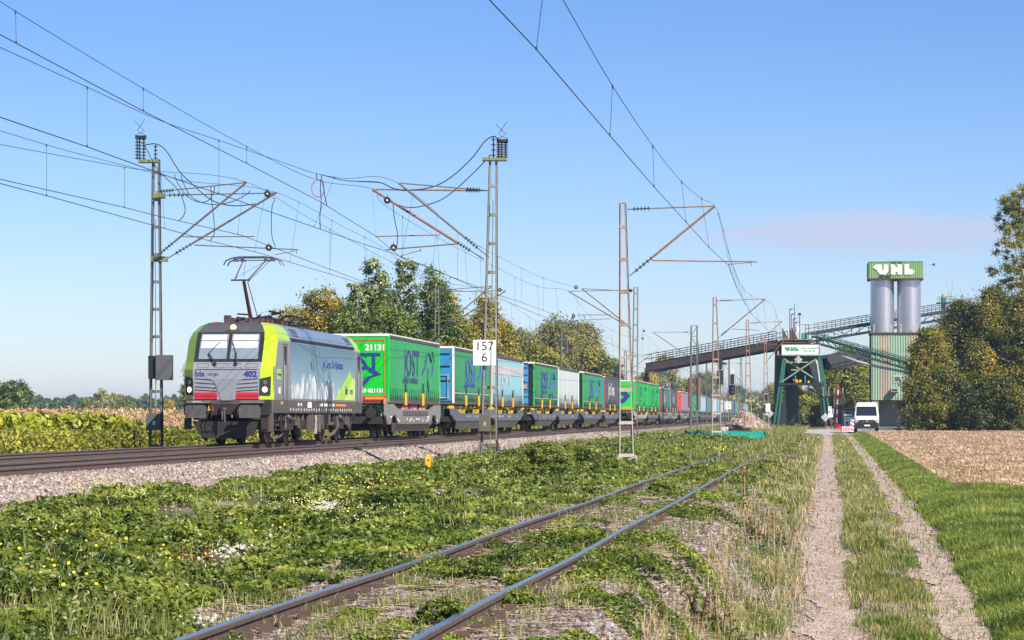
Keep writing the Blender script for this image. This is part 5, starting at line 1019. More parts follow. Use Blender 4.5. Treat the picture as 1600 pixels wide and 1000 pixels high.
cw = pm('base_concrete', (.30, .29, .28), .9, var=.12, scale=.5, bump=.2); mb = MB(); mb.box(xl, xl + .8, .1, 7, -.3, zb, cw); mb.box(xr - .9, xr, .1, 7, -.3, zb, cw); mb.box(xl, xr, 3, 7, -.3, zb, cw); mb.build('concrete_base', None, sb)
mb = MB(); mb.box(xl - .15, xr + .15, -.25, 7.2, zt, zt + .12, brown)
for x in (1366, 1393, 1408, 1432): mb.box(q(x, 0).x - .06, q(x, 0).x + .06, -.2, -.1, zt, zt + 1, pale)
mb.build('deck_edge', None, sb)
sil = pm('silo_steel', (.60, .59, .62), .34, .85, var=.08, scale=.6, stretch=(1, 1, .25))
for px in (1379.5, 1421): 
    mb = MB(); c = q(px, 0).x; z0, z1 = q(0, 521).z + .12, q(0, 434).z; n = 40; r = 1.345; v = []; f = []
    lev = [z0 + (z1 - z0) * k / 4 for k in range(5)]
    for z in lev:
        for k in range(n): a = 2 * math.pi * k / n; v.append((c + r * math.cos(a), 1.8 + r * math.sin(a), z))
    for i in range(4):
        for k in range(n): f.append((i * n + k, i * n + (k + 1) % n, (i + 1) * n + (k + 1) % n, (i + 1) * n + k))
    mb.add(v, f, sil); si = mb.build('silo', None, sb, smooth=True)
    mb = MB()
    for z in lev[1:4]: mb.tube((c, 1.8, z - .015), (c, 1.8, z + .015), r + .012, 40, m=sil, cap=False)
    mb.build('seam_ring', None, si)
x0, x1 = q(1357.5, 0).x, q(1442, 0).x; hb = clad('head_box', x0, x1, -.15, q(0, 434.5).z, q(0, 409).z, {(0, 1.01): [(1, boxg)]}, sb, .24, .06, 4.6)
mb = MB(); mb.box(x0 - .05, x1 + .05, -.24, 4.6, q(0, 434.8).z - .12, q(0, 434.5).z, brown); mb.box(x0 - .05, x0 - .01, -.2, 4.6, q(0, 434.5).z, q(0, 409.5).z, tdk); mb.add([(x0, -.24, q(0, 409).z), (x1, -.24, q(0, 409).z), ((x0 + x1) / 2, -.24, q(0, 407.6).z), (x0, 4.5, q(0, 409).z), (x1, 4.5, q(0, 409).z), ((x0 + x1) / 2, 4.5, q(0, 407.6).z)], [(0, 1, 2), (3, 4, 5), (0, 2, 5, 3), (2, 1, 4, 5), (0, 1, 4, 3)], boxg); mb.build('box_roof', None, sb)  # dark sheet on the box's left end is painted shade
uhl(hb, q(1364, 0).x, q(0, 413).z, 1 / 13.79, -.24, pm('letter_white', (.82, .82, .82), .5, var=.03))
mb = MB(); mb.tube(q(1442, 413) , q(1457, 413.5), .03, 6, m=pale); mb.box(q(1456.5, 0).x, q(1460, 0).x, -.2, .1, q(0, 415.5).z, q(0, 412).z, dkst); a = q(1400, 412); mb.tube(q(1381, 435) + Vector((0, -.4, 0)), a + Vector((0, -1.5, 0)), .025, 6, m=dkst); mb.box(a.x - .6, a.x - .1, -1.6, -1.4, a.z - .08, a.z + .08, dkst); mb.box(a.x + .15, a.x + .65, -1.6, -1.4, a.z - .08, a.z + .1, dkst); mb.build('floodlight', None, sb)
mb = MB(); mb.box(q(1396, 0).x, q(1408, 0).x, -.12, 0, q(0, 597.5).z, q(0, 587).z, pm('window_frame_white', (.55, .58, .55), .5)); wf = mb.build('window', None, sb); mb = MB(); mb.box(q(1397.5, 0).x, q(1406.5, 0).x, -.135, -.12, q(0, 596).z, q(0, 588.5).z, pm('window_glass', (.10, .16, .18), .1, .3)); mb.build('pane', None, wf)
mb = MB(); mb.box(q(1392, 0).x, q(1403, 0).x, -.9, 0, q(0, 612.5).z, q(0, 607).z, pale); ac = mb.build('ventilation_box', None, sb); mb = MB(); mb.box(q(1393, 0).x, q(1402, 0).x, -.92, -.9, q(0, 611.5).z, q(0, 608).z, dkst); mb.build('vent_grille', None, ac)

# ------------------------------------------------------------------ white van
vx, vd = (1354.5 - 800) / F * 214, 214.; vz = gzf(vx, vd) + .02; van = empty('delivery_van', (vx, vd, vz), -.12, 'white delivery van with black bumper facing the camera on the gravel road', 'van')
vw = pm('van_white', (.78, .79, .80), .3, var=.03); vb = pm('van_black_plastic', (.012, .012, .014), .5, var=.15); vg = pm('van_glass', (.015, .02, .025), .05, .0, var=.1, spec=1.)
secs = [(0, .35, .95, .93), (.12, .35, 1.12, .98), (.75, .35, 1.33, 1.02), (1.45, .35, 2.2, 1.0), (1.75, .35, 2.42, .98), (2.2, .35, 2.48, .98), (5.6, .35, 2.48, .98), (5.7, .4, 2.4, .96)]
mb = MB(); v = []; f = []
for y, z0, z1, w in secs: zc = min(z1 - .05, 1.25); wt_ = w - max(0, (z1 - 1.3)) * .10; v += [(-w, y, z0), (-w, y, zc), (-wt_, y, z1 - .1), (-wt_ + .12, y, z1), (wt_ - .12, y, z1), (wt_, y, z1 - .1), (w, y, zc), (w, y, z0)]
for i in range(len(secs) - 1):
    for k in range(8): f.append((i * 8 + k, i * 8 + (k + 1) % 8, (i + 1) * 8 + (k + 1) % 8, (i + 1) * 8 + k))
f += [tuple(range(8)), tuple(range(len(v) - 8, len(v)))]; mb.add(v, f, vw); mb.build('body', None, van, bevel=.03)
mb = MB(); mb.add([(-.86, .72, 1.37), (.86, .72, 1.37), (.80, 1.34, 2.13), (-.80, 1.34, 2.13), (-.86, .86, 1.35), (.86, .86, 1.35), (.8, 1.5, 2.1), (-.8, 1.5, 2.1)], [(0, 1, 2, 3), (7, 6, 5, 4), (0, 4, 5, 1), (1, 5, 6, 2), (2, 6, 7, 3), (3, 7, 4, 0)], vg); mb.build('windscreen', None, van)
mb = MB(); mb.prism([(-.98, .3), (.98, .3), (1.0, .72), (.78, .78), (.6, 1.02), (-.6, 1.02), (-.78, .78), (-1.0, .72)], 'y', -.08, .3, vb); mb.box(-.99, .99, .1, .5, .3, .6, vb); mb.build('bumper', None, van, bevel=.02)
mb = MB(); mb.tube((0, -.1, .93), (0, -.07, .93), .1, 4, m=silv); mb.box(-.5, .5, -.09, -.075, .82, .84, silv); mb.build('grille', None, van)
for s in (-1, 1):
    mb = MB(); mb.prism([(s * .62, .98), (s * .9, 1.06), (s * .98, .95), (s * .93, .8), (s * .72, .86)], 'y', -.06, .15, pm('van_lamp', (.5, .47, .45), .15, .3)); mb.build('headlight', None, van)
    mb = MB(); mb.box(*sorted((s * 1.02, s * 1.22)), .95, 1.1, 1.3, 1.68, vb); mb.tube((s * .95, 1.0, 1.35), (s * 1.08, 1.0, 1.4), .04, 6, m=vb); mb.build('mirror', None, van, bevel=.03)
    for y in (.95, 4.6): mb = MB(); mb.tube((s * .78, y, .34), (s * 1.0, y, .34), .34, 20, m=black); mb.tube((s * .98, y, .34), (s * 1.005, y, .34), .2, 14, m=silv); mb.build('wheel', None, van)
mb = MB(); mb.box(-.26, .26, -.095, -.08, .48, .6, whitep); mb.box(-.26, -.21, -.099, -.095, .48, .6, bluep); mb.build('number_plate', None, van)

# ------------------------------------------------------------------ yard clutter
def prop(name, px, py, d, label, cat, group=None):
    o = P(px, py, d); o.z = gzf(o.x, d); return empty(name, tuple(o), 0, label, cat, group), (lambda a, b: P(a, b, d) - o)
red2 = pm('barrier_red', (.62, .02, .02), .5, var=.05)
for px, d, lab in ((1331.5, 211, 'red and white striped beacon to the left of the van'), (1404, 232, 'red and white striped beacon to the right of the van, by the bushes')):
    t, q = prop('warning_beacon', px, 670, d, lab, 'beacon', 'striped beacons by the yard'); mb = MB(); mb.box(-.14, .14, -.03, .03, .15, 1.15, whitep); mb.build('board', None, t)
    mb = MB()
    for k in range(3): z = .2 + k * .32; mb.add([(-.14, -.034, z + .15), (-.14, -.034, z), (.14, -.034, z - .02 + .0), (.14, -.034, z + .13)][::-1] if 0 else [(-.14, -.034, z + .16), (-.14, -.034, z + .3), (.14, -.034, z + .12), (.14, -.034, z - .02)], [(0, 1, 2, 3)], red2)
    mb.build('stripe', None, t); mb = MB(); mb.box(-.3, .3, -.25, .25, 0, .13, black); mb.build('foot', None, t)
t, q = prop('barrier_pole', 1308, 670, 262, 'raised red and white striped barrier pole beside a wooden ladder frame', 'barrier'); mb = MB(); A, B = q(1307, 668), q(1309.5, 602)
for k in range(9): mb.tube(A.lerp(B, k / 9), A.lerp(B, (k + 1) / 9), .1, 8, m=red2 if k % 2 == 0 else whitep)
mb.build('pole', None, t); mb = MB(); mb.bar(q(1308.5, 611), q(1318, 617), .08, .08, red2); mb.box(-.35, .35, -.2, .2, 0, .5, red2); mb.build('stand', None, t)
t, q = prop('ladder_frame', 1310, 670, 266, 'tall wooden scaffold frame with rungs behind the striped barrier pole', 'scaffold'); mb = MB(); wd = pm('weathered_wood', (.30, .24, .17), .85, var=.25)
for x in (1303.5, 1317): mb.bar(q(x, 671), q(x, 606), .14, .14, wd)
for k in range(12): mb.bar(q(1303.5, 665 - k * 4), q(1317, 665 - k * 4), .06, .06, dkst if k % 2 else wd)
mb.build('frame', None, t); mb = MB()
for z in (606, 612, 618): mb.bar(q(1284, z), q(1303, z), .07, .07, dkst)
mb.box(q(1284, 0).x, q(1303, 0).x, .2, 2, q(0, 621).z, q(0, 618).z, dkst)
for x in (1287, 1295): mb.bar(q(x, 619), q(x, 604), .08, .08, wd)
mb.build('gangway', None, t)
t, q = prop('notice_board', 1299, 670, 255, 'white safety notices on posts left of the striped barrier pole', 'sign'); mb = MB(); mb.box(q(1294, 0).x, q(1299, 0).x, -.05, 0, q(0, 652).z, q(0, 635).z, whitep); mb.box(q(1299.2, 0).x, q(1302.5, 0).x, -.05, 0, q(0, 646).z, q(0, 639).z, whitep); mb.box(q(1294, 0).x, q(1301.5, 0).x, -.06, -.01, q(0, 652).z, q(0, 647).z, whitep); mb.build('board', None, t)
mb = MB(); mb.box(q(1300.2, 0).x, q(1301.8, 0).x, -.06, -.05, q(0, 645.5).z, q(0, 639.5).z, bluep); mb.box(q(1295, 0).x, q(1297, 0).x, -.06, -.05, q(0, 645).z, q(0, 642).z, bluep); mb.build('pictogram', None, t); mb = MB(); mb.bar((0, .05, 0), q(1297, 640), .1, .1, brown); mb.build('post', None, t)
t, q = prop('site_sign', 1326, 671, 244, 'white site board with a green band and symbols behind the van', 'sign'); mb = MB(); mb.box(q(1318.5, 0).x, q(1334, 0).x, -.05, .0, q(0, 666).z, q(0, 647).z, whitep); mb.build('board', None, t); mb = MB(); mb.box(q(1318.5, 0).x, q(1334, 0).x, -.06, -.05, q(0, 651.5).z, q(0, 650).z, sgreen); mb.build('green_band', None, t)
mb = MB(); mb.disc(q(1323, 654) + Vector((0, -.06, 0)), 'y', .1, .02, 10, yel); mb.disc(q(1323.5, 660.5) + Vector((0, -.06, 0)), 'y', .12, .02, 10, bluep); mb.disc(q(1323.5, 663.5) + Vector((0, -.06, 0)), 'y', .12, .02, 10, pm('light_blue', (.1, .35, .6), .5)); mb.build('pictogram', None, t); mb = MB(); mb.box(-.5, -.4, 0, .1, 0, .6, brown); mb.box(.4, .5, 0, .1, 0, .6, brown); mb.build('post', None, t)
t, q = prop('concrete_block', 1323, 675, 226, 'pale concrete barrier block with red graffiti beside the left beacon', 'concrete block'); mb = MB(); mb.box(-.45, .45, 0, .5, 0, .5, pm('pale_pink_block', (.5, .42, .40), .8, var=.1)); mb.build('block', None, t, bevel=.03); text('101', .42, (-.05, -.004, .25), red2, t)
t, q = prop('skip_container', 1330, 665, 262, 'dark container standing behind the white site board', 'container'); mb = MB(); mb.prism([(-1.3, 0), (1.3, 0), (1.5, 1.9), (-1.5, 1.9)], 'y', 0, 2, dkst)
for x in (-1.1, -.4, .3, 1.0): mb.box(x, x + .1, -.08, 0, .1, 1.8, black)
mb.build('container_body', None, t); mb = MB(); mb.box(-1.55, 1.55, -.1, 2.1, 1.9, 2.0, black); mb.build('rim', None, t)
def diamond(px, py, d, lab, post=True, r=.42):
    t, q = prop('diamond_sign', px, py, d, lab, 'sign', 'blue and white diamond signs'); c = q(px, py)
    for k, (rr_, mm) in enumerate(((r, whitep), (r * .82, bluep), (r * .62, whitep), (r * .45, bluep), (r * .27, whitep), (r * .12, bluep))):
        mb = MB(); mb.prism([(c.x - rr_, c.z), (c.x, c.z - rr_), (c.x + rr_, c.z), (c.x, c.z + rr_)], 'y', -.02 - k * .006, -.014 - k * .006, mm)
        mb.build('plate' if k == 0 else 'ring', None, t)
    if post: mb = MB(); mb.bar((c.x, .03, -.1), (c.x, .03, c.z), .07, .07, brown); mb.build('post', None, t)
diamond(1202.5, 646, 268, 'blue and white diamond sign on a post, left of the loading tower'); diamond(1289.5, 652, 258, 'blue and white diamond sign on a post, at the right leg of the loading tower'); diamond(1247.5, 562, 279.3, 'blue and white diamond sign hung under the lettered fascia of the tower', False)
def signal(px, d, y0, y1, lab, arms=False, top=False):
    t, q = prop('railway_signal', px, 660, d, lab, 'signal', 'railway signals'); mb = MB(); mb.bar((0, 0, 0), q(px, y0 + 3), .16, .16, gmast); mb.build('post', None, t)
    mb = MB(); a, b = q(px, y1), q(px, y0); w = .42; mb.box(a.x - w / 2 - .1, a.x + w / 2 + .1, -.15, .15, a.z, a.z + (b.z - a.z) * .42, black); mb.box(a.x - w / 2, a.x + w / 2, -.12, .12, a.z + (b.z - a.z) * .45, b.z - .4, black)
    for k in range(3): mb.tube((a.x, -.35, a.z + .3 + k * .35), (a.x, -.15, a.z + .3 + k * .35), .12, 8, m=dkst)
    mb.build('signal_head', None, t)
    if arms: mb = MB(); mb.bar(b + Vector((-.75, 0, -.5)), b + Vector((.75, 0, -.25)), .3, .18, black); mb.bar(b + Vector((-.7, 0, -1.0)), b + Vector((.7, 0, -1.3)), .3, .18, black); mb.build('route_indicator', None, t)
    if top: mb = MB(); mb.box(b.x - .22, b.x + .22, -.15, .1, b.z - .35, b.z + .2, pm('pale_indicator', (.5, .5, .5), .5)); mb.build('indicator', None, t)
    mb = MB()
    for k in range(10): mb.bar((.35, .1, 1 + k * .4), (.6, .1, 1 + k * .4), .03, .03, galv)
    mb.bar((.35, .1, 0), (.35, .1, 5), .04, .04, galv); mb.bar((.6, .1, 0), (.6, .1, 5), .04, .04, galv); mb.build('ladder', None, t)
signal(963, 262, 567, 598, 'black railway signal left of the train, just left of the foremost siding mast', True); signal(1010, 300, 578, 596, 'black signal with a pale box on top, above the vivid green trailers', False, True); signal(1125, 262, 549, 600, 'black signal with crossed route arms between the second siding mast and the sign 157 4', True); signal(1144, 262, 579, 617, 'black signal with a grey box on top, standing above the rubble heap', False, True)
t, q = prop('kilometre_sign', 1138, 660, 285, 'distant white plate reading 157 over 4, above the rubble heap', 'sign'); mb = MB(); mb.box(q(1132.5, 0).x, q(1143.5, 0).x, -.05, 0, q(0, 639.5).z, q(0, 627.5).z, whitep); mb.build('board', None, t); text('157', .36, (q(1138, 0).x, -.055, q(0, 630.5).z), black, t); text('4', .38, (q(1138, 0).x, -.055, q(0, 636).z), black, t); mb = MB(); mb.bar((0, .05, 0), q(1138, 633) + Vector((0, .05, 0)), .1, .1, galv); mb.build('post', None, t)
# rubble heap
hx, hd = (1164 - 800) / F * 235, 235.; hm = pm('rubble_heap', (.36, .27, .22), .95, var=.4, scale=3, bump=1, bscale=9); n = 34; v = []; f = []
for j in range(n):
    for i in range(n):
        x = -3.1 + 7.2 * i / (n - 1); y = -2.6 + 5.2 * j / (n - 1); rr_ = math.hypot((x + .1) / (2.5 if x < 0 else 2.9), y / 2.4); z = max(0, 1 - rr_) ** .9 * 2.35 * (1 + .15 * (float(fbm(x * 1.6, y * 1.6, 4)) - .5)) + (float(noise(x * 5, y * 5, 2)) - .5) * .16 - .12; v.append((x, y, z))
for j in range(n - 1):
    for i in range(n - 1): f.append((j * n + i, j * n + i + 1, (j + 1) * n + i + 1, (j + 1) * n + i))
mb = MB(); mb.add(v, f, hm); hp = empty('rubble_heap', (hx, hd, gzf(hx, hd)), 0, 'pinkish brown heap of rubble beside the siding masts', 'heap'); mb.build('heap', None, hp, smooth=False)
k = R.random((1400, 2)); xs = -3 + 6.9 * k[:, 0]; ys = -2.5 + 2.6 * k[:, 1]; r_ = np.hypot((xs + .1) / np.where(xs < 0, 2.5, 2.9), ys / 2.4); zs_ = np.clip(1 - r_, 0, 1) ** .9 * 2.3 - .05
ro = rocks('heap_stones', np.stack([xs, ys, zs_], 1)[r_ < 1.08], .05 + .09 * R.random((r_ < 1.08).sum()) ** 2, rockm); ro.parent = hp; ro['kind'] = 'stuff'
def lump(name, px, py, d, w, h, dep, m, label, cat, seed=1):
    o = P(px, py, d); o.z = gzf(o.x, d) - .03; bm = bmesh.new(); bmesh.ops.create_cube(bm, size=1); bmesh.ops.subdivide_edges(bm, edges=bm.edges, cuts=3, use_grid_fill=True); rn = random.Random(seed)
    for v in bm.verts: v.co = Vector((v.co.x * w * (1 - .15 * v.co.z), v.co.y * dep, (v.co.z + .5) * h)) + Vector((rn.uniform(-1, 1), rn.uniform(-1, 1), rn.uniform(-1, 1))) * min(w, h) * .09
    me = bpy.data.meshes.new(name); bm.to_mesh(me); bm.free(); me.materials.append(m); ob = bpy.data.objects.new(name, me); COL.objects.link(ob); ob.location = o; return tag(ob, label, cat)
lump('plastic_bale', 1146, 668, 205, 1.3, .95, .8, black, 'black plastic wrapped bale in front of the rubble heap', 'bale', 2); lump('plastic_bale', 1160, 668, 203, 1.2, .55, .8, black, 'lower black plastic bale right of the taller one, before the rubble heap', 'bale', 3)
lump('concrete_block', 1131, 672, 195, .6, .62, .6, pm('grey_block', (.5, .5, .5), .8, var=.15), 'light grey block left of the black bales', 'concrete block', 4); lump('concrete_block', 1162, 674, 190, 1.2, .38, .6, _m['grey_block'], 'long grey kerb block below the black bales', 'concrete block', 5)
lump('gravel_pile', 1143, 674, 188, 1., .38, .8, pm('pale_gravel', (.52, .49, .46), .95, var=.2, bump=1), 'small pile of pale gravel below the black bales', 'heap', 6); lump('timber_stack', 1090, 672, 200, 1.4, .25, .5, wd, 'low stack of brown timber by the tracks, left of the second siding mast', 'timber', 7)
lump('plastic_bag', 914, 705, 108, .30, .17, .2, pm('pale_yellow_bag', (.75, .72, .55), .6, var=.1), 'pale yellow lump in the grass, left one of the two', 'bag', 8); lump('plastic_bag', 943, 703, 110, .32, .16, .2, _m['pale_yellow_bag'], 'pale yellow lump in the grass, nearer the siding mast', 'bag', 9)
# green netting
pts = [(1070, 678, 172), (1078, 682, 170), (1090, 686, 168), (1100, 684, 167), (1112, 685, 166), (1130, 684, 166), (1150, 682, 167), (1172, 680, 168), (1192, 679, 169), (1196, 680, 172)]; v = []; f = []
for i, (px, py, d) in enumerate(pts): a = P(px, py, d); z = gzf(a.x, d); hh = [.5, .35, .5, .42, .46, .5, .5, .5, .55, .5][i]; v += [(a.x, a.y, z - .03), (a.x, a.y + .02, z + hh), (a.x + .05, a.y + .35, z + hh * .7)]
for i in range(len(pts) - 1):
    for k in (0, 1): f.append((i * 3 + k, i * 3 + 3 + k, i * 3 + 4 + k, i * 3 + 1 + k))
mb = MB(); mb.add(v, f); tag(mb.build('netting', pm('teal_netting', (.0, .22, .16), .6, var=.2), smooth=True), 'long strip of teal plastic netting lying on the grass before the second siding mast', 'netting')
# orange cable marker, fallen things
x, y = gp(668, 741); t = empty('cable_marker', (x, y, gzf(x, y) + .08), .15, 'bright orange yellow cable marker post in the brambles', 'marker post'); mb = MB(); mb.prism([(-.07, .0), (.07, .0), (.07, .34), (.05, .4), (-.05, .4), (-.07, .34)], 'y', -.07, .07, pm('marker_orange', (.85, .42, .01), .4, var=.08)); mb.build('cap', None, t, bevel=.012); mb = MB(); mb.box(-.10, -.075, -.05, .05, -.1, .3, galv); mb.tube((-.02, -.09, .05), (.12, -.1, -.02), .01, m=whitep); mb.build('post', None, t); mb = MB(); mb.box(-.02, .03, -.074, -.07, .25, .29, black); mb.build('latch', None, t)
mb = MB(); X, Y = [], []
pts = []
for px, py in ((540, 706), (562, 709), (580, 718), (600, 728), (612, 734)): x, y = gp(px, py, 1.2); pts.append((x, y, gzf(x, y) + .14))
mb.path(pts, .03, 6, black); tag(mb.build('ground_cable', None), 'black cable trailing down the ballast slope near the marker post', 'cable')
# ------------------------------------------------------------------ vegetation
def leafmesh(name, C, Nn, size, m, parent=None, aspect=.62, fold=True, jit=.0):
    """one kite-shaped, slightly folded leaf per point, facing Nn"""
    n = len(C); Nn = Nn / np.maximum(np.linalg.norm(Nn, axis=1, keepdims=True), 1e-6); r = R.normal(size=(n, 3)); U = np.cross(Nn, r); U /= np.maximum(np.linalg.norm(U, axis=1, keepdims=True), 1e-6); Vv = np.cross(Nn, U)
    s = np.asarray(size).reshape(-1, 1) * np.ones((n, 1)); k = .14 if fold else 0.
    a = C - U * s * .5; b = C + Vv * s * .5 * aspect - U * s * .05 + Nn * s * k; c = C + U * s * .5; d = C - Vv * s * .5 * aspect - U * s * .05 + Nn * s * k
    V = np.stack([a, b, c, d], 1).reshape(-1, 3)
    if fold: i = np.arange(n)[:, None] * 4; Fq = np.concatenate([i + np.array([[0, 1, 2]]), i + np.array([[0, 2, 3]])])
    else: Fq = np.arange(n * 4).reshape(-1, 4)
    return npmesh(name, V, Fq, m, parent)
def blades(name, C, h, w, m, lean=.35, parent=None, up=1.):
    n = len(C); a = R.random(n) * 2 * np.pi; u = np.stack([np.cos(a), np.sin(a), 0 * a], 1); b = R.random(n) * 2 * np.pi; ln = (lean * R.random(n))[:, None] * np.stack([np.cos(b), np.sin(b), 0 * b], 1); h = np.asarray(h).reshape(-1, 1) * np.ones((n, 1)); w = np.asarray(w).reshape(-1, 1) * np.ones((n, 1))
    Z = np.array([[0, 0, 1.]]); p0 = C - u * w / 2; p1 = C + u * w / 2; mid = C + Z * h * .6 + ln * h * .45; p2 = mid + u * w * .4; p3 = mid - u * w * .4; tip = C + Z * h * (1 - .2 * R.random((n, 1))) + ln * h * 1.25
    V = np.stack([p0, p1, p2, p3, tip], 1).reshape(-1, 3); i = np.arange(n)[:, None] * 5
    Fq = np.concatenate([i + np.array([[0, 1, 2]]), i + np.array([[0, 2, 3]]), i + np.array([[3, 2, 4]])]); return npmesh(name, V, Fq, m, parent)
bark = pm('bark', (.10, .08, .06), .9, var=.3, scale=6, bump=.5)
LM = {
 'bramble': leafm('bramble_leaf', [(.018, .036, .005), (.055, .088, .010), (.115, .16, .018), (.205, .25, .032), (.34, .35, .07)], .22, 1.1, gloss=.03),
 'field': leafm('grass_leaf', [(.07, .11, .018), (.14, .20, .03), (.235, .29, .05), (.37, .39, .11)], .22, .8, gloss=.03),
 'verge': leafm('verge_grass', [(.08, .13, .02), (.15, .20, .035), (.24, .26, .07), (.36, .32, .14), (.48, .42, .24)], .22, 1.3, gloss=.03),
 'dry': leafm('dry_grass', [(.28, .22, .10), (.45, .36, .19), (.58, .49, .32)], .22, 1., gloss=.03),
 'olive': leafm('olive_leaf', [(.08, .095, .012), (.18, .20, .022), (.32, .31, .045), (.48, .43, .08)], .22, .35, gloss=.03),
 'autumn': leafm('autumn_leaf', [(.12, .125, .02), (.25, .225, .03), (.43, .33, .045), (.60, .44, .07)], .22, .4, gloss=.03),
 'dgreen': leafm('dark_green_leaf', [(.045, .07, .010), (.09, .14, .018), (.16, .22, .03), (.28, .31, .07)], .22, .35, gloss=.04),
 'poplar': leafm('poplar_leaf', [(.04, .065, .014), (.09, .13, .03), (.16, .22, .05), (.30, .34, .12), (.55, .57, .36)], .22, .6, gloss=.05),
 'bush': leafm('autumn_bush_leaf', [(.045, .055, .007), (.10, .11, .012), (.18, .18, .018), (.29, .25, .028), (.46, .29, .035)], .22, .22, gloss=.03),
 'willow': leafm('willow_leaf', [(.12, .13, .04), (.24, .25, .08), (.38, .38, .15), (.5, .48, .24)], .22, .3, gloss=.03),
 'hill': leafm('far_wood_leaf', [(.10, .12, .04), (.20, .21, .06), (.32, .30, .09), (.42, .35, .13)], .22, .12, gloss=.02),
 'far': leafm('distant_leaf', [(.04, .07, .025), (.07, .11, .035), (.11, .15, .045)], .22, .05, gloss=.02),
 'lime': leafm('knotweed_leaf', [(.10, .14, .012), (.23, .28, .02), (.40, .43, .035), (.56, .52, .06)], .22, .9, gloss=.03),
 'corn': leafm('ripe_corn_leaf', [(.28, .17, .08), (.50, .33, .18), (.68, .48, .29), (.78, .60, .41)], .22, .5, gloss=.02),
 'stub': leafm('stubble_straw', [(.24, .155, .09), (.42, .29, .18), (.62, .47, .31), (.80, .66, .46)], .2, .6, gloss=.02)}
flow = pm('yellow_petal', (.85, .58, .01), .6, var=.1); cream_p = pm('cream_petal', (.55, .54, .16), .6, var=.15); lil = pm('lilac_petal', (.30, .30, .40), .6, var=.15)
# ---- brambles over the bank
def bare(X, Y):
    """places where the bank stays open"""
    b = np.zeros(len(X))
    for px, py, rx, ry in BARE: x, y = px, py; b = np.maximum(b, np.exp(-(((X - x) / rx) ** 2 + ((Y - y) / ry) ** 2)))
    return b
BARE = []
for px, py, rx, ry in ((515, 805, .5, 1.3), (550, 822, .35, 1.3), (365, 868, .35, .6), (690, 778, 1.0, 1.8), (760, 770, 1., 1.8), (430, 793, 1.4, 1.2), (400, 905, .3, .5), (880, 765, .5, 1.5), (690, 800, .5, 1.), (470, 845, .35, .6), (60, 950, .3, .35), (830, 745, .5, 1.6), (668, 741, .3, 1.2), (500, 800, .5, 1.), (530, 812, .4, 1.), (120, 1000, .3, .3), (560, 830, .4, .8), (640, 760, .5, 1.), (720, 770, .6, 1.6), (300, 850, .3, .5)): x, y = gp(px, py); BARE.append((x, y, rx, ry))
X, d, s = sample(400000, 14.5, 200, -12.7, -4.55, TS, 2.0)
sm = X - TM * d; q = fbm(X * .9, d * .5, 21); edge = -12.55 + (fbm(d * .35, d * 0, 14) - .5) * 2.2
keep = (sm > edge) & (bare(X, d) < .5 + .2 * R.random(len(X))) & (q > .33) & (fbm(X * .8, d * .4, 93) < .61 + .05 * R.random(len(X))) & ((s < -5.05) | (q > .42 + .25 * (s + 5.05))); X, d, s = X[keep], d[keep], s[keep]
hh = .07 + .44 * np.clip(fbm(X * 1.3, d * .7, 41) - .3, 0, 1) * np.clip((-4.4 - s) / 1.5, .25, 1); z = gz(X, d) + hh * (1 - R.random(len(X)) ** 1.6 * .85)
sz = (.042 + .05 * R.random(len(X)) ** 1.5) * (np.maximum(d, 20) / 20) ** .5
nn = R.normal(size=(len(X), 3)) * .6 + np.array([.15, -.35, .85]); tag(leafmesh('brambles', np.stack([X, d, z], 1), nn, sz, LM['bramble']), 'dense low brambles covering the bank between the main line and the siding', 'brambles', kind='stuff')
# weeds on the siding and its shoulders, in clumps
X, d, s = sample(330000, 14.5, 190, -5.0, -.75, TS, 2.0); q = fbm(X * 1.1, d * .55, 77); gr = np.zeros(len(X))
for px_, py_, rx_, ry_ in ((1000, 880, .7, 3), (1060, 905, .5, 2), (1120, 925, .5, 2), (900, 915, .4, 1.2), (1170, 752, 1., 7), (1215, 740, .8, 5), (960, 905, .5, 1.5), (1000, 960, .2, .5)):
    x_, y_ = gp(px_, py_); gr = np.maximum(gr, np.exp(-(((X - x_) / rx_) ** 2 + ((d - y_) / ry_) ** 2)))
q = q + gr * .22; rail_ = (np.abs(s + 4.17) < .1) | (np.abs(s + 2.665) < .1)
thr = np.where(s < -4.3, .40, np.where(s < -2.5, .55, .53)) - np.clip((d - 35) / 100, 0, .2); keep = (q > thr) & ~rail_; X, d, s, q = X[keep], d[keep], s[keep], q[keep]
z = gz(X, d) + np.clip(q - .46, .03, .25) * .7 * R.random(len(X)); sz = (.026 + .024 * R.random(len(X))) * (np.maximum(d, 20) / 20) ** .55
nn = R.normal(size=(len(X), 3)) * .6 + np.array([.2, -.3, .9]); tag(leafmesh('creeping_weeds', np.stack([X, d, z], 1), nn, sz, LM['bramble']), 'green creeping weeds spreading over the siding and its gravel shoulder', 'weeds', kind='stuff')
def grassy(name, n, d0, d1, s0, s1, m, h, label, pw=1.8, dens=None, w=.008, lean=.5, t=.1235, cat='grass'):
    X, d, s = sample(n, d0, d1, s0, s1, t, pw)
    if dens is not None: k = R.random(len(X)) < dens(X, d, s); X, d, s = X[k], d[k], s[k]
    sc = (np.maximum(d, 28) / 28) ** .35; hh = h * (.5 + .8 * R.random(len(X))) * (.85 + .35 * fbm(X * 1.7, d * .8, 51)); return tag(blades(name, np.stack([X, d, gz(X, d) - .01], 1), hh * sc ** .5, w * (np.maximum(d, 20) / 20) ** .7 * (.7 + .6 * R.random(len(X))), m, lean), label, cat, kind='stuff')
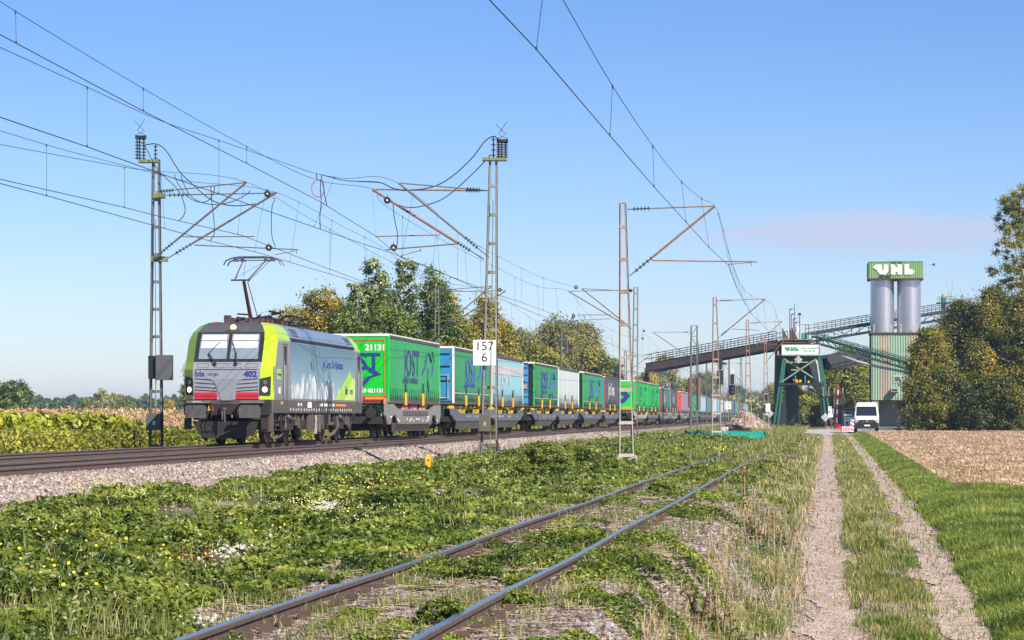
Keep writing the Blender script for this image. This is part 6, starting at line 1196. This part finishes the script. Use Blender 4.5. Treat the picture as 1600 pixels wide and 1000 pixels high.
grassy('dry_grass', 50000, 15, 190, -1.6, -.1, LM['verge'], .17, 'tall yellowing grass on the slope between the siding and the farm track', 1.9, lambda X, d, s: np.clip((fbm(X * 1.2, d * .7, 61) - .33) * 4, .08, 1) * np.clip((s + 1.6) / .8, .03, 1) * np.clip((-.18 - .38 * fbm(X * .9 + d * .5, d * .5, 83) - s) * 8, .015, 1))
grassy('dry_grass', 12000, 15, 190, -1.6, -.3, LM['dry'], .24, 'bleached dead grass standing among the green on the track side slope', 1.9, lambda X, d, s: np.clip((fbm(X * .9, d * .4, 62) - .42) * 5, .03, 1))
ruts = lambda s: np.clip(np.minimum(np.abs(s) - .2, np.abs(s - 1.5) - .15) * 5, 0.02, 1)
grassy('track_grass', 120000, 20, 195, -.1, 1.6, LM['verge'], .13, 'worn grass strip between the two wheel ruts', 1.8, lambda X, d, s: np.clip((np.minimum(np.abs(s + .02) - .12, np.abs(s - 1.56) - .08) - .30 * fbm(X * .9 + d * .5, d * .45, 81)) * 9, .015, 1) * np.clip((fbm(X * 1.9, d * .7, 63) - .40) * 5, .05, 1))
grassy('meadow_grass', 300000, 24, 200, 1.45, 2.95, LM['field'], .11, 'short green grass strip between the farm track and the stubble field', 1.8, lambda X, d, s: np.clip((s - 1.62 - .42 * fbm(X * .9 + d * .5, d * .5, 82)) * 6, .01, 1))
grassy('meadow_grass', 260000, 26, 66, 2.4, 7, LM['field'], .16, 'lush green meadow in the lower right corner', 1.3, lambda X, d, s: ((s < 2.5 + 1.1 * fbm(d * .35, d * 0, 84)) | (d < 55.5 + 8 * fbm(X * .55, X * 0 + 2, 85) + 3 * (noise(X * 3, d, 5) - .5))) * np.clip((205 - 0 * d) * 1.0, 0, 1))
grassy('siding_grass', 60000, 15, 200, -5.2, -1.8, LM['verge'], .14, 'thin tufts of grass growing on the siding', 1.9, lambda X, d, s: np.clip((fbm(X * 2.1, d * 1.1, 64) - .50) * 6, 0, 1), t=TS)
grassy('bank_grass', 70000, 60, 290, -13, -2, LM['verge'], .28, 'rough grass far along the bank around the masts and the netting', 1.3, lambda X, d, s: np.clip((d - 70) / 90, 0, 1) * np.clip((fbm(X * .6, d * .2, 65) - .3) * 4, .1, 1) * ((X - TM * d) > -11.9) * np.where((d > 130) & (d < 172) & (s < -4), .03, 1))
X, d, s = sample(40000, 25, 120, -.6, .55, .1235, 2.0); X2, d2, s2 = sample(40000, 25, 120, .9, 2.05, .1235, 2.0); X = np.concatenate([X, X2]); d = np.concatenate([d, d2])
k = R.random(len(X)) < .35; X, d = X[k], d[k]; tag(rocks('track_pebbles', np.stack([X, d, gz(X, d) + .006], 1), (.007 + .014 * R.random(len(X)) ** 2) * (np.maximum(d, 30) / 30) ** .5, rockm), 'small pale pebbles scattered in the wheel ruts', 'pebbles', kind='stuff')
grassy('bank_grass', 26000, 15, 75, -12, -4.6, LM['verge'], .30, 'tufts of rough grass and dead stems standing between the brambles', 1.8, lambda X, d, s: np.clip((fbm(X * 1.1, d * .55, 66) - .56) * 9, .01, 1) * ((X - TM * d) > -11.9), t=TS, w=.007)
X, d, s = sample(14000, 15, 130, -12.3, -4.8, TS, 1.9); k = (fbm(X * .7, d * .35, 91) > .60) & ((X - TM * d) > -11.8); X, d = X[k], d[k]; nn = R.normal(size=(len(X), 3)) * .5 + np.array([.2, -.4, .9])
tag(leafmesh('nettles', np.stack([X, d, gz(X, d) + .18 + .30 * R.random(len(X))], 1), nn, .038 * (.6 + .7 * R.random(len(X))) * (np.maximum(d, 20) / 20) ** .6, LM['verge'], aspect=.42), 'yellowish taller weeds rising in patches out of the brambles', 'weeds', kind='stuff')
X, d, s = sample(14000, 15, 90, -12, -4.6, TS, 1.9); k = (fbm(X * .8, d * .4, 93) > .60); X, d = X[k], d[k]
tag(rocks('bank_stones', np.stack([X, d, gz(X, d) + .02 + .05 * R.random(len(X))], 1), .015 + .025 * R.random(len(X)), rockm), 'loose stones showing between the brambles on the bank', 'rubble', kind='stuff')
# stubble in the field
X, d, s = sample(230000, 57, 222, 2.8, 42, .1235, 1.5); k = (fbm(X * .8, d * .5, 8) > .36); X, d = X[k], d[k]
nn = R.normal(size=(len(X), 3)); tag(leafmesh('stubble', np.stack([X, d, gz(X, d) + .03 + .05 * R.random(len(X))], 1), nn, .12 * (.4 + 1.1 * R.random(len(X))) * (d / 60) ** .3, LM['stub'], aspect=.2, fold=False), 'chopped straw and stubble littering the harvested field', 'stubble', kind='stuff')
grassy('field_weeds', 50000, 57, 215, 3.2, 35, LM['verge'], .12, 'patches of green regrowth in the harvested field', 1.4, lambda X, d, s: np.clip((fbm(X * .5, d * .12, 71) - .54) * 8, .02, 1))
# flowers
def spots(name, cl, m, size, label, h=.35, stem=True):
    C = []
    for px, py, rx, ry, n in cl:
        x, y = gp(px, py)
        for _ in range(n): a, b = x + random.gauss(0, rx), y + random.gauss(0, ry); C.append((a, b, gzf(a, b) + h * random.uniform(.7, 1.2)))
    C = np.array(C); nn = R.normal(size=(len(C), 3)) * .3 + np.array([.1, -.8, .7]); return tag(leafmesh(name, C, nn, size * (.7 + .6 * R.random(len(C))), m, aspect=1., fold=False), label, 'flowers', kind='stuff')
spots('yellow_flowers', [(70, 930, .3, .5, 6), (100, 975, .2, .3, 8), (115, 900, .25, .5, 5), (190, 910, .2, .5, 4), (260, 925, .25, .4, 5), (490, 862, .35, .6, 14), (570, 780, .4, 1., 18), (610, 795, .3, 1., 14), (525, 785, .3, .8, 10)], flow, .03, 'small yellow hawkweed flowers dotted over the bank', .4)
spots('yellow_flowers', [(1142, 711, .35, 2.5, 16), (1090, 707, .8, 3, 8), (1250, 690, 1, 4, 12)], flow, .06, 'patch of yellow flowers between the siding rails in the distance', .25)
spots('cream_flowers', [(165, 778, .25, .3, 90), (215, 800, .2, .25, 60), (120, 785, .1, .3, 30), (455, 815, .3, .4, 90), (500, 822, .3, .4, 70), (540, 798, .3, .4, 70), (590, 830, .4, .8, 50), (790, 760,   .4, .8, 40), (770, 750, .4, .8, 25)], cream_p, .022, 'pale cream toadflax spikes growing in the brambles', .32)
spots('lilac_flowers', [(1225, 900, .25, 2.4, 330), (1240, 850, .2, 3, 260), (1195, 960, .25, 1.2, 230), (1215, 985, .3, 1., 180), (1405, 860, .12, 1.4, 70), (1410, 890, .12, 1, 60)], lil, .013, 'fine lilac seed heads hazing the grass beside the left rut', .3)
# mullein and dock stalks
def stalk(px, py, h, label, m=pm('dead_stalk', (.26, .19, .12), .85, var=.3), n=3, seed=0, sp=.1):
    x, y = gp(px, py, 1.9); t = empty('dead_plant', (x, y, gzf(x, y)), 0, label, 'plant', 'dead flower stalks'); rn = random.Random(seed); mb = MB(); C = []
    for k in range(n):
        a = Vector((rn.gauss(0, sp), rn.gauss(0, sp), 0)); hh = h * rn.uniform(.6, 1.05); b = a + Vector((rn.gauss(0, .05), rn.gauss(0, .05), hh)); mb.tube(a, b, .008 + .0003 * y, 5, .004 + .0002 * y)
        for j in range(int(70 * hh)): u = .35 + .65 * rn.random(); p = a.lerp(b, u); C.append((p.x + rn.gauss(0, .012), p.y + rn.gauss(0, .012), p.z))
    mb.build('stem', m, t); C = np.array(C); leafmesh('seed_head', C, R.normal(size=(len(C), 3)), (.022 + .014 * R.random(len(C))) * (y / 22) ** .5, m, t, aspect=.9)
    L_ = np.array([(rn.gauss(0, .1), rn.gauss(0, .1), rn.uniform(.02, .3 * h)) for _ in range(26)]); leafmesh('leaf', L_, R.normal(size=(26, 3)) + np.array([0, 0, .8]), .09 * np.ones(26), LM['bramble'], t)
stalk(1153, 800, .85, 'tall thin mullein stalk at the edge of the gravel, farthest of the stalks', n=1, seed=1); stalk(1192, 868, .75, 'cluster of brown mullein stalks beside the farm track', n=7, seed=2, sp=.17); stalk(1176, 845, .5, 'rusty red dock stalk left of the mullein cluster', pm('rust_stalk', (.16, .06, .03), .85, var=.3), n=2, seed=3, sp=.05); stalk(1108, 990, .55, 'pale dried stalks at the bottom edge, nearest to the camera', n=9, seed=4, sp=.12); stalk(1085, 975, .4, 'dark seedy stalks left of the pale ones at the bottom edge', pm('dark_stalk', (.07, .04, .03), .85, var=.3), n=4, seed=5, sp=.05); stalk(315, 905, .4, 'reddish brown sorrel clump in the brambles', _m['rust_stalk'], n=8, seed=6, sp=.12)
# ---- trees
def tree(name, label, cat, px, d, ytop, wpx, m, n=6000, leaf=.25, nclump=60, squash=1., base=.12, lim=9, z0=None, group=None, seed=0, sparse=1., off=0., trunk=.16, aspect=.7, shape='round', cl=.13, depth=1., s0=None):
    rn = np.random.default_rng(seed + 100); n = int(n * 3.); nclump = int(nclump * 2.4); cl *= .82; leaf *= .74; X = (px - 800) / F * d; zb = gzf(X, d) if z0 is None else z0; H = (650 - ytop) / F * d - zb; Wd = wpx / F * d
    t = empty(name, (X, d, zb), 0, label, cat, group); hc = H * base
    if shape == 'round': 
        u = rn.normal(size=(nclump, 3)); u /= np.linalg.norm(u, axis=1, keepdims=True); r = rn.random((nclump, 1)) ** .33 * (.75 + .35 * rn.random((nclump, 1))); c = u * r; c[:, 2] = np.where(c[:, 2] < 0, c[:, 2] * 1.0, c[:, 2]); C = np.stack([c[:, 0] * Wd / 2 * .9, c[:, 1] * Wd / 2 * .9 * depth, hc + (H - hc) * (.5 + c[:, 2] * .47)], 1)
    elif shape == 'tall':
        v = rn.random(nclump); w = np.interp(v, [0, .15, .5, .8, 1], [.6, .95, 1, .75, .45]); a = rn.random(nclump) * 6.28; r = rn.random(nclump) ** .5; C = np.stack([np.cos(a) * r * w * Wd / 2, np.sin(a) * r * w * Wd / 2 * depth, hc + (H - hc) * v * .97], 1)
    else:   # mound: a bush that reaches the ground
        v = rn.random(nclump) ** .85; w = np.interp(v, [0, .3, .6, .85, 1], [1, 1, .85, .55, .2]); a = rn.random(nclump) * 6.28; r = rn.random(nclump) ** .4; C = np.stack([np.cos(a) * r * w * Wd / 2 * .92, np.sin(a) * r * w * Wd / 2 * depth, H * (.03 + v * .92)], 1)
    C[:, 0] += off * C[:, 2] / H * Wd
    rad_ = np.full(nclump, cl * (Wd * .6 + H * .4)) * (.55 + .9 * rn.random(nclump)); per = rn.multinomial(n, rad_ ** 2 / (rad_ ** 2).sum()); idx = np.repeat(np.arange(nclump), per)
    g = rn.normal(size=(n, 3)); g /= np.linalg.norm(g, axis=1, keepdims=True); g *= (rn.random((n, 1)) ** .7) * (.35 + 1.1 * rn.random((n, 1)) ** 1.5); Pn = C[idx] + g * rad_[idx][:, None] * np.array([1, 1, .8]) * sparse
    Pn[:, 2] = np.maximum(Pn[:, 2], .05); nn = g + rn.normal(size=(n, 3)) * .6 + np.array([.1, -.1, .45])
    leafmesh('crown', Pn, nn, leaf * (.6 + .8 * rn.random(n)), m, t, aspect=aspect)
    mb = MB(); top = Vector((off * Wd * .6, 0, H * .78)); r0 = trunk * (H / 8) ** .8; pts = [Vector((0, 0, -.1)), Vector((rn.normal() * .1, 0, H * .25)), Vector((off * Wd * .3 + rn.normal() * .15, 0, H * .5)), top]
    for i in range(3): mb.tube(pts[i], pts[i + 1], r0 * (1 - i * .3), 7, r0 * (.7 - i * .3) if i < 2 else .02)
    order = rn.permutation(nclump)[:lim]
    for i in order:
        c = Vector(C[i]); f = min(.9, max(.15, (c.z / H) * .75)); k = f * 3 / .78 * .78; b = pts[min(int(f * 3), 2)].lerp(pts[min(int(f * 3) + 1, 3)], f * 3 - int(f * 3)); mid = b.lerp(c, .5) + Vector((rn.normal() * .1, 0, .12 * H * .3)); mb.tube(b, mid, r0 * .38, 5, r0 * .25); mb.tube(mid, c, r0 * .25, 5, .015)
    mb.build('trunk', bark, t); return t
G1 = 'trees behind the train'
zt = -1.75
T = lambda *a, **k: tree(*a, **k)
T('tree', 'dense yellowing tree rising just behind the pantograph end of the locomotive', 'tree', 505, 172, 436, 95, LM['autumn'], 9000, .22, 70, seed=1, z0=zt, group=G1, base=.1)
T('tree', 'loose olive tree left of the yellow one, just above the locomotive roof', 'tree', 438, 178, 466, 80, LM['willow'], 6000, .2, 60, seed=2, z0=zt, group=G1, sparse=1.2)
T('tree', 'low feathery olive tree peeking over the locomotive cab', 'tree', 400, 182, 488, 60, LM['willow'], 4000, .2, 40, seed=3, z0=zt, group=G1)
T('poplar_tree', 'tallest dark poplar with ragged upright tops and silvery leaves', 'tree', 585, 168, 399, 75, LM['poplar'], 8000, .22, 60, shape='tall', seed=4, z0=zt, group=G1, cl=.085, base=.05)
T('poplar_tree', 'second dark poplar, right of the tallest one', 'tree', 632, 170, 402, 55, LM['poplar'], 5500, .22, 45, shape='tall', seed=5, z0=zt, group=G1, cl=.08, base=.05)
T('poplar_tree', 'shorter dark poplar on the left flank of the tallest one', 'tree', 556, 166, 432, 45, LM['poplar'], 4000, .22, 36, shape='tall', seed=15, z0=zt, group=G1, cl=.08, base=.05)
T('tree', 'broad dark green tree beside the poplars, behind the far side mast', 'tree', 678, 182, 424, 85, LM['dgreen'], 12000, .22, 80, seed=6, z0=zt, group=G1)
T('tree', 'bushy green tree low between the poplars and the first trailer', 'tree', 610, 162, 478, 150, LM['dgreen'], 14000, .2, 90, shape='mound', seed=7, z0=zt, group=G1, depth=.5)
T('tree', 'small dark green tree behind the roof of the locomotive', 'tree', 540, 164, 470, 70, LM['dgreen'], 7000, .2, 50, shape='mound', seed=8, z0=zt, group=G1)
T('tree', 'golden yellow tree behind the mast with the kilometre sign', 'tree', 758, 208, 458, 78, LM['autumn'], 12000, .22, 80, shape='mound', seed=9, z0=zt, group=G1, depth=.7)
T('tree', 'olive green bush tree in front of the golden one', 'tree', 715, 198, 492, 90, LM['olive'], 9000, .2, 60, shape='mound', seed=10, z0=zt, group=G1, depth=.6)
T('tree', 'big dark green crown filling the gap beneath the poplars', 'tree', 598, 190, 446, 125, LM['dgreen'], 11000, .24, 80, shape='mound', seed=11, z0=zt, group=G1, depth=.5)
T('tree', 'olive crown between the broad dark tree and the kilometre sign mast', 'tree', 700, 192, 452, 95, LM['olive'], 9000, .24, 70, shape='mound', seed=12, z0=zt, group=G1, depth=.5)
T('tree', 'yellow olive tree between the pantograph and the poplars', 'tree', 525, 192, 462, 95, LM['olive'], 9000, .24, 70, shape='mound', seed=13, z0=zt, group=G1, depth=.5)
T('tree', 'wide pale olive tree above the middle of the locomotive roof', 'tree', 455, 196, 478, 110, LM['willow'], 9000, .24, 70, shape='mound', seed=14, z0=zt, group=G1, depth=.5)
T('tree', 'yellowing tree leaning out right of the golden tree', 'tree', 785, 228, 492, 70, LM['autumn'], 7000, .24, 60, shape='mound', seed=16, z0=zt, group=G1, depth=.5)
T('tree', 'broad crown at the heart of the far wood', 'tree', 878, 352, 500, 190, LM['hill'], 16000, .4, 110, shape='mound', seed=17, z0=zt, group='trees of the far wood', depth=.5)
for i, (px, yt, w, mm, lab) in enumerate(((815, 512, 95, 'willow', 'grey green willow at the left end of the far wood'), (868, 492, 110, 'hill', 'tallest rounded tree of the far wood'), (915, 500, 85, 'willow', 'pale willow right of the tallest rounded one in the far wood'), (848, 540, 130, 'olive', 'yellow green shrubby trees at the foot of the far wood, left'), (925, 545, 110, 'olive', 'brownish shrubby tree at the right foot of the far wood'), (955, 560, 50, 'dgreen', 'dark slim tree closing the far wood on the right'))):
    T('tree', lab, 'tree', px, 330 + (i % 3) * 14 - (40 if i == 3 else 0) + (50 if i == 5 else 0), yt, w, LM[mm], 13000, .36, 90, shape='mound' if i != 1 else 'round', seed=20 + i, z0=zt, group='trees of the far wood', depth=.6, base=.03)
for i, (px, d, yt, w, mm, lab) in enumerate(((1010, 440, 582, 80, 'autumn', 'brownish low tree under the left end of the conveyor bridge'), (1040, 510, 552, 70, 'willow', 'pale tree poking above the left end of the conveyor bridge'), (1100, 700, 580, 90, 'hill', 'olive tree beneath the middle of the conveyor bridge'), (1070, 590, 590, 60, 'olive', 'yellowish tree beneath the conveyor bridge, left of the olive one'), (1150, 980, 600, 70, 'far', 'dull green tree behind the signals'), (1205, 640, 600, 50, 'hill', 'hazy tree seen left of the loading tower'), (1178, 1300, 610, 50, 'olive', 'low yellowish tree above the end of the train'))):
    T('tree', lab, 'tree', px, d, yt, w, LM[mm], 7000, .42, 60, shape='mound', seed=40 + i, z0=-1.7, group='trees around the conveyor', depth=.6)
for i, (px, d, yt, w, mm, lab) in enumerate(((1325, 335, 538, 100, 'olive', 'broad yellow green tree between the loading tower and the silos'), (1290, 345, 560, 70, 'olive', 'yellow green tree behind the right legs of the loading tower'), (1352, 340, 545, 45, 'dgreen', 'green tree touching the left edge of the silo building'), (1256, 330, 620, 60, 'olive', 'low tree seen through the gap of the loading tower'), (1236, 350, 590, 60, 'autumn', 'brownish tree behind the dark sheet of the loading tower'), (1300, 318, 622, 80, 'bush', 'dark thicket behind the notices and the barrier pole'))):
    T('tree', lab, 'tree', px, d, yt, w, LM[mm], 9000, .34, 70, shape='mound', seed=50 + i, z0=-1.4, group='trees around the loading tower', depth=.6)
# bushes on the right
for i, (px, d, yt, w, mm, n, lab) in enumerate(((1452, 236, 512, 92, 'bush', 24000, 'leftmost dark bush leaning towards the silo building'), (1503, 240, 466, 120, 'bush', 30000, 'tall dark bush below the green pylon'), (1556, 238, 448, 125, 'bush', 30000, 'biggest rusty bush at the right, under the slender poplar'), (1608, 232, 452, 115, 'bush', 26000, 'rusty bush cut by the right edge of the photo'), (1475, 228, 575, 125, 'bush', 20000, 'low dark thicket at the foot of the leftmost bush'), (1560, 226, 590, 130, 'bush', 17000, 'low rusty thicket at the foot of the biggest bush'), (1530, 232, 530, 90, 'bush', 16000, 'orange tinged bush in the middle of the right hand group'))):
    T('autumn_bush', lab, 'bush', px, d, yt, w, LM[mm], n, .24, 110, shape='mound', seed=60 + i, group='bushes right of the yard', depth=.55, cl=.10, sparse=1.15)
T('poplar_tree', 'slender poplar with thin pale green leaves at the right edge', 'tree', 1601, 246, 284, 112, LM['olive'], 14000, .24, 110, shape='tall', seed=80, cl=.045, base=.35, lim=25, trunk=.05, sparse=1.2)
# dead branches above the bushes
o = P(1480, 500, 246); t = empty('dead_tree', (o.x, 246, gzf(o.x, 246)), 0, 'bare pale dead branches sticking up above the bushes by the pylon', 'tree'); mb = MB(); q = lambda px, py: P(px, py, 246) - Vector(t.location)
for pts in (((1490, 500), (1489, 480), (1484, 460), (1477, 432)), ((1486, 468), (1488, 450), (1488, 436)), ((1502, 500), (1500, 478), (1503, 462), (1500, 448)), ((1485, 466), (1480, 456)), ((1500, 480), (1505, 468))):
    p = [q(*a) for a in pts]
    for i in range(len(p) - 1): mb.tube(p[i], p[i + 1], .06 / (i + 1), 5, .06 / (i + 2))
mb.tube((0, 0, 0), q(1490, 500), .07, 6, .05); mb.build('trunk', pm('dead_wood', (.40, .36, .32), .9, var=.2), t)
# shrubs on the bank
T('shrub', 'round dense green shrub on the bank beside the mast foot', 'shrub', 852, 62.5, 689, 118, LM['dgreen'], 11000, .055, 70, shape='mound', seed=90, cl=.09, trunk=.05, depth=.8)
T('shrub', 'second lower green shrub spreading behind the round one', 'shrub', 900, 70, 700, 90, LM['bramble'], 6000, .06, 50, shape='mound', seed=91, cl=.09, trunk=.05, depth=.8)
T('shrub', 'small bright green shrub between the siding rails', 'shrub', 1037, 52, 750, 62, LM['field'], 4000, .045, 40, shape='mound', seed=92, cl=.1, trunk=.04)
T('shrub', 'feathery dark green clump left of the shrub between the rails', 'shrub', 545, 39.5, 785, 80, LM['dgreen'], 3500, .035, 40, shape='mound', seed=93, cl=.1, trunk=.03)
T('shrub', 'bright green weed clump against the near siding rail', 'shrub', 690, 19.0, 935, 120, LM['field'], 2600, .03, 50, shape='mound', seed=94, cl=.09, trunk=.02, z0=-1.66)
T('shrub', 'green fennel clump growing between the near rails', 'shrub', 745, 24.5, 872, 110, LM['field'], 3000, .03, 50, shape='mound', seed=95, cl=.09, trunk=.02, z0=-1.66)
T('shrub', 'leafy green clump outside the right hand rail', 'shrub', 815, 21, 920, 120, LM['field'], 2600, .03, 50, shape='mound', seed=96, cl=.09, trunk=.02, z0=-1.66)
# left: hedge of knotweed, cornfield, trees
def band(name, n, s0, s1, d0, d1, z0, hfun, m, size, label, pw=1.6, asp=.6, cat='plants', up=.4):
    X, d, s = sample(n, d0, d1, s0, s1, TM, pw); h = hfun(X, d, s); k = h > 0; X, d, s, h = X[k], d[k], s[k], h[k]; v = R.random(len(X)) ** .6
    return tag(leafmesh(name, np.stack([X, d, z0 + h * v], 1), R.normal(size=(len(X), 3)) + np.array([.2, -.4, up]), size * (.6 + .8 * R.random(len(X))), m, aspect=asp), label, cat, kind='stuff')
band('knotweed', 42000, -29.5, -25.2, 66, 125, -1.75, lambda X, d, s: (1.75 + .5 * (fbm(d * .5, s * .5, 3) - .4)) * np.clip(1.55 - np.abs(d - 78) / 26, .0, 1) ** .8, LM['lime'], .23, 'tall yellow green knotweed growing between the tracks and the cornfield')
band('undergrowth', 46000, -26.2, -23.6, 60, 300, -1.75, lambda X, d, s: 1.05 + .45 * fbm(d * .4, s, 5) + .0 * X, LM['olive'], .13, 'dense green undergrowth lining the far side of the tracks', 1.5)
band('cornfield', 130000, -110, -27, 105, 290, -1.75, lambda X, d, s: (2.1 + .22 * (noise(X * 1.5, d * .8, 6) - .5)) * (1 + 0 * s), LM['corn'], .2, 'ripe pale brown maize filling the field on the left', 1.5, .28, up=.2)
for i, (px, d, yt, w, mm, lab) in enumerate(((25, 330, 588, 66, 'dgreen', 'round dark green tree at the left edge beyond the cornfield'), (-8, 335, 598, 50, 'dgreen', 'dark tree cut by the left edge of the photo'), (162, 470, 606, 36, 'willow', 'greyish willow beyond the cornfield, left of the far side mast'), (184, 480, 610, 26, 'willow', 'slimmer greyish willow right beside the other one'), (200, 500, 618, 24, 'dgreen', 'small dark tree right of the willows'), (135, 520, 621, 26, 'olive', 'low olive tree left of the willows'), (264, 520, 624, 22, 'autumn', 'small brownish tree far behind the far side mast'), (300, 240, 560, 34, 'willow', 'pale feathery tree just left of the locomotive cab'))):
    T('tree', lab, 'tree', px, d, yt, w, LM[mm], 6000, .33 if d > 300 else .2, 50, seed=100 + i, z0=-1.75, group='trees beyond the cornfield', base=.05, shape='round' if i in (0, 2, 3) else 'mound')
# far woods on the horizon
def wood(label, x0, x1, d, y0f, n, seed, mm='far', leaf=1.0, dep=60):
    rn = np.random.default_rng(seed); px = x0 + (x1 - x0) * rn.random(n); D = d + dep * rn.random(n); X = (px - 800) / F * D; top = (650 - y0f(px)) / F * d; z = -2 + (top + 2) * rn.random(n) ** .7; z = np.minimum(z, top + 0 * z)
    return tag(leafmesh('distant_woods', np.stack([X, D, z], 1), rn.normal(size=(n, 3)) + np.array([.2, -.4, .4]), leaf * (.6 + .8 * rn.random(n)), LM[mm], aspect=.9), label, 'woods', kind='stuff')
nf = lambda a, w, s: (lambda px: a - w * fbm(px / 9., px * 0 + s, s))
wood('hazy blue green wood along the horizon on the left', -60, 420, 1000, nf(636, 26, 3), 22000, 1, leaf=1.5); wood('nearer row of dark trees right behind the cornfield', 50, 330, 640, nf(638, 18, 5), 9000, 2, 'far', .9)
wood('low wood closing the horizon behind the train and the loading tower', 900, 1420, 700, nf(632, 26, 8), 22000, 3, 'hill', .9)
# ------------------------------------------------------------------ haze
hm_ = bpy.data.materials.new('haze'); hm_.use_nodes = True; t_ = hm_.node_tree; t_.nodes.clear(); pv = N(t_, 'ShaderNodeVolumePrincipled'); pv.inputs['Color'].default_value = (.50, .70, 1.0, 1); pv.inputs['Density'].default_value = .00022; pv.inputs['Anisotropy'].default_value = .2; oo_ = N(t_, 'ShaderNodeOutputMaterial'); t_.links.new(pv.outputs[0], oo_.inputs['Volume'])
HAZE = True
if HAZE: mb = MB(); mb.box(-3000, 3000, -50, 6800, -4, 26); tag(mb.build('haze', hm_), 'thin blue daylight haze over the fields', 'haze', kind='stuff')
